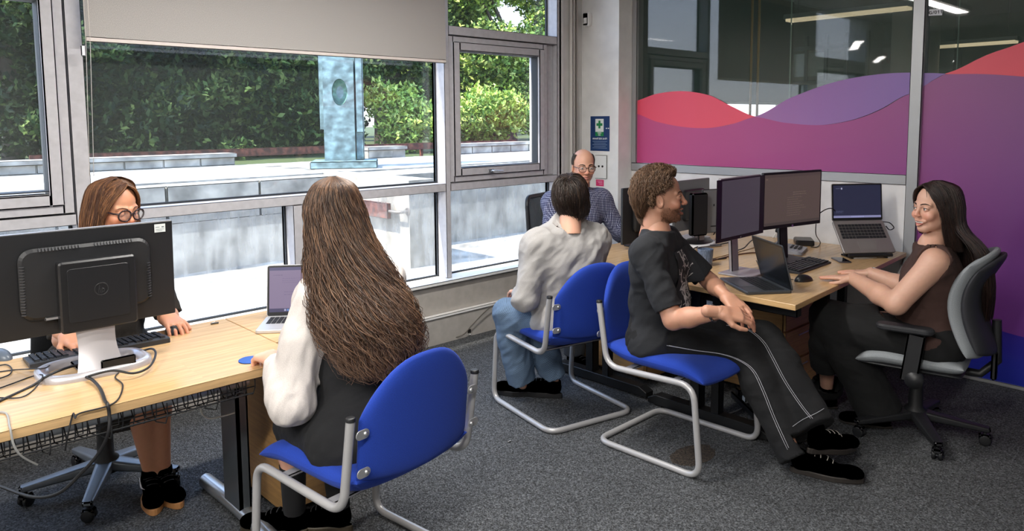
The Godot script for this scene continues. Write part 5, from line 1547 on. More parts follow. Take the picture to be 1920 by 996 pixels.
# the large black monitor seen from behind
func big_monitor() -> void:
	var t := thing("monitor", "large black monitor seen from behind on a silver ring stand", "monitor", Vector3(0.672, 0.74, -2.86))
	var blk := mat("mon_plastic", hx("1b1c1f"), 0.42)
	var sil := mat("stand_silver", hx("c3bfc2"), 0.3, 0.55)
	var cy := 0.325
	var lean := Basis(Vector3.RIGHT, 0.03)
	var xf := Transform3D(lean, Vector3(0.0, cy, 0.0))
	var m := M.new()
	m.prism(rrect(0.56, 0.352, 0.004, 2), -0.014, 0.014, xf, 0.002)
	put(m, "housing", blk, t)
	im_off()
	picture("screen", 0.52, 0.32, mats["scr_glow"], t, xf * Transform3D(Basis(Vector3.UP, PI), Vector3(0, 0, -0.0146)))
	one_box("top_edge", xf * Vector3(0, 0.1763, -0.002), Vector3(0.558, 0.001, 0.02), mat("mon_edge", hx("b9b9bd"), 0.3, 0.5), t, 0.0, lean)
	# raised back with vent slots round its rim
	m = M.new()
	m.prism(rrect(0.41, 0.245, 0.045, 6), 0.012, 0.034, xf * Transform3D(Basis.IDENTITY, Vector3(-0.008, 0.005, 0)), 0.012)
	var bc := put(m, "back_cover", mat("mon_plastic2", hx("1e1f22"), 0.5), t)
	m = M.new()
	for k in 30:
		if k in [13, 14, 15, 16]: continue
		m.box(xf * Vector3(-0.15 + k * 0.0098, 0.119, 0.031), Vector3(0.0035, 0.014, 0.008), lean * Basis(Vector3.RIGHT, -0.7))
	for k in 18:
		m.box(xf * Vector3(-0.202, 0.07 - k * 0.0095, 0.031), Vector3(0.014, 0.0035, 0.008), lean * Basis(Vector3.UP, -0.7))
		if k > 3: m.box(xf * Vector3(0.186, 0.07 - k * 0.0095, 0.031), Vector3(0.014, 0.0035, 0.008), lean * Basis(Vector3.UP, 0.7))
	put(m, "vent_slots", mat("vent", hx("35363a"), 0.6), bc)
	# small computer box on the mounting plate
	m = M.new()
	m.prism(rrect(0.24, 0.245, 0.012, 4), 0.03, 0.075, xf * Transform3D(Basis.IDENTITY, Vector3(0.012, -0.045, 0)), 0.006)
	var pc := put(m, "mounted_computer", mat("mon_plastic3", hx("17181b"), 0.38), t)
	m = M.new()
	m.prism(rrect(0.19, 0.185, 0.01, 4), 0.075, 0.0768, xf * Transform3D(Basis.IDENTITY, Vector3(0.012, -0.04, 0)), 0.0008)
	put(m, "cover_plate", mat("mon_plastic4", hx("1c1d20"), 0.34), pc)
	m = M.new()
	var ring_pts := []
	for k in 25: ring_pts.append(xf * Vector3(0.018 + 0.021 * cos(TAU * k / 24), -0.028 + 0.021 * sin(TAU * k / 24), 0.0772))
	m.tube(PackedVector3Array(ring_pts), 0.0012, 5)
	m.tube(PackedVector3Array([xf * Vector3(0.012, -0.014, 0.0772), xf * Vector3(0.009, -0.042, 0.0772)]), 0.0011, 5)
	m.tube(PackedVector3Array([xf * Vector3(0.0105, -0.028, 0.0772), xf * Vector3(0.0165, -0.027, 0.0772), xf * Vector3(0.0145, -0.042, 0.0772)]), 0.0011, 5)
	m.tube(PackedVector3Array([xf * Vector3(0.021, -0.024, 0.0772), xf * Vector3(0.018, -0.045, 0.0772)]), 0.0011, 5)
	m.tube(PackedVector3Array([xf * Vector3(0.021, -0.027, 0.0772), xf * Vector3(0.027, -0.028, 0.0772), xf * Vector3(0.0255, -0.038, 0.0772), xf * Vector3(0.019, -0.039, 0.0772)]), 0.0011, 5)
	put(m, "emblem", mat("emblem_dark", hx("2b2c30"), 0.3), pc)
	for k in 2:
		one_box("port_light", xf * Vector3(0.1335, -0.045 - k * 0.036, 0.05), Vector3(0.003, 0.018, 0.008), mat("port_silver", hx("b4b4b8"), 0.3, 0.6), pc, 0.0, lean)
	one_box("port_block", xf * Vector3(-0.125, -0.115, 0.03), Vector3(0.04, 0.012, 0.012), mat("port_silver", hx("b4b4b8"), 0.3, 0.6), t, 0.002, lean)
	# paper label in the corner
	var st := one_box("asset_label", xf * Vector3(0.236, 0.152, 0.0146), Vector3(0.038, 0.03, 0.0008), mat("label_paper", hx("dfe6e6"), 0.6), t, 0.0, lean)
	m = M.new()
	for e in [[-0.008, 0.004, 0.014, 0.0018], [0.01, 0.004, 0.008, 0.004], [0.0, -0.004, 0.028, 0.001], [-0.003, -0.009, 0.022, 0.001]]:
		m.box(xf * Vector3(0.236 + e[0], 0.152 + e[1], 0.0152), Vector3(e[2], e[3], 0.0003), lean)
	put(m, "print", mat("print_grey", hx("6f7a80"), 0.6), st)
	# curved silver neck
	m = M.new()
	for sd: float in [0.0, 1.0]:
		m.grid(func(s: float, q: float) -> Vector3:
			var wid := lerpf(0.062, 0.052, sin(q * PI) * 0.9) + 0.012 * q
			var y := lerpf(0.17, 0.012, q)
			return Vector3((s * 2.0 - 1.0) * wid, y, 0.052 + 0.05 * pow(q, 1.6) - 0.006 * pow(absf(s * 2.0 - 1.0), 2.0) - 0.008 * sd), 14, 14, sd < 0.5)
	put(m, "neck", sil, t)
	for s: float in [-1, 1]:
		one_box("hinge_tab", Vector3(s * 0.052 + 0.0, 0.168, 0.05), Vector3(0.014, 0.012, 0.018), sil, t, 0.002)
	one_box("neck_head", Vector3(0.0, 0.19, 0.035), Vector3(0.13, 0.075, 0.035), mat("mon_plastic3", hx("17181b"), 0.38), t, 0.006)
	# ring base
	m = M.new()
	m.grid(func(s: float, q: float) -> Vector3:
		var a := s * TAU
		var e := 2.0 / 3.0
		var cx := signf(cos(a)) * pow(absf(cos(a)), e); var cz := signf(sin(a)) * pow(absf(sin(a)), e)
		var pr: Vector2 = [Vector2(0, 0), Vector2(0, 0.018), Vector2(-0.014, 0.026), Vector2(-0.03, 0.022), Vector2(-0.036, 0.0)][int(round(q * 4.0))]
		return Vector3(cx * (0.178 + pr.x), pr.y, 0.0 + cz * (0.125 + pr.x)), 56, 4, true)
	put(m, "ring_base", sil, t)
	one_box("base_bridge", Vector3(0, 0.008, -0.01), Vector3(0.11, 0.014, 0.2), mat("bridge_dark", hx("4c4f55"), 0.4, 0.3), t, 0.004)
	one_box("cable_clip", Vector3(0.05, 0.035, 0.105), Vector3(0.11, 0.035, 0.012), mat("mon_plastic3", hx("17181b"), 0.38), t, 0.004)
func im_off() -> void:
	var im := Image.create(32, 20, false, Image.FORMAT_RGB8)
	im.fill(Color(0.55, 0.57, 0.62))
	screen_mat("scr_glow", im)

func build_small_things() -> void:
	var dy := 0.74
	var ck := mat("cable_black", hx("1a1a1c"), 0.5)
	var cg := mat("cable_grey", hx("9a9a98"), 0.5)
	var P := func(px: float, py: float, up := 0.004) -> Vector3: return at_y(px, py, dy + up)
	# cables on the window desk
	cable("thick black cable from the ring stand across the desk to its left end", [P.call(-40, 772), P.call(0, 752), P.call(60, 724), P.call(95, 702, 0.03), P.call(140, 686, 0.03), P.call(175, 684, 0.02), P.call(205, 690, 0.02)], 0.0045, ck)
	cable("thin black cable curling beside the grey blue mouse", [P.call(-20, 690), P.call(10, 684), P.call(22, 692), P.call(15, 704), P.call(-20, 715)], 0.0022, ck)
	cable("thin black cable running straight to the monitor stand", [P.call(-20, 700), P.call(25, 694), P.call(60, 692, 0.02), P.call(85, 690, 0.03), P.call(100, 680, 0.01), P.call(122, 672, 0.006)], 0.0022, ck)
	cable("thin black cable looping in front of the ring stand", [P.call(-20, 735), P.call(30, 717), P.call(60, 706), P.call(80, 704, 0.03), P.call(66, 728), P.call(40, 745), P.call(0, 746), P.call(-30, 745)], 0.0022, ck)
	cable("black cable looping on the right of the ring stand", [P.call(165, 706, 0.02), P.call(210, 695, 0.03), P.call(250, 700, 0.02), P.call(280, 688, 0.02), P.call(292, 664, 0.03), P.call(284, 654, 0.03), P.call(262, 660, 0.02)], 0.004, ck)
	# bundle that drops over the desk edge to the floor
	var fl := [P.call(135, 708, 0.01), P.call(165, 708, 0.012), P.call(186, 726, 0.008), P.call(197, 752, 0.006)]
	fl.append(Vector3(at_z(202, 766, -2.434).x, 0.7475, -2.434)); fl.append(at_z(205, 778, -2.428)); fl.append(at_z(203, 812, -2.42)); fl.append(at_z(185, 850, -2.46)); fl.append(at_z(150, 890, -2.5)); fl.append(at_z(110, 925, -2.55)); fl.append(at_z(60, 932, -2.7)); fl.append(at_y(0, 912, 0.3))
	cable("black cable bundle hanging over the desk edge in front of the star base", fl, 0.0055, ck)
	cable("thin black cable bending over the front desk edge", [P.call(240, 668, 0.03), P.call(232, 690), P.call(216, 707), P.call(230, 722), P.call(222, 748), P.call(200, 762), P.call(150, 775), P.call(141, 784), Vector3(at_z(138, 793, -2.434).x, 0.7445, -2.434), at_z(128, 812, -2.43), at_z(122, 845, -2.45)], 0.0025, ck)
	cable("thin grey cable over the desk edge at the left", [P.call(-10, 773), P.call(12, 776), P.call(18, 800, 0.003), Vector3(at_z(20, 812, -2.434).x, 0.7445, -2.434), at_z(26, 835, -2.43), at_z(40, 855, -2.44), at_z(70, 872, -2.46)], 0.003, cg)
	cable("pale cable dipping below the wire basket", [at_z(378, 760, -2.65), at_z(378, 775, -2.65), at_z(392, 785, -2.65), at_z(420, 780, -2.65), at_z(440, 774, -2.65)], 0.003, mat("cable_pale", hx("cfccc5"), 0.5))
	# black cable along the skirting
	cable("black cable trailing along the white skirting under the window", [at_y(782, 654, 0.012), at_y(840, 636, 0.012), at_z(868, 628, -4.10), at_z(885, 610, -4.10), at_z(915, 580, -4.09), at_z(945, 562, -4.09), at_z(960, 555, -4.09)], 0.004, mat("cable_dull", hx("5a554f"), 0.6))
	var t := thing("wall_socket_hole", "small dark socket opening low in the white skirting", "socket", at_z(880, 621, -4.128))
	one_box("opening", Vector3.ZERO, Vector3(0.03, 0.028, 0.004), mat("hole", hx("1d1a18"), 0.9), t, 0.001)
	one_box("plug", Vector3(-0.002, -0.022, 0.004), Vector3(0.022, 0.014, 0.012), mat("white_plastic", hx("e9e9e6"), 0.4), t, 0.002)
	# coaster and pen on the window desk
	t = thing("coaster", "round blue coaster under the long-haired woman's hand", "coaster", P.call(470, 676, 0.0))
	var m := M.new(); m.lathe(PackedVector2Array([Vector2(0, 0), Vector2(0.042, 0), Vector2(0.042, 0.004), Vector2(0, 0.004)]), Transform3D.IDENTITY, 32)
	put(m, "disc", mat("coaster", hx("1f4f9f"), 0.5), t)
	t = thing("pen_cap", "tiny dark pen cap lying on the window desk near the pedestal", "stationery", P.call(402, 606, 0.004))
	one_tube("cap", [Vector3(-0.016, 0, 0), Vector3(0.016, 0, 0.004)], 0.004, mat("pen", hx("4a4744"), 0.4), t, 8)
	one_tube("clip", [Vector3(-0.012, 0.004, 0), Vector3(0.006, 0.006, 0.002)], 0.001, mat("bolt", hx("d8d9db"), 0.25, 0.9), t, 5)
	# cables of the partition desk
	cable("black cable curving from the mug to the ring stand", [P.call(1285, 478), P.call(1310, 462, 0.01), P.call(1345, 459, 0.01), P.call(1380, 452)], 0.004, ck)
	cable("black cable lying behind the mug", [P.call(1288, 470), P.call(1300, 480), P.call(1340, 486), P.call(1362, 484)], 0.004, ck)
	cable("black cable between the silver monitor and the dark laptop", [P.call(1380, 470), P.call(1395, 465, 0.02), P.call(1408, 452, 0.04), P.call(1418, 448, 0.02)], 0.004, ck)
	cable("thin black cable loops on the desk behind the dark laptop", [P.call(1418, 488), P.call(1424, 505), P.call(1412, 511), P.call(1416, 518), P.call(1432, 516)], 0.002, ck)
	cable("brown cable crossing the desk under the silver monitor", [P.call(1335, 489), P.call(1370, 480), P.call(1410, 474), P.call(1440, 476)], 0.004, mat("cable_brown", hx("5c3c2b"), 0.5))
	cable("thin reddish cable beside the grey telephone", [P.call(1462, 488), P.call(1482, 482), P.call(1492, 474), P.call(1500, 466)], 0.002, mat("cable_red", hx("8a5a4c"), 0.5))
	cable("black lead from the document monitor down to the docking box", [at_d(1530, 420, 4.5), at_d(1530, 440, 4.5), P.call(1538, 455, 0.02), P.call(1532, 463), P.call(1520, 463)], 0.003, ck)
	cable("black lead hanging behind the pillar side monitors", [at_z(1338, 440, -2.7), at_z(1346, 425, -2.7), at_z(1347, 405, -2.7), at_z(1350, 390, -2.68)], 0.004, ck)
	cable("mouse lead running back under the dark laptop", [P.call(1488, 524), P.call(1470, 523), P.call(1450, 518)], 0.002, ck)
	for e in [[1324, 433, "white webcam arm beside the ring stand"], [1449, 446, "white webcam arm below the document monitor"]]:
		t = thing("webcam", e[2], "webcam", P.call(e[0], e[1], 0.0))
		m = M.new(); m.tube(PackedVector3Array([Vector3(0, 0.0, 0), Vector3(0.03, 0.05, 0.02)]), 0.006, 8)
		m.tube(PackedVector3Array([Vector3(0.03, 0.05, 0.02), Vector3(0.1, 0.035, -0.02)]), 0.01, 8)
		put(m, "arm", mat("white_plastic", hx("e9e9e6"), 0.4), t)
		m = M.new(); m.lathe(PackedVector2Array([Vector2(0, -0.012), Vector2(0.017, -0.012), Vector2(0.017, 0.012), Vector2(0, 0.014)]), Transform3D(Basis(Vector3.RIGHT, PI / 2) , Vector3(0.03, 0.05, 0.022)), 16)
		put(m, "lens", mat("dock_black", hx("1a1b1d"), 0.35), t)
	# bag and power strip under the partition desk
	t = thing("shoulder_bag", "dark brown bag hanging below the partition desk corner", "bag", at_z(1510, 615, -2.05))
	m = M.new()
	m.grid(func(s: float, q: float) -> Vector3:
		var a := s * TAU; var ph := (q - 0.5) * PI
		var e := 0.55
		return Vector3(0.14 * signf(cos(a)) * pow(absf(cos(a)), e) * pow(cos(ph), 0.4), 0.1 * sin(ph), 0.07 * signf(sin(a)) * pow(absf(sin(a)), e) * pow(cos(ph), 0.4)), 32, 14)
	put(m, "body", mat("bag", hx("4a2f28"), 0.6, 0.0, "cloth", 5.0, 0.4), t)
	m = M.new(); m.tube(smooth_path([Vector3(-0.1, 0.07, 0), Vector3(-0.06, 0.15, 0), Vector3(0.06, 0.15, 0), Vector3(0.1, 0.07, 0)], 8), 0.008, 8)
	put(m, "strap", mat("bag2", hx("3a2621"), 0.6), t)
	one_box("buckle", Vector3(-0.09, 0.03, 0.07), Vector3(0.02, 0.028, 0.004), mat("bolt", hx("d8d9db"), 0.25, 0.9), t, 0.002)
	t = thing("power_strip", "black power strip with plugs on the floor under the desk", "power strip", Vector3(3.66, 0, -1.98), 0.9)
	one_box("body", Vector3(0, 0.02, 0), Vector3(0.34, 0.04, 0.06), black_plastic(), t, 0.006)
	for k in 3: one_box("plug", Vector3(-0.1 + k * 0.1, 0.06, 0), Vector3(0.05, 0.04, 0.045), black_plastic() if k != 1 else mat("white_plastic", hx("e9e9e6"), 0.4), t, 0.006)
	cable("tangled black leads on the floor under the partition desk", [at_y(1452, 745, 0.01), at_y(1475, 728, 0.03), at_y(1490, 738, 0.06), at_y(1502, 730, 0.05), at_y(1512, 748, 0.02), at_y(1525, 742, 0.01)], 0.005, ck)
	cable("pale lead on the floor behind the chair legs", [at_y(1345, 778, 0.006), at_y(1368, 775, 0.006), at_y(1392, 765, 0.006), at_y(1402, 752, 0.006)], 0.003, cg)
	# wall things on the pillar
	first_aid_sign()
	t = thing("switch_plate", "square white wall plate with two dark sockets on the pillar", "wall plate", Vector3(4.87, at_x(1128, 313, 4.87).y, at_x(1128, 313, 4.87).z))
	one_box("plate", Vector3(-0.006, 0, 0), Vector3(0.012, 0.2, 0.13), mat("white_plastic", hx("e9e9e6"), 0.4), t, 0.003)
	for s: float in [-0.02, 0.02]:
		m = M.new(); m.lathe(PackedVector2Array([Vector2(0.009, 0), Vector2(0.009, 0.004), Vector2(0, 0.004)]), Transform3D(Basis(Vector3.BACK, PI / 2), Vector3(-0.012, 0.005, s)), 14)
		put(m, "socket", mat("hole", hx("1d1a18"), 0.9), t)
	t = thing("pink_sticker", "small pink notice sticker below the wall plate on the pillar", "sticker", Vector3(4.868, at_x(1125, 343, 4.87).y, at_x(1125, 343, 4.87).z))
	one_box("card", Vector3(0, 0, 0), Vector3(0.002, 0.055, 0.085), mat("pink", hx("d8336f"), 0.5), t, 0.0)
	for k in 3: one_box("print", Vector3(-0.0014, 0.015 - k * 0.013, 0.006 * k), Vector3(0.0004, 0.004, 0.055 - k * 0.01), mat("pink_print", hx("f0b5cb"), 0.5), t, 0.0)
	t = thing("motion_sensor", "small white motion sensor high on the pillar", "sensor", Vector3(4.87, at_x(1098, 38, 4.87).y, -4.17))
	m = M.new()
	m.prism(rrect(0.07, 0.12, 0.018, 4), 0.0, 0.05, Transform3D(Basis(Vector3.FORWARD, Vector3.UP, Vector3.LEFT) * Basis(Vector3.UP, 0.0), Vector3.ZERO), 0.01)
	put(m, "case", mat("white_plastic", hx("e9e9e6"), 0.4), t)
	one_box("lens", Vector3(-0.051, -0.012, 0), Vector3(0.003, 0.05, 0.04), mat("lens_white", hx("f4f4f2"), 0.25), t, 0.001)
func black_plastic() -> Material:
	return mat("chair_plastic", hx("1c1d20"), 0.45)
# notice on the pillar; the picture shows it mirrored
func first_aid_sign() -> void:
	var a := at_x(1107, 217, 4.868); var b := at_x(1143, 285, 4.868)
	var t := thing("first_aid_notice", "dark blue first aid notice with a green cross on the pillar", "sign", Vector3(4.868, (a.y + b.y) * 0.5, (a.z + b.z) * 0.5))
	var bs := Basis(Vector3(0, 0, -1), Vector3.UP, Vector3(-1, 0, 0))   # not used for mirroring: x of the sheet runs with +z below
	var sheet := one_box("sheet", Vector3.ZERO, Vector3(0.002, 0.295, 0.208), mat("notice_blue", hx("1f3f70"), 0.35), t, 0.0)
	one_box("white_field", Vector3(-0.0013, 0.07, -0.004), Vector3(0.0006, 0.11, 0.09), mat("notice_white", hx("eef3ef"), 0.5), t, 0.0)
	var grn := mat("notice_green", hx("1c8a4c"), 0.5)
	one_box("cross", Vector3(-0.0018, 0.077, -0.004), Vector3(0.0006, 0.066, 0.022), grn, t, 0.0)
	one_box("cross", Vector3(-0.0019, 0.077, -0.004), Vector3(0.0006, 0.022, 0.066), grn, t, 0.0)
	one_box("green_field", Vector3(-0.0013, -0.003, -0.004), Vector3(0.0006, 0.036, 0.09), grn, t, 0.0)
	var wt := mat("notice_ink", hx("f2f4f6"), 0.5)
	# local x of the lettering runs towards -z so that it reads reversed from the room
	text_on(t, "FIRST", 0.012, Vector3(-0.0022, 0.005, -0.004), bs, wt, false)
	text_on(t, "AID", 0.012, Vector3(-0.0022, -0.011, -0.004), bs, wt, false)
	text_on(t, "First Aid Room", 0.017, Vector3(-0.0018, -0.042, 0), bs, wt, false)
	for k in 5:
		one_box("print_line", Vector3(-0.0014, -0.066 - k * 0.014, 0), Vector3(0.0006, 0.0035, 0.16 - 0.03 * (k % 2)), mat("notice_line", hx("8fa3c0"), 0.5), t, 0.0)
	for k in 2: one_box("arrow", Vector3(-0.0014, 0.045, 0.072 + k * 0.022), Vector3(0.0006, 0.008, 0.014), wt, t, 0.0)

# ================================================================ people: tools
func lin(s: String) -> Color:
	return Color.html(s).srgb_to_linear()
func look(f: Vector3, up := Vector3.UP) -> Basis:
	f = f.normalized()
	var x := up.cross(f).normalized()
	return Basis(x, f.cross(x).normalized(), f)
# head in its own space: +z face, +y up, +x the person's left, origin between the eyes inside the skull
func build_head(out: M, xf: Transform3D, o: Dictionary) -> Fld:
	var cell: float = o.get("cell", 0.0038)
	var f := Fld.new(Vector3(-0.1, -0.19, -0.128), Vector3(0.1, 0.132, 0.132), cell)
	f.ell(Vector3(0, 0.035, -0.012), Vector3(0.074, 0.084, 0.094))
	f.ell(Vector3(0, -0.032, 0.016), Vector3(0.062, 0.075, 0.068), 0.03)
	f.cap(Vector3(0, -0.07, -0.022), Vector3(0, -0.19, -0.045), o.get("neck", 0.054), o.get("neck", 0.054) + 0.006, 0.03)
	var jw: float = o.get("jaw", 1.0)
	for s: float in [-1, 1]:
		f.cap(Vector3(s * 0.05 * jw, -0.05, -0.004), Vector3(s * 0.014, -0.097, 0.056), 0.02, 0.016, 0.025)
		f.ell(Vector3(s * 0.04, -0.03, 0.06), Vector3(0.022, 0.02, 0.02) * o.get("cheek", 1.0), 0.02)
		f.cap(Vector3(s * 0.012, 0.017, 0.082), Vector3(s * 0.045, 0.018, 0.066), 0.009, 0.009, 0.012)
	f.ell(Vector3(0, -0.098, 0.064), Vector3(0.02, 0.016, 0.017) * o.get("chin", 1.0), 0.015)
	if o.get("face", true):
		for s: float in [-1, 1]:
			f.ell(Vector3(s * 0.032, -0.002, 0.094), Vector3(0.017, 0.012, 0.013), 0.012, -1)
			f.ell(Vector3(s * 0.032, -0.001, 0.0735), Vector3(0.0148, 0.0135, 0.0135), 0.004)
			if o.get("eyes_open", true):
				f.ell(Vector3(s * 0.032, -0.0015, 0.0895), Vector3(0.0142, o.get("slit", 0.0054), 0.0074), 0.002, -1)
		var ns: float = o.get("nose", 1.0)
		var nr: float = o.get("nose_r", 1.0)
		f.cap(Vector3(0, 0.012, 0.084), Vector3(0, -0.026, 0.084 + 0.021 * ns), 0.0085 * nr, 0.0105 * nr, 0.012)
		f.ell(Vector3(0, -0.03, 0.084 + 0.023 * ns), Vector3(0.0115, 0.0105, 0.0115) * nr, 0.008)
		for s: float in [-1, 1]:
			f.ell(Vector3(s * 0.012 * nr, -0.034, 0.0865 + 0.0105 * ns), Vector3(0.0075, 0.007, 0.009) * nr, 0.006)
			f.ell(Vector3(s * 0.006, -0.0425, 0.088 + 0.015 * ns), Vector3(0.003, 0.003, 0.004), 0.003, -1)
		var sm: float = o.get("smile", 0.0)
		var cx := 0.021 + 0.009 * sm; var cyy := -0.066 + 0.008 * sm
		var op: float = o.get("open", 0.0)
		for s: float in [-1, 1]:
			f.cap(Vector3(s * cx, cyy, 0.079 - 0.003 * sm), Vector3(s * 0.004, -0.0605 + 0.002 * op, 0.0915), 0.0042, 0.0058, 0.006)
			f.cap(Vector3(s * cx, cyy - 0.002, 0.078 - 0.003 * sm), Vector3(s * 0.002, -0.074 - 0.006 * op, 0.0895), 0.0042, 0.0068, 0.006)
			if sm > 0.0: f.ell(Vector3(s * 0.043, -0.036, 0.066), Vector3(0.017, 0.015, 0.014), 0.014)
		f.ell(Vector3(0, -0.0665 - 0.002 * op + 0.002 * sm, 0.091), Vector3(cx * 0.92, 0.0012 + 0.0058 * op, 0.012), 0.002, -1)
		for s: float in [-1, 1]:
			f.ell(Vector3(s * 0.077, -0.014, -0.01), Vector3(0.0085, 0.031, 0.019), 0.006, 1, Basis(Vector3.UP, s * 0.35) * Basis(Vector3.RIGHT, -0.15))
			f.ell(Vector3(s * 0.0855, -0.008, -0.007), Vector3(0.0065, 0.019, 0.0095), 0.005, -1, Basis(Vector3.UP, s * 0.35) * Basis(Vector3.RIGHT, -0.15))
	var skin: Color = o.skin
	var lip: Color = o.get("lip", skin * Color(0.85, 0.55, 0.52))
	var beard: Color = o.get("beard", Color(0, 0, 0, 0))
	var scalp: Color = o.get("scalp", Color(0, 0, 0, 0))
	var red := skin * Color(1.12, 0.72, 0.66)
	var tint := func(p: Vector3, _n: Vector3) -> Color:
		var c := skin
		c = c.lerp(red, 0.55 * exp(-(pow(absf(p.x) - 0.042, 2) + pow(p.y + 0.035, 2)) / 0.0006) * (1.0 if p.z > 0.03 else 0.0))
		c = c.lerp(red, 0.5 * exp(-(p.x * p.x + pow(p.y + 0.03, 2)) / 0.0003) * (1.0 if p.z > 0.09 else 0.0))
		if beard.a > 0.0 and p.z > -0.02 and p.y < -0.03:
			var t := smoothstep(-0.04, -0.066, p.y + 0.25 * maxf(0.0, 0.055 - p.z) * -0.6) * smoothstep(-0.015, 0.01, p.z) * (1.0 - smoothstep(-0.105, -0.125, p.y))
			t *= 0.75 + 0.25 * nz.get_noise_3dv(p * 260.0)
			if p.y > -0.056 and absf(p.x) < 0.03: t *= 0.6
			c = c.lerp(Color(beard.r, beard.g, beard.b), clampf(t, 0, 0.92))
		if scalp.a > 0.0:
			var hd := ((p - Vector3(0, 0.035, -0.012)) / Vector3(0.076, 0.086, 0.096)).normalized()
			if hd.y > 0.55 + 0.3 * maxf(0.0, hd.z) or (hd.z < -0.15 and hd.y > -0.45): c = Color(scalp.r, scalp.g, scalp.b)
		var dl := pow(p.x / 0.027, 2) + pow((p.y + 0.068) / 0.0125, 2)
		if p.z > 0.074 and dl < 1.0: c = c.lerp(lip, smoothstep(1.0, 0.6, dl) * 0.9)
		return Color(c.r, c.g, c.b, 1.0)
	f.to(out, xf, tint)
	return f
func eyes(parent: Node3D, xf: Transform3D, iris: Color, gaze := Vector3(0, 0, 1), brow := Color(0.05, 0.03, 0.02), f: Fld = null, brow_r := 0.0026, lash := false) -> void:
	for s: float in [-1, 1]:
		var m := M.new()
		m.use_c = true
		var g := gaze.normalized()
		var c := Vector3(s * 0.032, -0.001, 0.0735)
		var bs := look(g)
		for j in 13:
			for k in 17:
				var th := PI * j / 12.0; var ph := TAU * k / 16.0
				var n := bs * Vector3(sin(th) * cos(ph), sin(th) * sin(ph), cos(th))
				m.col = Color(0.01, 0.008, 0.006) if th < 0.17 else (iris if th < 0.5 else Color(0.6, 0.53, 0.5))
				m.add(xf * (c + n * 0.0128), (xf.basis * n).normalized())
		for j in 12:
			for k in 16:
				var q := j * 17 + k
				m.i.append_array([q, q + 1, q + 17, q + 1, q + 18, q + 17])
		put(m, "eye", vmat("eye", 0.08), parent)
		if f != null:
			m = M.new()
			var pts := PackedVector3Array(); var rad := PackedFloat32Array()
			for q: Vector3 in [Vector3(s * 0.013, 0.019, 0.094), Vector3(s * 0.022, 0.024, 0.092), Vector3(s * 0.034, 0.0265, 0.086), Vector3(s * 0.045, 0.022, 0.076), Vector3(s * 0.051, 0.017, 0.068)]:
				pts.append(xf * f.snap(q, 0.0004))
			rad = PackedFloat32Array([brow_r * 0.8, brow_r * 1.25, brow_r * 1.15, brow_r * 0.8, brow_r * 0.3])
			m.tube(pts, 0.002, 6, -1.0, true, rad)
			m.use_c = true
			for q in m.c.size(): m.c[q] = brow
			put(m, "eyebrow", vmat("brow", 0.8), parent)
		if lash:
			m = M.new()
			var lp := PackedVector3Array()
			for q in 7:
				var t := q / 6.0
				lp.append(xf * Vector3(s * lerpf(0.0185, 0.0465, t), 0.0005 + 0.0055 * sin(t * PI * 0.9 + 0.15), 0.0735 + sqrt(maxf(0.0, 0.0146 * 0.0146 - pow(lerpf(0.0185, 0.0465, t) - 0.032, 2.0))) + 0.0005))
			m.tube(lp, 0.0011, 5)
			put(m, "lashes", mat("lash", hx("1c1310"), 0.8), parent)
# thin three-sided strand
func strand(m: M, p: PackedVector3Array, r: float, col: Color, tip: Color) -> void:
	var n := p.size()
	var base := m.v.size()
	var up := Vector3(0.3, 0.2, 0.9)
	for k in n:
		var t := (p[mini(k + 1, n - 1)] - p[maxi(k - 1, 0)]).normalized()
		var a := t.cross(up).normalized()
		var b := t.cross(a)
		var q := float(k) / (n - 1)
		var rr := r * (1.0 - 0.75 * q * q)
		m.col = col.lerp(tip, q)
		for j in 3:
			var d := a * cos(TAU * j / 3) + b * sin(TAU * j / 3)
			m.v.append(p[k] + d * rr); m.n.append(d); m.c.append(m.col); m.u.append(Vector2.ZERO)
	for k in n - 1:
		for j in 3:
			var a0 := base + k * 3 + j; var a1 := base + k * 3 + (j + 1) % 3
			m.i.append_array([a0, a0 + 3, a1, a1, a0 + 3, a1 + 3])
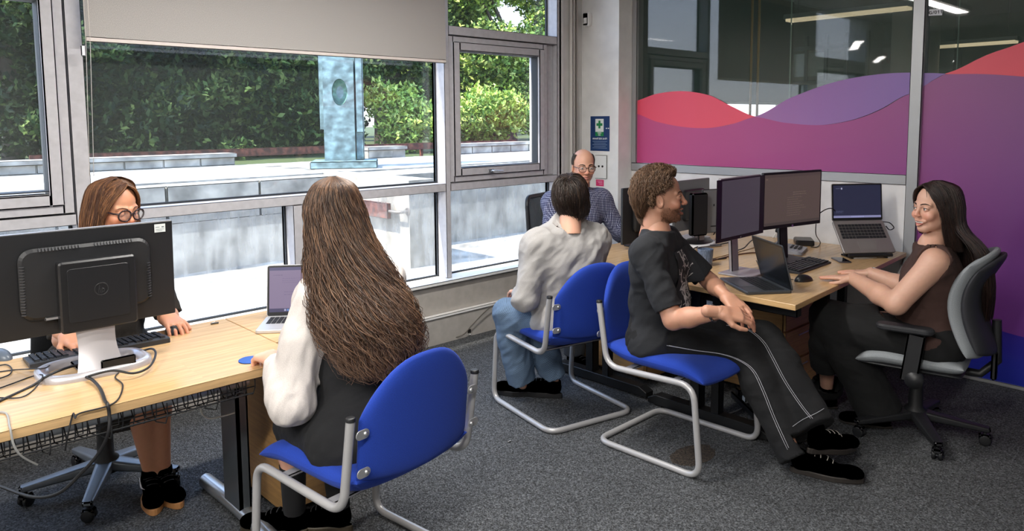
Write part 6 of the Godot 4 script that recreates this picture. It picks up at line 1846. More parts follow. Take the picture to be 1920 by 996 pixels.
# short hair grown from the scalp; lenf(dir) length there or 0, flow(dir) first direction, all in head space
func scalp_hair(m: M, xf: Transform3D, n: int, lenf: Callable, flow: Callable, curl: float, cycles: float, r: float, cols: Array, sd: int, lift := 0.012, drop := 0.22, steps := 9) -> void:
	var g := RandomNumberGenerator.new()
	g.seed = sd
	var c := Vector3(0, 0.035, -0.012); var rad := Vector3(0.076, 0.086, 0.096)
	m.use_c = true
	var made := 0
	var tries := 0
	while made < n and tries < n * 8:
		tries += 1
		var d := Vector3(g.randfn(), g.randfn(), g.randfn()).normalized()
		var L: float = lenf.call(d)
		if L <= 0.0: continue
		L *= g.randf_range(0.55, 1.18)
		var p := c + d * rad * g.randf_range(0.98, 1.01)
		var dir: Vector3 = (flow.call(d) as Vector3).normalized()
		var lf := lift * g.randf_range(0.15, 1.0)
		var pts := PackedVector3Array()
		var ph := g.randf() * TAU
		var amp := curl * g.randf_range(0.5, 1.3)
		var cyc := cycles * g.randf_range(0.7, 1.3)
		for k in steps:
			var t := float(k) / (steps - 1)
			var e := (p - c) / rad
			var el := e.length()
			var out := (e / rad).normalized()
			var want := 1.0 + lf / 0.085 * minf(1.0, t * 3.0 + 0.15)
			if p.y > -0.05 and el < want: p += out * (want - el) * 0.085
			var sdv := dir.cross(out).normalized()
			pts.append(xf * (p + (sdv * cos(ph + t * TAU * cyc) + out * (0.6 * sin(ph + t * TAU * cyc))) * amp * minf(1.0, t * 2.5)))
			dir = (dir + Vector3(0, -drop, 0) - out * maxf(0.0, dir.dot(out)) * 0.5).normalized()
			p += dir * L / (steps - 1)
		var cc: Color = cols[g.randi() % cols.size()]
		cc = cc * g.randf_range(0.8, 1.2)
		strand(m, pts, r * g.randf_range(0.7, 1.25), cc, cc * 1.1)
		made += 1
# long hair as a falling envelope: centre line, half widths and depths; strands fan round it from -a to a (0 = along back)
func fall_hair(m: M, C: Array, hw: Array, hd: Array, right: Vector3, back: Vector3, a0: float, a1: float, n: int, seg: int, amp: float, cyc: float, r: float, cols: Array, sd: int, cutjit := 0.16, fill := 0.86, inner := 0.72) -> void:
	var g := RandomNumberGenerator.new()
	g.seed = sd
	m.use_c = true
	var at := func(t: float, psi: float, rho: float) -> Vector3:
		var x := t * (C.size() - 1)
		var k := mini(int(x), C.size() - 2)
		var q := x - k
		var k0 := maxi(k - 1, 0); var k3 := mini(k + 2, C.size() - 1)
		var c: Vector3 = (C[k] as Vector3).cubic_interpolate(C[k + 1], C[k0], C[k3], q)
		var w: float = cubic_interpolate(hw[k], hw[k + 1], hw[k0], hw[k3], q)
		var d: float = cubic_interpolate(hd[k], hd[k + 1], hd[k0], hd[k3], q)
		return c + right * (w * sin(psi) * rho) + back * (d * cos(psi) * rho)
	# inner mass
	m.col = cols[0]
	m.grid(func(s: float, t: float) -> Vector3: return at.call(t * 0.93, lerpf(a0, a1, s), fill - 0.06 * sin(s * 40.0) * t), 40, 26)
	for k in n:
		var psi := lerpf(a0, a1, g.randf())
		var rho := lerpf(inner, 1.04, sqrt(g.randf()))
		var ph := nz.get_noise_1d(psi * 22.0 + sd * 3.0) * TAU * 2.5 + g.randf() * 1.6
		var end := 1.0 - cutjit * g.randf() * g.randf() + 0.03 * g.randfn()
		var am := amp * g.randf_range(0.4, 1.4)
		var cy := cyc * g.randf_range(0.75, 1.25)
		var dp := g.randfn() * 0.10
		var lock := 0.05 * nz.get_noise_1d(psi * 40.0 + sd)
		var pts := PackedVector3Array()
		for j in seg:
			var t := end * j / (seg - 1.0)
			var p: Vector3 = at.call(t, psi + (dp + lock * 3.0) * t, lerpf(rho * 0.98, rho, t))
			var w := am * clampf((t - 0.1) * 1.7, 0.0, 1.25)
			p += right * w * sin(ph + t * TAU * cy) + back * w * 0.8 * cos(ph + t * TAU * cy + 0.6) + Vector3(0, 0.3 * w * sin(ph * 2.0 + t * TAU * cy), 0)
			pts.append(p)
		var cc: Color = cols[g.randi() % cols.size()]
		cc = cc * g.randf_range(0.75, 1.25)
		strand(m, pts, r * g.randf_range(0.7, 1.3), cc, cc * 1.15)
# hand: wrist, way of the fingers, back of the hand, sign of the thumb side (along dir x up)
func hand(out: M, w: Vector3, dir: Vector3, up: Vector3, th: float, curl: Array, skin: Color, s := 1.0, spread := 0.05, tcurl := 0.3) -> void:
	dir = dir.normalized()
	up = (up - dir * up.dot(dir)).normalized()
	var sd := dir.cross(up) * th           # towards the thumb
	var R := 0.215 * s
	var ce := w + dir * 0.08 * s
	var f := Fld.new(ce - Vector3.ONE * R * 0.68, ce + Vector3.ONE * R * 0.68, 0.0036)
	f.cap(w - dir * 0.05 * s, w + dir * 0.02 * s, 0.025 * s, 0.024 * s, 0.02)
	var lens := [0.94, 1.05, 0.98, 0.76]
	var off := [0.031, 0.0105, -0.0105, -0.03]
	for k in 4:
		var o: float = off[k] * s
		var kn := w + dir * (0.088 - 0.004 * absf(k - 1.2)) * s + sd * o
		f.cap(w + dir * 0.012 * s + sd * o * 0.6, kn, 0.0155 * s, 0.0115 * s, 0.016)
		var d := (dir + sd * spread * (1.4 - k)).normalized()
		var p := kn
		var cu: float = curl[k] if k < curl.size() else curl[0]
		for j in 3:
			var ang: float = cu * [0.8, 1.1, 0.7][j]
			var ax := d.cross(up).normalized()
			d = d.rotated(ax, -ang)
			up = up.rotated(ax, -ang)
			var q: Vector3 = p + d * [0.043, 0.026, 0.021][j] * lens[k] * s
			f.cap(p, q, [0.0098, 0.0088, 0.0078][j] * s, [0.0088, 0.0078, 0.0066][j] * s, 0.003 if j == 0 else 0.002)
			p = q
		up = sd.cross(dir).normalized() * th
		up = (up - dir * up.dot(dir)).normalized()
	var t0 := w + dir * 0.022 * s + sd * 0.018 * s
	var t1 := t0 + (dir * 0.6 + sd * 0.75 - up * 0.35).normalized() * 0.044 * s
	var t2 := t1 + (dir * (0.85 + 0.1 * tcurl) + sd * (0.45 - 0.7 * tcurl) - up * 0.2).normalized() * 0.032 * s
	var t3 := t2 + (dir * 0.95 + sd * (0.25 - 0.9 * tcurl) - up * 0.1).normalized() * 0.026 * s
	f.cap(t0, t1, 0.0165 * s, 0.0115 * s, 0.012)
	f.cap(t1, t2, 0.0108 * s, 0.0098 * s, 0.003)
	f.cap(t2, t3, 0.0098 * s, 0.0078 * s, 0.002)
	var tint := func(p: Vector3, _n: Vector3) -> Color:
		var e := clampf((p - w).dot(dir) / (0.17 * s), 0, 1)
		var c := skin.lerp(skin * Color(1.12, 0.8, 0.75), 0.5 * smoothstep(0.5, 1.0, e))
		return Color(c.r, c.g, c.b, 1)
	f.to(out, Transform3D.IDENTITY, tint)
func bounds_of(J: Dictionary, keys: Array, pad_by: float) -> Array:
	var lo := Vector3.ONE * 99; var hi := -Vector3.ONE * 99
	for k in keys:
		lo = lo.min(J[k]); hi = hi.max(J[k])
	return [lo - Vector3.ONE * pad_by, hi + Vector3.ONE * pad_by]
# torso in a field: inf = extra thickness, z = build (1 = average)
func torso(f: Fld, J: Dictionary, inf: float, z := 1.0, bust := 0.0) -> void:
	var r: Vector3 = (J.shR - J.shL).normalized()
	var rp: Vector3 = (J.hiR - J.hiL).normalized()
	var sc: Vector3 = (J.shL + J.shR) * 0.5
	var mid: Vector3 = J.pel.lerp(sc, 0.42)
	var che: Vector3 = J.pel.lerp(sc, 0.78)
	f.cap(J.hiL + rp * -0.015, J.hiR + rp * 0.015, 0.1 * z + inf, 0.1 * z + inf, 0.05)
	f.cap(mid - rp * 0.05 * z, mid + rp * 0.05 * z, 0.098 * z + inf, 0.098 * z + inf, 0.08)
	f.cap(che - r * 0.065 * z, che + r * 0.065 * z, 0.108 * z + inf, 0.108 * z + inf, 0.08)
	f.cap(J.pel, mid, 0.1 * z + inf, 0.095 * z + inf, 0.06)
	f.cap(J.shL + r * 0.03, J.shR - r * 0.03, 0.058 * z + inf, 0.058 * z + inf, 0.06)
	f.cap(sc, J.nek, 0.06 * z + inf, 0.052 * z + inf, 0.05)
	for q: Vector3 in [J.shL, J.shR]: f.cap(J.nek - Vector3(0, 0.005, 0), q, 0.042 * z + inf, 0.048 * z + inf, 0.05)
	if bust > 0.0:
		var up: Vector3 = (sc - J.pel).normalized()
		var fw: Vector3 = up.cross(r).normalized()
		for s: float in [-1, 1]: f.ell(che + fw * 0.075 + r * s * 0.075 - up * 0.02, Vector3.ONE * (0.062 * bust + inf), 0.05)
func arm(f: Fld, J: Dictionary, s: String, inf: float, z := 1.0, to := 1.0) -> void:
	var a: Vector3 = J["sh" + s]; var b: Vector3 = J["el" + s]; var c: Vector3 = J["wr" + s]
	f.cap(a, b, 0.05 * z + inf, 0.041 * z + inf, 0.03)
	if to > 0.0:
		var e := b.lerp(c, to)
		f.cap(b, b.lerp(e, 0.35), 0.039 * z + inf, 0.04 * z + inf, 0.02)
		f.cap(b.lerp(e, 0.35), e, 0.04 * z + inf, lerpf(0.04, 0.026, to) * z + inf, 0.02)
func leg(f: Fld, J: Dictionary, s: String, inf: float, z := 1.0, flare := 0.0) -> void:
	var a: Vector3 = J["hi" + s]; var b: Vector3 = J["kn" + s]; var c: Vector3 = J["an" + s]
	f.cap(a, b, 0.088 * z + inf, 0.06 * z + inf, 0.05)
	f.cap(b, b.lerp(c, 0.35), 0.058 * z + inf, 0.057 * z + inf + flare * 0.35, 0.03)
	f.cap(b.lerp(c, 0.35), c, 0.057 * z + inf + flare * 0.35, 0.036 * z + inf + flare, 0.03)
func folds(amp: float, fr: float, off: float, dir := Vector3(0.3, 0.8, 0.2)) -> Callable:
	var d := dir.normalized()
	return func(p: Vector3, _n: Vector3) -> float:
		var q := p - d * p.dot(d) * 0.62
		q = q * fr + Vector3(off, off * 0.7, 0)
		var a := nz.get_noise_3d(q.x, q.y, q.z)
		var b := nz.get_noise_3d(q.x * 2.1 + 40, q.y * 2.1, q.z * 2.1)
		return amp * ((0.6 - 2.6 * sqrt(a * a + 0.004)) + 0.5 * (0.35 - 1.6 * sqrt(b * b + 0.006)))
func skin_of(c: Color) -> Callable:
	return func(p: Vector3, _n: Vector3) -> Color:
		var v := 1.0 + 0.06 * nz.get_noise_3dv(p * 60.0)
		return Color(c.r * v, c.g * v * (1.0 + 0.03 * nz.get_noise_3dv(p * 35.0 + Vector3.ONE * 9.0)), c.b * v, 1)
# shoe or boot: heel and toe on the sole, up = out of the sole
func shoe(parent: Node3D, called: String, heel: Vector3, toe: Vector3, up: Vector3, ankle: Vector3, col: Material, sole: Material, sole_h := 0.022, high := 0.0, stripe := false) -> void:
	var d := (toe - heel)
	var L := d.length()
	d /= L
	up = (up - d * up.dot(d)).normalized()
	var s := d.cross(up)
	var xf := Transform3D(Basis(s, up, d), heel)
	var m := M.new()
	var pl := PackedVector2Array()
	for k in 28:
		var a := TAU * k / 28
		var t := 0.5 + 0.5 * sin(a)
		var w := 0.036 + 0.012 * smoothstep(0.3, 0.75, t) - 0.004 * sin(t * 9.0)
		pl.append(Vector2(cos(a) * w * (1.0 if absf(cos(a)) < 0.8 else 1.0), -(t * (L + 0.02) - 0.01)))
	m.prism(pl, 0.0, sole_h, Transform3D(xf.basis * Basis(Vector3.RIGHT, Vector3.FORWARD, Vector3.UP), xf.origin), 0.004)
	var sh := Node3D.new()
	sh.name = called
	parent.add_child(sh, true)
	sh.position = -parent.position
	put(m, "sole", sole, sh)
	var f := Fld.new(Vector3(-0.07, -0.01, -0.07), Vector3(0.07, 0.17 + high, L + 0.06), 0.006)
	f.cap(Vector3(0, sole_h + 0.02, 0.035), Vector3(0, sole_h + 0.018, L * 0.55), 0.033, 0.036, 0.02)
	f.ell(Vector3(0, sole_h + 0.012, L - 0.05), Vector3(0.042, 0.034, 0.06), 0.03)
	f.cap(Vector3(0, sole_h + 0.04, 0.04), Vector3(0, sole_h + 0.045, L * 0.45), 0.033, 0.028, 0.03)
	var an := xf.affine_inverse() * ankle
	an.y = clampf(an.y, 0.07, 0.13 + high)
	an.x = clampf(an.x, -0.03, 0.03); an.z = clampf(an.z, 0.0, 0.09)
	f.cap(Vector3(0, sole_h + 0.04, 0.045), an, 0.036, 0.038, 0.02)
	f.cut(Vector3(0, sole_h - 0.002, 0), Vector3(0, -1, 0))
	f.cut(an + Vector3(0, 0.012, 0), Vector3(0, 1, -0.25).normalized())
	m = M.new()
	f.to(m, xf)
	put(m, "upper", col, sh)
	# laces
	for k in 4:
		m = M.new()
		var z := L * 0.33 + k * L * 0.085
		var pts := []
		for q in 5:
			pts.append(xf * f.snap(Vector3(-0.02 + q * 0.01, sole_h + 0.075 - k * 0.008, z), 0.001))
		m.tube(PackedVector3Array(pts), 0.0022, 5)
		put(m, "lace", mat("lace_" + called, hx("9a968e") if called == "boot" else hx("1a1a1c"), 0.8), sh)
	if stripe:
		for sd: float in [-1, 1]:
			m = M.new()
			var pts2 := PackedVector3Array(); var rad := PackedFloat32Array([0.001, 0.004, 0.0065, 0.005, 0.003, 0.001])
			for q: Vector3 in [Vector3(0.06, 0.075, 0.02), Vector3(0.06, 0.06, 0.045), Vector3(0.06, 0.042, 0.075), Vector3(0.06, 0.043, 0.1), Vector3(0.06, 0.052, 0.13), Vector3(0.06, 0.064, 0.165)]:
				pts2.append(xf * f.snap(Vector3(q.x * sd * 0.6, q.y + sole_h * 0.4, q.z * L / 0.27), 0.0))
			m.tube(pts2, 0.003, 6, -1.0, true, rad)
			put(m, "side_stripe", mat("stripe", hx("e9e3da"), 0.6), sh)
func person(label: String, at: Vector3) -> Node3D:
	var t := thing("person", label, "person", at)
	return t
func skin_mat() -> StandardMaterial3D:
	return vmat("skin", 0.5, {"subsurf_scatter_enabled": true, "subsurf_scatter_strength": 0.08})

# ================================================================ the six people
func ring_of(c: Vector3, n: Vector3, r: float, k := 24) -> Array:
	var a := n.cross(Vector3(0.3, 0.9, 0.2)).normalized()
	var b := n.cross(a).normalized()
	var out := []
	for q in k + 1: out.append(c + a * r * cos(TAU * q / k) + b * r * sin(TAU * q / k))
	return out
func glasses(p: Node3D, xf: Transform3D, col: Material, w := 0.024, h := 0.019, thick := 0.0022, round_ := true) -> void:
	var g := Node3D.new()
	g.name = "glasses"
	p.add_child(g, true)
	g.position = -p.position
	for s: float in [-1, 1]:
		var m := M.new()
		var pts := []
		for q in 25:
			var a := TAU * q / 24.0
			var e := 1.0 if round_ else 0.7
			pts.append(xf * Vector3(s * (0.032 + 0.001) + w * signf(cos(a)) * pow(absf(cos(a)), e), -0.004 + h * signf(sin(a)) * pow(absf(sin(a)), e), 0.103 - 0.006 * absf(cos(a)) * (1 if cos(a) * s > 0 else 0)))
		m.tube(PackedVector3Array(pts), thick, 8)
		put(m, "rim", col, g)
		m = M.new()
		m.tube(PackedVector3Array([xf * Vector3(s * 0.057, 0.004, 0.097), xf * Vector3(s * 0.071, 0.004, 0.08), xf * Vector3(s * 0.077, 0.002, 0.02), xf * Vector3(s * 0.079, -0.004, -0.012)]), thick * 1.15, 8)
		put(m, "temple", col, g)
		m = M.new()
		m.use_u = true
		m.grid(func(u: float, v: float) -> Vector3:
			var a := u * TAU
			return xf * Vector3(s * 0.033 + w * 0.97 * cos(a) * v, -0.004 + h * 0.97 * sin(a) * v, 0.1025 - 0.002 * v), 20, 2)
		put(m, "lens", mat("spectacle_lens", Color(0.85, 0.9, 0.9, 0.1), 0.03, 0.0, "", 1.0, 0.0, {"transparency": BaseMaterial3D.TRANSPARENCY_ALPHA}), g)
	var b := M.new()
	b.tube(PackedVector3Array([xf * Vector3(-0.011, 0.002, 0.103), xf * Vector3(0, 0.005, 0.1055), xf * Vector3(0.011, 0.002, 0.103)]), thick * 0.95, 8)
	put(b, "bridge", col, g)
func teeth(p: Node3D, xf: Transform3D, y: float, w: float, h: float) -> void:
	var m := M.new()
	for k in 8:
		var x := (k - 3.5) / 4.0 * w
		m.box(xf * Vector3(x, y, 0.0862 - 9.0 * x * x), Vector3(w / 3.92, h * (1.0 - 0.25 * absf(k - 3.5) / 3.5), 0.005) * xf.basis.get_scale().x, xf.basis.orthonormalized() * Basis(Vector3.UP, x * 18.0), 0.0005)
	put(m, "teeth", mat("teeth", hx("d9cfc4"), 0.3), p)
func build_people() -> void:
	bearded_man()
	smiling_woman()
	long_haired_woman()
	sweatshirt_man()
	glasses_woman()
	balding_man()

func parted_cap(m: M, xf: Transform3D, cols: Array, sd: int, part := 0.1, ln := 0.17, n := 1100) -> void:
	var lenf := func(d: Vector3) -> float:
		if d.z > 0.5 and d.y < 0.52 + 0.2 * (1.0 - absf(d.x)): return 0.0
		if d.z > 0.12 and d.y < 0.05 + 0.6 * (d.z - 0.12): return 0.0
		if d.y < -0.3: return 0.0
		return ln
	var flow := func(d: Vector3) -> Vector3:
		var sx := signf(d.x - part)
		return Vector3(sx * (0.9 - 0.4 * absf(d.x)), -0.15 - 0.5 * absf(d.x), -0.55)
	scalp_hair(m, xf, n, lenf, flow, 0.0012, 0.8, 0.0024, cols, sd, 0.013, 0.26, 11)
# locks that frame a face: strands between a front line A and a rear line B of control points, in head space
func framing(m: M, xf: Transform3D, A: Array, B: Array, n: int, cols: Array, sd: int, r := 0.0014, wob := 0.003) -> void:
	var g := RandomNumberGenerator.new()
	g.seed = sd
	m.use_c = true
	var c := Vector3(0, 0.035, -0.012)
	for k in n:
		var u := g.randf()
		var ctrl := []
		for j in A.size():
			var q: Vector3 = (A[j] as Vector3).lerp(B[j], u) + Vector3(g.randfn(), g.randfn(), g.randfn()) * 0.0022
			ctrl.append(q)
		var pts := smooth_path(ctrl, 4)
		var lf := g.randf_range(1.03, 1.11)
		var ph := g.randf() * TAU
		for j in pts.size():
			var q := pts[j]
			if q.y > -0.03:
				var e := (q - c) / Vector3(0.076, 0.086, 0.096)
				if e.length() < lf: q = c + e.normalized() * lf * Vector3(0.076, 0.086, 0.096)
			var t := float(j) / pts.size()
			pts[j] = xf * (q + Vector3(sin(ph + t * 9.0), 0, cos(ph + t * 8.0)) * wob * t)
		var cc: Color = cols[g.randi() % cols.size()]
		cc = cc * g.randf_range(0.8, 1.2)
		strand(m, pts, r * g.randf_range(0.8, 1.3), cc, cc * 1.2)
func bearded_man() -> void:
	var skin := lin("bb8a72")
	var r := Vector3(-0.94, 0, 0.35).normalized()
	var J := {}
	J.pel = Vector3(2.975, 0.535, -2.11)
	J.hiR = J.pel + r * 0.09; J.hiL = J.pel - r * 0.09
	J.shR = at_z(1213, 477, -1.99); J.shL = J.shR - r * 0.37
	J.nek = (J.shR + J.shL) * 0.5 + Vector3(0.0, 0.065, 0.0)
	J.elR = at_z(1262, 600, -1.84); J.wrR = at_z(1349, 586, -1.62)
	J.elL = at_z(1333, 530, -1.93); J.wrL = at_z(1361, 556, -1.72)
	J.knR = at_y(1398, 664, 0.47); J.anR = at_y(1492, 850, 0.10)
	J.knL = at_y(1432, 630, 0.53); J.anL = at_y(1528, 795, 0.23)
	var p := person("bearded man in black T-shirt and white-stitched black jeans, seated sideways and laughing", Vector3(J.pel.x, 0, J.pel.z))
	var hp := at_z(1240, 369, -2.05)
	var hx_ := Transform3D(look(Vector3(0.60, 0.03, 0.80)).scaled(Vector3.ONE * 1.04), hp)
	# body
	var m := M.new()
	m.use_c = true
	var bb := bounds_of(J, ["pel", "shL", "shR", "nek", "elL", "elR", "wrL", "wrR", "knL", "knR", "anL", "anR"], 0.14)
	var f := Fld.new(bb[0], bb[1], 0.0095)
	torso(f, J, -0.012)
	f.cap(J.nek - Vector3(0, 0.03, 0), hp + hx_.basis * Vector3(0, -0.1, -0.025), 0.062, 0.056, 0.04)
	arm(f, J, "L", 0.0); arm(f, J, "R", 0.003)
	leg(f, J, "L", -0.012); leg(f, J, "R", -0.012)
	f.to(m, Transform3D.IDENTITY, skin_of(skin))
	var hf := build_head(m, hx_, {"skin": skin, "scalp": lin("574030"), "nose": 0.95, "nose_r": 0.92, "cell": 0.0032, "jaw": 1.05, "smile": 0.9, "open": 0.9, "beard": lin("7a5440"), "neck": 0.056, "lip": lin("b06a5e")})
	hand(m, J.wrL, at_z(1384, 578, -1.64) - J.wrL, Vector3(-0.25, 0.9, 0.35), -1.0, [0.3, 0.36, 0.42, 0.5], skin, 1.05, 0.05)
	hand(m, J.wrR, at_z(1400, 592, -1.54) - J.wrR, Vector3(-0.45, 0.8, 0.1), 1.0, [0.42, 0.46, 0.5, 0.55], skin, 1.05, 0.02)
	put(m, "body", skin_mat(), p)
	eyes(p, hx_, lin("4a5a5e"), Vector3(0.05, -0.05, 1), lin("4a2e20"), hf, 0.0032, true)
	teeth(p, hx_, -0.0635, 0.017, 0.006)
	# T-shirt
	bb = bounds_of(J, ["pel", "shL", "shR", "nek", "elL", "elR"], 0.18)
	f = Fld.new(bb[0], bb[1], 0.008)
	torso(f, J, 0.012, 1.04)
	f.ell(J.pel.lerp((J.shL + J.shR) * 0.5, 0.36) + Vector3(0.35, 0, 0.94) * 0.03, Vector3(0.125, 0.13, 0.115), 0.06)
	for s in ["L", "R"]:
		var e: Vector3 = J["sh" + s].lerp(J["el" + s], 0.84)
		var dn: Vector3 = (J["el" + s] - J["sh" + s]).normalized()
		f.cap(J["sh" + s] - dn * 0.01, e + dn * 0.03, 0.066, 0.062, 0.04)
		f.cut(e, dn, 0.1)
	f.cut(J.nek + Vector3(0, 0.022, 0), (hp - J.nek).normalized(), 0.11)
	f.cut(Vector3(0, 0.47, 0), Vector3(0, -1, 0))
	m = M.new()
	f.to(m, Transform3D.IDENTITY, null, folds(0.008, 4.2, 3.0, Vector3(0.5, 0.6, 0.5)))
	var shirt := put(m, "t_shirt", mat("tee", hx("24262b"), 0.9, 0.0, "cloth", 5.0, 0.35), p)
	# printed figure on the chest
	var im := Image.create(128, 192, false, Image.FORMAT_RGB8)
	im.fill(hx("24262b"))
	var g := RandomNumberGenerator.new()
	g.seed = 15
	for k in 46:
		var a := Vector2(g.randf_range(20, 108), g.randf_range(8, 180))
		var ang := g.randf() * TAU
		for q in g.randi_range(14, 34):
			ang += g.randf_range(-0.35, 0.35)
			a += Vector2(cos(ang), sin(ang)) * 1.6
			var w := 2 if k % 3 else 4
			im.fill_rect(Rect2i(clampi(int(a.x), 2, 120), clampi(int(a.y), 2, 184), w, w), hx("c9c5c4"))
	for e in [[44, 100, 40, 56], [52, 30, 22, 18]]:
		im.fill_rect(Rect2i(e[0], e[1], e[2] - 14, e[3]), hx("bdb8b8"))
		for q in 9: im.fill_rect(Rect2i(e[0] + g.randi_range(0, 26), e[1] + g.randi_range(0, 44), 5, 10), hx("24262b"))
	im.generate_mipmaps()
	var pm := StandardMaterial3D.new()
	pm.albedo_texture = ImageTexture.create_from_image(im)
	pm.roughness = 0.85
	m = M.new()
	m.use_u = true
	var fw := Vector3(0.35, 0, 0.94)
	var base: Vector3 = J.pel.lerp((J.shL + J.shR) * 0.5, 0.62)
	m.grid(func(u: float, v: float) -> Vector3:
		var q := base + r * (u - 0.5) * -0.22 + Vector3(0, (0.5 - v) * 0.34, 0) + fw * 0.3
		for k in 60:
			var d := f.val(q)
			if d < 0.008: break
			q -= fw * clampf(d * 0.6, 0.002, 0.03)
		return q + fw * 0.004, 20, 28)
	put(m, "print", pm, p)
	# jeans with pale stitching
	bb = bounds_of(J, ["pel", "hiL", "hiR", "knL", "knR", "anL", "anR"], 0.17)
	f = Fld.new(bb[0], bb[1], 0.0085)
	f.cap(J.hiL, J.hiR, 0.112, 0.112, 0.05)
	f.cap(J.pel, J.pel + Vector3(0, 0.07, 0), 0.112, 0.108, 0.05)
	leg(f, J, "L", 0.016, 1.04, 0.03); leg(f, J, "R", 0.016, 1.04, 0.03)
	f.cut(J.pel + Vector3(0, 0.075, 0), Vector3.UP, 0.2)
	for s in ["L", "R"]:
		f.cut(J["an" + s] + (J["an" + s] - J["kn" + s]).normalized() * 0.02, (J["an" + s] - J["kn" + s]).normalized(), 0.13)
	m = M.new()
	f.to(m, Transform3D.IDENTITY, null, folds(0.007, 4.5, 20.0, Vector3(0.4, 0.2, 0.8)))
	var je := put(m, "jeans", mat("black_jeans", hx("0e0f13"), 0.9, 0.0, "denim", 6.0, 0.3), p)
	var toward := func(q: Vector3) -> Vector3: return (eye - q).normalized()
	var seams := [[[1250, 648], [1300, 657], [1350, 664], [1385, 676], [1410, 695], [1428, 730], [1450, 785], [1475, 840], [1490, 866]], [[1362, 610], [1400, 618], [1428, 640], [1445, 668], [1470, 715], [1500, 760], [1520, 785]], [[1486, 800], [1505, 787], [1530, 775], [1545, 766]]]
	for sm in seams:
		for o: float in [0.0, 0.008]:
			var pts := []
			for e in sm:
				# march from the camera to the cloth
				var d := ray(e[0] + o * 500.0, e[1]).normalized()
				var q := eye + d * 2.6
				for k in 90:
					var dist := f.val(q)
					if dist < 0.007: break
					q += d * clampf(dist * 0.6, 0.003, 0.05)
				if f.val(q) < 0.03: pts.append(q - d * 0.003)
			if pts.size() > 2:
				m = M.new()
				m.tube(smooth_path(pts, 6), 0.0011, 5)
				put(m, "stitching", mat("stitch", hx("b9bac2"), 0.8), p)
			if sm.size() < 5: break
	# boots
	var bk := mat("boot_black", hx("121316"), 0.38)
	var sl := mat("boot_sole", hx("2b2623"), 0.6)
	var h0 := at_y(1484, 884, 0.0); var d0 := (at_y(1610, 905, 0.0) - h0).normalized()
	shoe(p, "boot", h0, h0 + d0 * 0.29, Vector3.UP, J.anR, bk, sl, 0.026, 0.03)
	var h1 := at_z(1516, 850, J.anL.z + 0.0); var t1 := at_z(1650, 838, J.anL.z + 0.15)
	shoe(p, "boot", h1, h1 + (t1 - h1).normalized() * 0.285, Vector3(0.1, 1, 0.1), J.anL, bk, sl, 0.026, 0.04)
	# bead bracelet
	m = M.new()
	var ax: Vector3 = (J.wrR - J.elR).normalized()
	for q in ring_of(J.wrR - ax * 0.03, ax, 0.034, 16):
		m.lathe(PackedVector2Array([Vector2(0, -0.0065), Vector2(0.005, -0.004), Vector2(0.0065, 0), Vector2(0.005, 0.004), Vector2(0, 0.0065)]), Transform3D(Basis.IDENTITY, q), 8)
	put(m, "bracelet", mat("beads", hx("4b474a"), 0.25, 0.6), p)
	# wavy hair, longer at the nape, and beard
	m = M.new()
	var lenf := func(d: Vector3) -> float:
		if d.z > 0.62 and d.y < 0.62: return 0.0
		if d.z > 0.28 and d.y < 0.18: return 0.0
		if d.y < 0.0 and d.z > -0.12: return 0.0
		if d.y < -0.62: return 0.0
		if absf(d.x) > 0.62 and d.z > -0.3 and d.y < 0.5: return 0.03
		if d.y > 0.5: return 0.07
		return 0.075 + 0.06 * smoothstep(-0.1, -0.7, d.z) + 0.03 * smoothstep(0.0, -0.5, d.y)
	var flow := func(d: Vector3) -> Vector3: return Vector3(d.x * 0.5, -0.25 + (0.9 if d.z > 0.35 else 0.4) * d.y, -0.75) + d * 0.35
	scalp_hair(m, hx_, 5200, lenf, flow, 0.0075, 1.6, 0.0013, [lin("6a4f3b"), lin("574030"), lin("7d6049"), lin("46321f")], 5, 0.034, 0.2, 11)
	put(m, "hair", vmat("hair", 0.48), p)
	m = M.new()
	m.use_c = true
	for k in 1500:
		var q := Vector3(g.randf_range(-0.066, 0.066), g.randf_range(-0.118, -0.045), g.randf_range(-0.012, 0.1))
		var sp := hf.snap(q, 0.0)
		if absf(hf.val(sp)) > 0.004 or sp.z < -0.005: continue
		if sp.y > -0.04 - 0.25 * maxf(0.0, sp.z - 0.03) and absf(sp.x) < 0.05: continue
		if sp.y > -0.078 and sp.y < -0.056 and absf(sp.x) < 0.027 and sp.z > 0.07: continue
		if sp.y > -0.05 and sp.z > 0.035: continue
		var nn := hf.grad(sp)
		var dv := (nn * 0.7 + Vector3(0, -1.0, 0.1) + Vector3(g.randfn(), g.randfn(), g.randfn()) * 0.25).normalized()
		var L := g.randf_range(0.003, 0.0065) * (1.5 if sp.y < -0.085 else 1.0)
		strand(m, PackedVector3Array([hx_ * sp, hx_ * (sp + dv * L * 0.5), hx_ * (sp + (dv + Vector3(0, -0.4, 0)).normalized() * L)]), 0.0007, lin("5a3826"), lin("7d5338"))
	put(m, "beard", vmat("hair", 0.48), p)

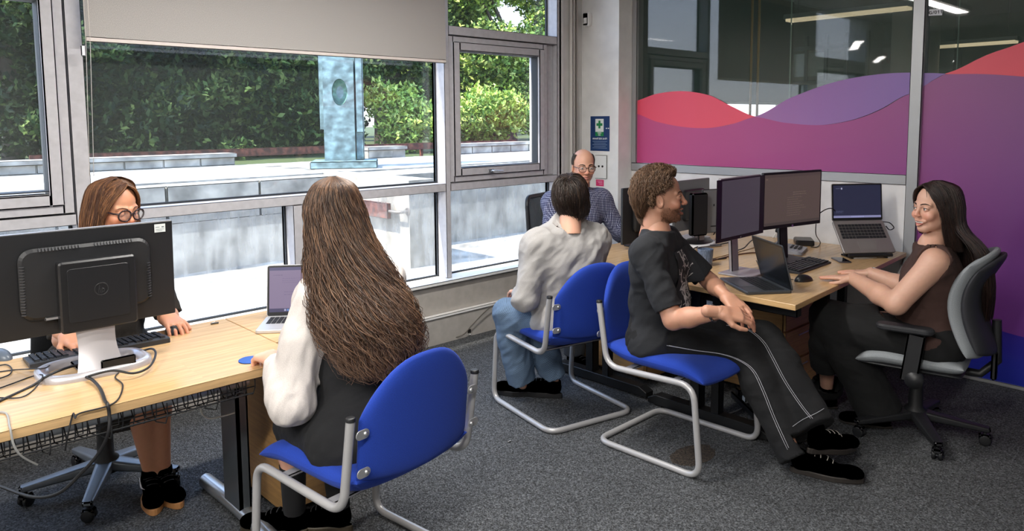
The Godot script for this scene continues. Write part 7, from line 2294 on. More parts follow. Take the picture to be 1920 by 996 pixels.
func smiling_woman() -> void:
	var skin := lin("cc9f89")
	var fw := Vector3(-0.3, 0, -0.954)
	var r := fw.cross(Vector3.UP)
	var J := {}
	J.pel = Vector3(3.98, 0.505, -1.16)
	J.hiR = J.pel + r * 0.1; J.hiL = J.pel - r * 0.1
	J.shL = at_x(1753, 494, 3.77); J.shR = J.shL + r * 0.35
	J.nek = (J.shR + J.shL) * 0.5 + Vector3(-0.02, 0.065, -0.01)
	J.elL = at_x(1680, 570, 3.69); J.wrL = at_y(1601, 523, 0.772)
	J.elR = at_x(1712, 545, 4.05); J.wrR = at_y(1634, 513, 0.772)
	J.knL = at_y(1568, 612, 0.53); J.anL = at_y(1648, 770, 0.09)
	J.knR = at_y(1552, 592, 0.57); J.anR = at_y(1550, 728, 0.11)
	var p := person("smiling woman in brown sleeveless top and black trousers, forearms on the desk", Vector3(J.pel.x, 0, J.pel.z))
	var hp := at_x(1752, 390, 3.92)
	var hx_ := Transform3D(look(Vector3(-0.86, 0.0, -0.51)).scaled(Vector3.ONE * 1.0), hp)
	var m := M.new()
	m.use_c = true
	var bb := bounds_of(J, ["pel", "shL", "shR", "nek", "elL", "elR", "wrL", "wrR", "knL", "knR", "anL", "anR"], 0.14)
	var f := Fld.new(bb[0], bb[1], 0.0095)
	torso(f, J, -0.01, 1.08)
	f.cap(J.nek - Vector3(0, 0.03, 0), hp + hx_.basis * Vector3(0, -0.1, -0.03), 0.05, 0.044, 0.03)
	arm(f, J, "L", 0.006, 1.12); arm(f, J, "R", 0.006, 1.1)
	leg(f, J, "L", -0.012); leg(f, J, "R", -0.004)
	f.to(m, Transform3D.IDENTITY, skin_of(skin))
	var hf := build_head(m, hx_, {"skin": skin, "scalp": lin("2b1c17"), "nose": 0.72, "nose_r": 0.8, "jaw": 1.0, "smile": 1.0, "open": 0.85, "neck": 0.044, "cheek": 1.0, "lip": lin("c4746c"), "cell": 0.0031, "slit": 0.0046})
	hand(m, J.wrL, at_y(1537, 517, 0.762) - J.wrL, Vector3(0, 1, 0.05), -1.0, [0.06, 0.05, 0.06, 0.08], skin, 0.95, 0.03)
	hand(m, J.wrR, at_y(1556, 507, 0.762) - J.wrR, Vector3(0, 1, 0.05), 1.0, [0.06, 0.05, 0.06, 0.08], skin, 0.95, 0.03)
	put(m, "body", skin_mat(), p)
	eyes(p, hx_, lin("2a1d16"), Vector3(-0.12, -0.02, 1), lin("2a1b15"), hf, 0.0026, true)
	teeth(p, hx_, -0.0645, 0.024, 0.0105)
	# sleeveless top
	bb = bounds_of(J, ["pel", "shL", "shR", "nek"], 0.2)
	f = Fld.new(bb[0], bb[1], 0.008)
	torso(f, J, 0.008, 1.1, 1.0)
	f.ell(J.pel.lerp((J.shL + J.shR) * 0.5, 0.3) + fw * 0.03, Vector3(0.14, 0.12, 0.14), 0.07)
	for s in ["L", "R"]:
		var sg: float = -1.0 if s == "L" else 1.0
		f.cap(J["sh" + s] + r * sg * 0.04 + Vector3(0, 0.06, 0), J["sh" + s].lerp(J["el" + s], 0.5) + r * sg * 0.05, 0.075, 0.07, 0.012, -1)
	f.cut(J.nek + Vector3(0, 0.0, 0), (hp - J.nek).normalized(), 0.12)
	f.cut(Vector3(0, 0.5, 0), Vector3(0, -1, 0))
	m = M.new()
	f.to(m, Transform3D.IDENTITY, null, folds(0.006, 4.5, 50.0, Vector3(0.6, 0.1, 0.6)))
	put(m, "sleeveless_top", mat("brown_top", hx("4a322c"), 0.85, 0.0, "knit", 5.0, 0.4), p)
	# wide black trousers
	bb = bounds_of(J, ["pel", "hiL", "hiR", "knL", "knR", "anL", "anR"], 0.2)
	f = Fld.new(bb[0], bb[1], 0.01)
	f.cap(J.hiL, J.hiR, 0.125, 0.125, 0.06)
	f.cap(J.pel, J.pel + Vector3(0, 0.05, 0), 0.128, 0.122, 0.05)
	leg(f, J, "L", 0.022, 1.1, 0.05); leg(f, J, "R", 0.02, 1.1, 0.02)
	f.cap(J.pel, J.pel + Vector3(0, 0.1, 0) + fw * 0.03, 0.14, 0.14, 0.05)
	f.cut(J.pel + Vector3(0, 0.1, 0), Vector3.UP, 0.25)
	f.cut(J.anR.lerp(J.knR, 0.32), (J.anR - J.knR).normalized(), 0.14)
	f.cut(J.anL + (J.anL - J.knL).normalized() * 0.01, (J.anL - J.knL).normalized(), 0.14)
	m = M.new()
	f.to(m, Transform3D.IDENTITY, null, folds(0.008, 4.0, 70.0, Vector3(-0.2, 0.3, -0.8)))
	put(m, "trousers", mat("black_trousers", hx("0f1012"), 0.9, 0.0, "cloth", 4.0, 0.3), p)
	var bs := mat("brown_shoe", hx("6b4231"), 0.5)
	shoe(p, "shoe", J.anR * Vector3(1, 0, 1) + Vector3(0.02, 0.0, 0.05), J.anR * Vector3(1, 0, 1) + Vector3(-0.06, 0, -0.17), Vector3.UP, J.anR, bs, mat("boot_sole", hx("2b2623"), 0.6), 0.015, -0.02)
	shoe(p, "shoe", J.anL * Vector3(1, 0, 1) + Vector3(0.03, 0.0, 0.05), J.anL * Vector3(1, 0, 1) + Vector3(-0.06, 0, -0.17), Vector3.UP, J.anL, bs, mat("boot_sole", hx("2b2623"), 0.6), 0.015, -0.02)
	# watch on the far wrist
	var ax: Vector3 = (J.wrR - J.elR).normalized()
	m = M.new()
	m.tube(PackedVector3Array([J.wrR - ax * 0.024, J.wrR - ax * 0.004]), 0.031, 20)
	var wt := put(m, "watch", mat("watch_band", hx("7d8c9a"), 0.6), p)
	m = M.new(); m.box(J.wrR - ax * 0.014 + Vector3(0, 0.032, 0), Vector3(0.02, 0.008, 0.024), look(ax), 0.003)
	put(m, "watch_face", mat("watch_glass", hx("c9c9cc"), 0.1), wt)
	# long straight dark hair
	m = M.new()
	var hb := -hx_.basis.z.normalized()
	var hr := hx_.basis.x.normalized()       # her left, towards the camera
	var cols := [lin("2b1c17"), lin("231713"), lin("38241c"), lin("1b1210")]
	var C := [hp + Vector3(0.0, 0.132, 0) + hb * 0.005, hp + Vector3(0, 0.1, 0) + hb * 0.03, hp + Vector3(0, 0.02, 0) + hb * 0.045, hp + Vector3(0, -0.09, 0) + hb * 0.055, at_x(1800, 468, 3.95), at_x(1812, 530, 3.97), at_x(1824, 592, 3.99)]
	fall_hair(m, C, [0.012, 0.07, 0.093, 0.105, 0.125, 0.125, 0.08], [0.03, 0.085, 0.095, 0.095, 0.105, 0.1, 0.07], hr, hb, -1.95, 1.75, 2600, 18, 0.004, 1.6, 0.0022, cols, 8, 0.22)
	parted_cap(m, hx_, cols, 91, -0.25)
	# side-swept front locks
	var px := -0.022
	framing(m, hx_, [Vector3(px, 0.112, 0.052), Vector3(0.02, 0.103, 0.074), Vector3(0.056, 0.06, 0.068), Vector3(0.075, 0.01, 0.05), Vector3(0.083, -0.04, 0.034), Vector3(0.082, -0.11, 0.02), Vector3(0.085, -0.19, 0.0)], [Vector3(px, 0.125, -0.02), Vector3(0.03, 0.08, -0.03), Vector3(0.075, 0.075, -0.03), Vector3(0.09, 0.02, -0.03), Vector3(0.095, -0.05, -0.035), Vector3(0.1, -0.12, -0.05), Vector3(0.105, -0.2, -0.07)], 1100, cols, 61)
	framing(m, hx_, [Vector3(px, 0.112, 0.052), Vector3(-0.048, 0.09, 0.066), Vector3(-0.07, 0.05, 0.055), Vector3(-0.08, 0.0, 0.04), Vector3(-0.086, -0.06, 0.02), Vector3(-0.088, -0.13, 0.0)], [Vector3(px, 0.125, -0.02), Vector3(-0.05, 0.12, -0.02), Vector3(-0.085, 0.06, -0.02), Vector3(-0.092, 0.0, -0.02), Vector3(-0.095, -0.07, -0.02), Vector3(-0.095, -0.14, -0.03)], 600, cols, 62)
	put(m, "hair", vmat("hair", 0.48), p)

func long_haired_woman() -> void:
	var skin := lin("e3ad95")
	var fw := Vector3(-0.15, 0, -0.99)
	var r := fw.cross(Vector3.UP)
	var J := {}
	J.pel = Vector3(1.35, 0.525, -2.15)
	J.hiR = J.pel + r * 0.095; J.hiL = J.pel - r * 0.095
	J.shL = at_z(590, 560, -2.29); J.shR = J.shL + r * 0.33
	J.nek = (J.shR + J.shL) * 0.5 + Vector3(0, 0.06, -0.02)
	J.elL = at_z(546, 735, -2.25); J.wrL = at_y(514, 674, 0.785)
	J.elR = J.shR + Vector3(0.06, -0.27, -0.1); J.wrR = Vector3(1.52, 0.785, -2.68)
	J.knL = Vector3(1.235, 0.505, -2.52); J.anL = at_y(552, 958, 0.1)
	J.knR = J.knL + r * 0.17; J.anR = J.anL + r * 0.14 + Vector3(0, 0, 0.12)
	var p := person("woman with long wavy brown hair, white sweatshirt and black pinafore, seen from behind", Vector3(J.pel.x, 0, J.pel.z))
	var hp := at_z(627, 398, -2.35)
	var hx_ := Transform3D(look(Vector3(-0.25, -0.22, -0.95)), hp)
	var m := M.new()
	m.use_c = true
	var bb := bounds_of(J, ["pel", "shL", "shR", "nek", "elL", "elR", "wrL", "wrR", "knL", "knR", "anL", "anR"], 0.14)
	var f := Fld.new(bb[0], bb[1], 0.0105)
	torso(f, J, -0.014)
	f.cap(J.nek - Vector3(0, 0.03, 0), hp + hx_.basis * Vector3(0, -0.1, -0.025), 0.054, 0.05, 0.04)
	arm(f, J, "L", -0.002); arm(f, J, "R", -0.002)
	leg(f, J, "L", -0.006); leg(f, J, "R", -0.006)
	f.to(m, Transform3D.IDENTITY, skin_of(skin))
	build_head(m, hx_, {"skin": skin, "scalp": lin("3f2d23"), "neck": 0.048, "cell": 0.005})
	hand(m, J.wrL, at_y(474, 656, 0.775) - J.wrL, Vector3(-0.1, 1, 0.1), 1.0, [0.5, 0.5, 0.55, 0.6], skin, 1.0, 0.03, 0.5)
	hand(m, J.wrR, Vector3(-0.02, -0.01, -0.1), Vector3(0, 1, 0), -1.0, [0.3, 0.3, 0.3, 0.3], skin, 0.96)
	put(m, "body", skin_mat(), p)
	eyes(p, hx_, lin("3a2a20"))
	# white sweatshirt with full sleeves
	bb = bounds_of(J, ["pel", "shL", "shR", "nek", "elL", "elR", "wrL", "wrR"], 0.17)
	f = Fld.new(bb[0], bb[1], 0.0085)
	torso(f, J, 0.008)
	for s in ["L", "R"]:
		var a: Vector3 = J["sh" + s]; var b: Vector3 = J["el" + s]; var c: Vector3 = J["wr" + s]
		var low := b + Vector3(0, -0.03, 0)
		f.cap(a, a.lerp(b, 0.5), 0.066, 0.07, 0.05)
		f.cap(a.lerp(b, 0.5), low, 0.07, 0.074, 0.04)
		f.cap(low, b.lerp(c, 0.55) + Vector3(0, -0.02, 0), 0.072, 0.06, 0.04)
		f.cap(b.lerp(c, 0.55) + Vector3(0, -0.02, 0), c - (c - b).normalized() * 0.03, 0.06, 0.036, 0.03)
		f.cap(c - (c - b).normalized() * 0.04, c - (c - b).normalized() * 0.005, 0.037, 0.036, 0.008)
		f.cut(c - (c - b).normalized() * 0.004, (c - b).normalized(), 0.06)
	f.cut(J.nek + Vector3(0, 0.035, 0), (hp - J.nek).normalized(), 0.1)
	m = M.new()
	f.to(m, Transform3D.IDENTITY, null, folds(0.012, 4.6, 90.0, Vector3(0.1, 1.0, 0.2)))
	put(m, "sweatshirt", mat("white_sweat", hx("eae2dd"), 0.92, 0.0, "knit", 5.0, 0.4), p)
	# black pinafore dress over it
	bb = bounds_of(J, ["pel", "shL", "shR", "hiL", "hiR", "knL", "knR"], 0.2)
	f = Fld.new(bb[0], bb[1], 0.0095)
	torso(f, J, 0.026)
	f.cap(J.hiL, J.knL, 0.12, 0.1, 0.06)
	f.cap(J.hiR, J.knR, 0.12, 0.1, 0.06)
	f.cap(J.hiL.lerp(J.knL, 0.5), J.hiR.lerp(J.knR, 0.5), 0.11, 0.11, 0.06)
	f.cap(J.pel, J.pel + Vector3(0, 0.12, 0.0), 0.13, 0.12, 0.05)
	for s in ["L", "R"]:
		var sg: float = -1.0 if s == "L" else 1.0
		f.cut(J["sh" + s] - r * sg * 0.055 + Vector3(0, -0.05, 0), (r * sg + Vector3(0, 0.1, 0)).normalized(), 0.17)
	f.cut(J.nek + Vector3(0, -0.03, 0), Vector3(0, 1, 0), 0.14)
	f.cut(J.hiL.lerp(J.knL, 0.88), (J.knL - J.hiL).normalized(), 0.3)
	m = M.new()
	f.to(m, Transform3D.IDENTITY, null, folds(0.008, 4.5, 110.0, Vector3(0.7, 0.3, 0.3)))
	put(m, "pinafore", mat("black_dress", hx("15161a"), 0.9, 0.0, "cloth", 4.0, 0.3), p)
	var bk := mat("boot_black", hx("121316"), 0.38)
	var ys := mat("welt_sole", hx("3c3426"), 0.6)
	for s in ["L", "R"]:
		var a: Vector3 = J["an" + s]
		var h := Vector3(a.x + 0.03, 0, a.z + 0.03)
		shoe(p, "shoe", h, h + Vector3(-0.16, 0, -0.2).normalized() * 0.26, Vector3.UP, a, bk, ys, 0.03, 0.02)
		m = M.new(); m.tube(PackedVector3Array([a + Vector3(0, 0.0, 0), a.lerp(J["kn" + s], 0.5)]), 0.042, 12, 0.05)
		put(m, "sock", mat("black_sock", hx("17171a"), 0.9), p)
	# long wavy hair
	m = M.new()
	var hb := (eye * Vector3(1, 0, 1) - hp * Vector3(1, 0, 1)).normalized()      # the side of her head turned to the room
	var rr := Vector3.UP.cross(hb).normalized()
	var cols := [lin("4f3a2d"), lin("3f2d23"), lin("5f4737"), lin("33241c"), lin("765944")]
	var C := [hp + Vector3(0, 0.128, 0), hp + Vector3(0, 0.098, 0), hp + Vector3(0, 0.02, 0), at_z(640, 455, -2.30), at_z(660, 520, -2.23), at_z(683, 585, -2.14), at_z(702, 640, -2.08), at_z(712, 698, -2.03)]
	fall_hair(m, C, [0.012, 0.072, 0.1, 0.114, 0.144, 0.156, 0.142, 0.08], [0.02, 0.085, 0.108, 0.11, 0.115, 0.115, 0.1, 0.06], rr, hb, -1.9, 1.9, 3000, 30, 0.013, 5.0, 0.0020, cols, 21, 0.34, 0.8, 0.72)
	fall_hair(m, C, [0.012, 0.072, 0.101, 0.117, 0.15, 0.167, 0.156, 0.1], [0.02, 0.085, 0.11, 0.115, 0.125, 0.128, 0.115, 0.08], rr, hb, -1.95, 1.95, 700, 30, 0.02, 4.4, 0.0017, cols, 23, 0.3, 0.7, 0.92)
	put(m, "hair", vmat("hair", 0.48), p)

func sweatshirt_man() -> void:
	var skin := lin("d6a48b")
	var fw := Vector3(0.2, 0, -0.98)
	var r := fw.cross(Vector3.UP)
	var J := {}
	J.pel = Vector3(2.94, 0.525, -2.66)
	J.hiR = J.pel + r * 0.09; J.hiL = J.pel - r * 0.09
	J.shL = at_x(1006, 462, 2.74); J.shR = J.shL + r * 0.39
	J.nek = (J.shR + J.shL) * 0.5 + Vector3(0.03, 0.08, -0.03)
	J.elL = at_x(984, 558, 2.66); J.wrL = J.elL + Vector3(0.16, -0.03, -0.2)
	J.elR = J.shR + Vector3(0.06, -0.26, -0.08); J.wrR = J.elR + Vector3(-0.14, 0.0, -0.2)
	J.knL = at_y(952, 588, 0.53); J.anL = at_y(980, 722, 0.09)
	J.knR = J.knL + r * 0.2 + Vector3(0, 0, -0.03); J.anR = at_y(1040, 716, 0.10)
	var p := person("dark-haired man in grey sweatshirt and blue jeans, seated with his back turned", Vector3(J.pel.x, 0, J.pel.z))
	var hp := at_x(1069, 372, 2.97)
	var hx_ := Transform3D(look(Vector3(0.72, -0.12, -0.68)), hp)
	var m := M.new()
	m.use_c = true
	var bb := bounds_of(J, ["pel", "shL", "shR", "nek", "elL", "elR", "wrL", "wrR", "knL", "knR", "anL", "anR"], 0.14)
	var f := Fld.new(bb[0], bb[1], 0.011)
	torso(f, J, -0.014)
	f.cap(J.nek - Vector3(0, 0.03, 0), hp + hx_.basis * Vector3(0, -0.1, -0.025), 0.062, 0.056, 0.04)
	arm(f, J, "L", -0.002); arm(f, J, "R", -0.002)
	leg(f, J, "L", -0.01); leg(f, J, "R", -0.01)
	f.to(m, Transform3D.IDENTITY, skin_of(skin))
	build_head(m, hx_, {"skin": skin, "scalp": lin("281d18"), "neck": 0.054, "cell": 0.005})
	hand(m, J.wrL, Vector3(0.05, -0.02, -0.1), Vector3(0, 1, 0), 1.0, [0.3, 0.3, 0.35, 0.4], skin)
	hand(m, J.wrR, Vector3(-0.05, -0.02, -0.1), Vector3(0, 1, 0), -1.0, [0.3, 0.3, 0.35, 0.4], skin)
	put(m, "body", skin_mat(), p)
	eyes(p, hx_, lin("3a2a20"))
	bb = bounds_of(J, ["pel", "shL", "shR", "nek", "elL", "elR", "wrL", "wrR"], 0.17)
	f = Fld.new(bb[0], bb[1], 0.0085)
	torso(f, J, 0.024, 1.06)
	f.cap(J.pel - r * 0.06, J.pel + r * 0.06, 0.125, 0.125, 0.06)
	for s in ["L", "R"]:
		var a: Vector3 = J["sh" + s]; var b: Vector3 = J["el" + s]; var c: Vector3 = J["wr" + s]
		f.cap(a, b, 0.074, 0.066, 0.05)
		f.cap(b + Vector3(0, -0.015, 0), c, 0.066, 0.044, 0.03)
		f.cut(c, (c - b).normalized(), 0.07)
	var hbs: Vector3 = hp + hx_.basis * Vector3(0, -0.1, -0.03)
	var nax: Vector3 = (hbs - J.nek).normalized()
	var c1: Vector3 = J.nek + nax * 0.062
	f.cap(J.nek - Vector3(0, 0.04, 0), c1 + nax * 0.02, 0.092, 0.074, 0.04)
	f.cut(c1, nax, 0.105)
	f.cut(Vector3(0, 0.44, 0), Vector3(0, -1, 0))
	m = M.new()
	f.to(m, Transform3D.IDENTITY, null, folds(0.012, 4.0, 140.0, Vector3(0.6, 0.6, 0.4)))
	put(m, "sweatshirt", mat("grey_sweat", hx("b3b0ae"), 0.93, 0.0, "knit", 5.0, 0.5), p)
	var rg := []
	for q in ring_of(c1 - nax * 0.004, nax, 0.074, 30): rg.append(q)
	m = M.new(); m.tube(PackedVector3Array(rg), 0.008, 8)
	put(m, "collar_rib", mat("grey_sweat2", hx("aaa7a5"), 0.93), p)
	bb = bounds_of(J, ["pel", "hiL", "hiR", "knL", "knR", "anL", "anR"], 0.17)
	f = Fld.new(bb[0], bb[1], 0.009)
	f.cap(J.hiL, J.hiR, 0.11, 0.11, 0.05)
	leg(f, J, "L", 0.018, 1.06, 0.022); leg(f, J, "R", 0.018, 1.06, 0.022)
	for s in ["L", "R"]: f.cut(J["an" + s] + Vector3(0, 0.03, 0), (J["an" + s] - J["kn" + s]).normalized(), 0.14)
	m = M.new()
	f.to(m, Transform3D.IDENTITY, null, folds(0.008, 4.8, 170.0, Vector3(0.2, 0.6, 0.7)))
	put(m, "jeans", mat("blue_jeans", hx("6d86a3"), 0.9, 0.0, "denim", 5.0, 0.5), p)
	var bk := mat("boot_black", hx("121316"), 0.38)
	var h := at_y(1018, 742, 0.0)
	shoe(p, "shoe", h, h + (at_y(940, 738, 0.0) - h).normalized() * 0.28, Vector3.UP, J.anL, bk, mat("rubber", hx("1b1b1d"), 0.7), 0.03)
	h = J.anR * Vector3(1, 0, 1) + Vector3(0.03, 0, 0.02)
	shoe(p, "shoe", h, h + Vector3(-0.1, 0.0, -0.2).normalized() * 0.28, Vector3.UP, J.anR, bk, mat("rubber", hx("1b1b1d"), 0.7), 0.03)
	m = M.new()
	var lenf := func(d: Vector3) -> float:
		if d.z > 0.55 and d.y < 0.5: return 0.0
		if d.z > 0.2 and d.y < -0.1: return 0.0
		if d.y < -0.75: return 0.0
		return 0.115 + 0.03 * clampf(d.y, 0, 1)
	var crown := Vector3(0.15, 0.85, -0.5).normalized()
	var flow := func(d: Vector3) -> Vector3: return (d - crown * d.dot(crown)).normalized() + crown.cross(d) * 0.5 + d * 0.25 + Vector3(0, -0.1, 0)
	scalp_hair(m, hx_, 4200, lenf, flow, 0.004, 0.9, 0.0015, [lin("33261f"), lin("281d18"), lin("402f26"), lin("1f1713")], 9, 0.026, 0.3, 10)
	put(m, "hair", vmat("hair", 0.48), p)

func glasses_woman() -> void:
	var skin := lin("c98f70")
	var fw := Vector3(0.2, 0, 0.98)
	var r := fw.cross(Vector3.UP)
	var J := {}
	J.pel = Vector3(0.86, 0.545, -3.57)
	J.hiR = J.pel + r * 0.1; J.hiL = J.pel - r * 0.1
	var hp := at_z(216, 391, -3.43)
	J.nek = hp + Vector3(-0.02, -0.2, -0.06)
	J.shL = J.nek - r * 0.17 + Vector3(0, -0.06, -0.01); J.shR = J.nek + r * 0.17 + Vector3(0, -0.06, -0.01)
	J.elL = J.shL + Vector3(0.04, -0.24, 0.12); J.wrL = Vector3(1.035, 0.79, -3.2)
	J.elR = J.shR + Vector3(-0.05, -0.24, 0.12); J.wrR = Vector3(0.66, 0.785, -3.2)
	J.anR = at_y(283, 884, 0.115); J.anL = at_y(306, 880, 0.115)
	J.knR = Vector3(0.9, 0.53, -3.22); J.knL = Vector3(0.985, 0.53, -3.24)
	var p := person("woman with brown bob and dark round glasses looking down behind the black monitor", Vector3(J.pel.x, 0, J.pel.z))
	var hx_ := Transform3D(look(Vector3(0.38, -0.2, 0.90)), hp)
	var m := M.new()
	m.use_c = true
	var bb := bounds_of(J, ["pel", "shL", "shR", "nek", "elL", "elR", "wrL", "wrR", "knL", "knR", "anL", "anR"], 0.14)
	var f := Fld.new(bb[0], bb[1], 0.0105)
	torso(f, J, -0.012)
	f.cap(J.nek - Vector3(0, 0.03, 0), hp + hx_.basis * Vector3(0, -0.1, -0.025), 0.054, 0.05, 0.04)
	arm(f, J, "L", 0.0); arm(f, J, "R", 0.0)
	leg(f, J, "L", 0.0, 0.86); leg(f, J, "R", 0.0, 0.86)
	f.to(m, Transform3D.IDENTITY, skin_of(skin))
	var hf := build_head(m, hx_, {"skin": skin, "scalp": lin("573a28"), "nose": 0.85, "nose_r": 0.85, "cell": 0.0034, "jaw": 0.96, "neck": 0.048, "eyes_open": false, "lip": lin("a8604f")})
	hand(m, J.wrL, Vector3(0.0, -0.02, 0.1), Vector3(0, 1, 0.2), -1.0, [0.35, 0.35, 0.38, 0.4], skin, 0.96)
	hand(m, J.wrR, Vector3(0.03, -0.02, 0.1), Vector3(0, 1, 0.2), 1.0, [0.25, 0.25, 0.28, 0.3], skin, 0.96)
	put(m, "body", skin_mat(), p)
	eyes(p, hx_, lin("3a2a20"), Vector3(0, -0.5, 1), lin("5a3a2a"), hf, 0.0022)
	glasses(p, hx_, mat("tortoise", hx("2a1a1c"), 0.25), 0.0275, 0.0235, 0.0034)
	# earring
	m = M.new(); m.lathe(PackedVector2Array([Vector2(0, -0.006), Vector2(0.005, 0), Vector2(0, 0.006)]), Transform3D(Basis.IDENTITY, hx_ * Vector3(-0.082, -0.052, 0.0)), 8)
	put(m, "earring", mat("gold", hx("c9a05a"), 0.25, 0.9), p)
	# dark dress
	bb = bounds_of(J, ["pel", "shL", "shR", "nek", "elL", "elR", "knL", "knR"], 0.2)
	f = Fld.new(bb[0], bb[1], 0.0105)
	torso(f, J, 0.012, 1.04, 0.9)
	for s in ["L", "R"]:
		f.cap(J["sh" + s], J["el" + s], 0.062, 0.058, 0.04)
		f.cut(J["el" + s], (J["el" + s] - J["sh" + s]).normalized(), 0.09)
		f.cap(J["hi" + s], J["kn" + s], 0.118, 0.095, 0.06)
	f.cap(J.hiL.lerp(J.knL, 0.6), J.hiR.lerp(J.knR, 0.6), 0.1, 0.1, 0.06)
	f.cap(J.knR, J.knR + Vector3(-0.04, -0.2, -0.12), 0.09, 0.085, 0.04)
	f.cap(J.knL + Vector3(0.02, 0, -0.05), J.knL + Vector3(0.03, -0.2, -0.12), 0.07, 0.05, 0.04)
	f.cut(J.nek + Vector3(0, 0.0, 0.02), Vector3(0, 0.8, 0.6).normalized(), 0.12)
	f.cut(Vector3(0, 0.27, 0), Vector3(0, -1, 0))
	m = M.new()
	f.to(m, Transform3D.IDENTITY, null, folds(0.008, 4.5, 200.0))
	put(m, "dress", mat("dark_dress", hx("2c2620"), 0.9, 0.0, "cloth", 4.0, 0.3), p)
	# trainers with tan soles and a pale side stripe
	var bk := mat("trainer_black", hx("141416"), 0.3)
	var tan_ := mat("gum_sole", hx("a87648"), 0.6)
	for e in [["R", Vector2(290, 968)], ["L", Vector2(338, 955)]]:
		var a: Vector3 = J["an" + e[0]]
		var tp := at_y(e[1].x, e[1].y, 0.0)
		var d: Vector3 = (tp - a * Vector3(1, 0, 1)).normalized()
		shoe(p, "trainer", tp - d * 0.265, tp - d * 0.005, Vector3.UP, a, bk, tan_, 0.03, 0.0, e[0] == "R")
	# bob, lighter towards its ends
	m = M.new()
	var hb := (-hx_.basis.z * Vector3(1, 0, 1)).normalized()
	var hr := hx_.basis.x.normalized()
	var cols := [lin("573a28"), lin("674630"), lin("472d1f"), lin("80593b")]
	var C := [hp + Vector3(0, 0.135, 0) - hb * 0.02, hp + Vector3(0, 0.105, 0) + hb * 0.01, hp + Vector3(0, 0.03, 0) + hb * 0.03, hp + Vector3(0, -0.06, 0) + hb * 0.035, hp + Vector3(0, -0.15, 0) + hb * 0.035]
	fall_hair(m, C, [0.012, 0.078, 0.098, 0.112, 0.12], [0.03, 0.085, 0.1, 0.1, 0.095], hr, hb, -2.15, 2.15, 2300, 16, 0.004, 1.4, 0.0022, cols, 33, 0.12)
	parted_cap(m, hx_, cols, 92, 0.05, 0.14)
	for s: float in [-1, 1]:
		framing(m, hx_, [Vector3(0.004, 0.114, 0.05), Vector3(s * 0.03, 0.098, 0.072), Vector3(s * 0.062, 0.05, 0.062), Vector3(s * 0.078, 0.0, 0.046), Vector3(s * 0.086, -0.06, 0.03), Vector3(s * 0.09, -0.15, 0.02)], [Vector3(0.004, 0.127, -0.02), Vector3(s * 0.05, 0.12, -0.02), Vector3(s * 0.088, 0.055, -0.02), Vector3(s * 0.098, 0.0, -0.02), Vector3(s * 0.104, -0.07, -0.02), Vector3(s * 0.108, -0.16, -0.02)], 900, cols, 63)
	put(m, "hair", vmat("hair", 0.48), p)

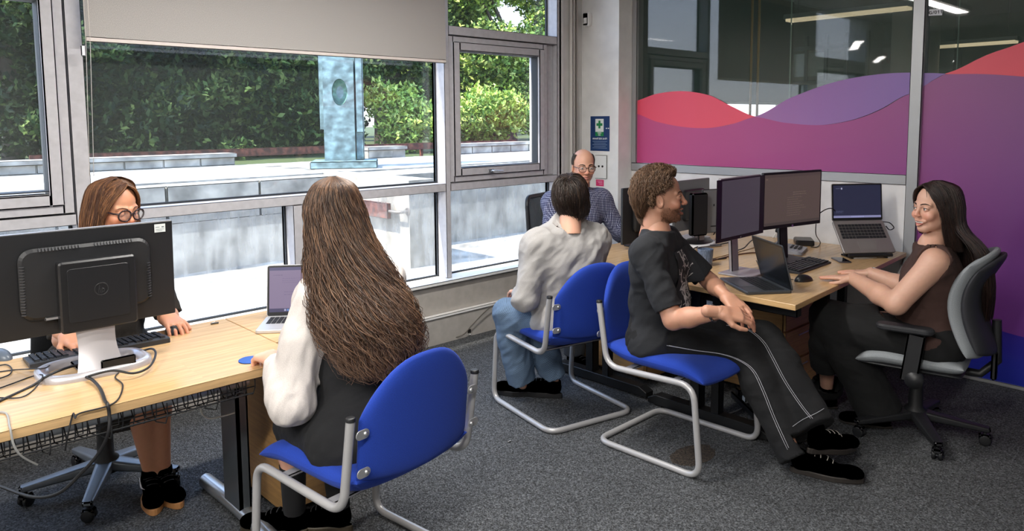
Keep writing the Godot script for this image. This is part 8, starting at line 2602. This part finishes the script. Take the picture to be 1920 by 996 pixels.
func balding_man() -> void:
	var skin := lin("d3a087")
	var fw := Vector3(-0.35, 0, 0.94).normalized()
	var r := fw.cross(Vector3.UP)
	var J := {}
	J.pel = Vector3(4.05, 0.535, -3.62)
	J.hiR = J.pel + r * 0.09; J.hiL = J.pel - r * 0.09
	var hp := at_z(1094, 312, -3.5)
	J.nek = Vector3(hp.x, hp.y - 0.2, hp.z - 0.06)
	J.shL = J.nek - r * 0.2 + Vector3(0, -0.06, 0); J.shR = J.nek + r * 0.2 + Vector3(0, -0.06, 0)
	J.elL = J.shL + Vector3(0.1, -0.25, 0.1); J.wrL = J.elL + Vector3(-0.1, 0.06, 0.2)
	J.elR = J.shR + Vector3(-0.1, -0.25, 0.08); J.wrR = J.elR + Vector3(0.06, 0.02, 0.22)
	J.knR = J.pel + Vector3(-0.16, 0.0, 0.4); J.knL = J.pel + Vector3(0.05, 0.0, 0.42)
	J.anR = at_y(1078, 664, 0.09); J.anL = J.anR + Vector3(0.2, 0, 0.02)
	J.knR = Vector3(J.anR.x, 0.52, J.anR.z - 0.05); J.knL = J.knR + Vector3(0.2, 0, 0.02)
	var p := person("balding man with glasses in a blue checked shirt, seated at the far desk", Vector3(J.pel.x, 0, J.pel.z))
	var hx_ := Transform3D(look(Vector3(-0.55, -0.1, 0.83)).scaled(Vector3.ONE * 1.02), hp)
	var m := M.new()
	m.use_c = true
	var bb := bounds_of(J, ["pel", "shL", "shR", "nek", "elL", "elR", "wrL", "wrR", "knL", "knR", "anL", "anR"], 0.14)
	var f := Fld.new(bb[0], bb[1], 0.0115)
	torso(f, J, -0.012)
	f.cap(J.nek - Vector3(0, 0.03, 0), hp + hx_.basis * Vector3(0, -0.1, -0.025), 0.062, 0.056, 0.04)
	arm(f, J, "L", 0.0); arm(f, J, "R", 0.0)
	leg(f, J, "L", -0.01); leg(f, J, "R", -0.01)
	f.to(m, Transform3D.IDENTITY, skin_of(skin))
	var hf := build_head(m, hx_, {"skin": skin, "nose": 1.0, "jaw": 1.0, "neck": 0.056, "cell": 0.004, "lip": lin("b5766a")})
	hand(m, J.wrL, Vector3(-0.05, -0.02, 0.1), Vector3(0, 1, 0.1), -1.0, [0.3, 0.3, 0.35, 0.4], skin, 1.04)
	hand(m, J.wrR, Vector3(0.05, -0.02, 0.1), Vector3(0, 1, 0.1), 1.0, [0.3, 0.3, 0.35, 0.4], skin, 1.04)
	put(m, "body", skin_mat(), p)
	eyes(p, hx_, lin("3a332c"), Vector3(0.1, -0.1, 1), lin("2d221c"), hf, 0.0034)
	glasses(p, hx_, mat("dark_rim", hx("2a2021"), 0.25), 0.0255, 0.0195, 0.002, false)
	bb = bounds_of(J, ["pel", "shL", "shR", "nek", "elL", "elR", "wrL", "wrR"], 0.17)
	f = Fld.new(bb[0], bb[1], 0.0095)
	torso(f, J, 0.018, 1.06)
	for s in ["L", "R"]:
		var a: Vector3 = J["sh" + s]; var b: Vector3 = J["el" + s]; var c: Vector3 = J["wr" + s]
		f.cap(a, b, 0.07, 0.062, 0.05)
		f.cap(b, c, 0.06, 0.04, 0.03)
		f.cut(c, (c - b).normalized(), 0.07)
	f.cut(J.nek + Vector3(0, 0.045, 0), (hp - J.nek).normalized(), 0.1)
	f.cut(Vector3(0, 0.5, 0), Vector3(0, -1, 0))
	m = M.new()
	f.to(m, Transform3D.IDENTITY, null, folds(0.008, 4.5, 240.0))
	put(m, "shirt", mat("check_shirt", Color.WHITE, 0.85, 0.0, "check", 20.0, 0.0), p)
	m = M.new()
	for s: float in [-1, 1]:
		var q: Vector3 = J.nek + fw * 0.05 + Vector3(0, 0.02, 0)
		m.box(q + r * s * 0.045 + Vector3(0, 0.012, 0.01), Vector3(0.075, 0.045, 0.008), look(fw) * Basis(Vector3.BACK, s * 0.5), 0.003)
	put(m, "collar", mat("check_shirt", Color.WHITE, 0.85), p)
	bb = bounds_of(J, ["pel", "hiL", "hiR", "knL", "knR", "anL", "anR"], 0.17)
	f = Fld.new(bb[0], bb[1], 0.0115)
	f.cap(J.hiL, J.hiR, 0.112, 0.112, 0.05)
	leg(f, J, "L", 0.014, 1.04, 0.02); leg(f, J, "R", 0.014, 1.04, 0.02)
	for s in ["L", "R"]: f.cut(J["an" + s], Vector3(0, -1, 0), 0.14)
	m = M.new()
	f.to(m, Transform3D.IDENTITY, null, folds(0.006, 5.0, 260.0))
	put(m, "trousers", mat("grey_trousers", hx("34383f"), 0.9, 0.0, "cloth", 4.0, 0.3), p)
	for s in ["L", "R"]:
		var a: Vector3 = J["an" + s]
		shoe(p, "shoe", Vector3(a.x, 0, a.z - 0.05), Vector3(a.x - 0.04, 0, a.z + 0.21), Vector3.UP, a, mat("grey_trainer", hx("5d6a70"), 0.7), mat("white_sole", hx("d7d6d2"), 0.6), 0.03)
	m = M.new()
	var lenf := func(d: Vector3) -> float:
		if d.y > 0.62 or d.y < -0.55: return 0.0
		if d.z > 0.38 and d.y > 0.3: return 0.0
		if d.z > 0.25 and d.y < 0.3: return 0.0
		if d.z > -0.1 and d.y < -0.2: return 0.0
		return 0.026
	var flow := func(d: Vector3) -> Vector3: return Vector3(d.x * 0.2, -0.8, -0.4) + d * 0.3
	scalp_hair(m, hx_, 1500, lenf, flow, 0.001, 0.5, 0.0016, [lin("4c4541"), lin("5e5651"), lin("3a3330")], 19, 0.006, 0.2, 5)
	put(m, "hair", vmat("hair", 0.48), p)
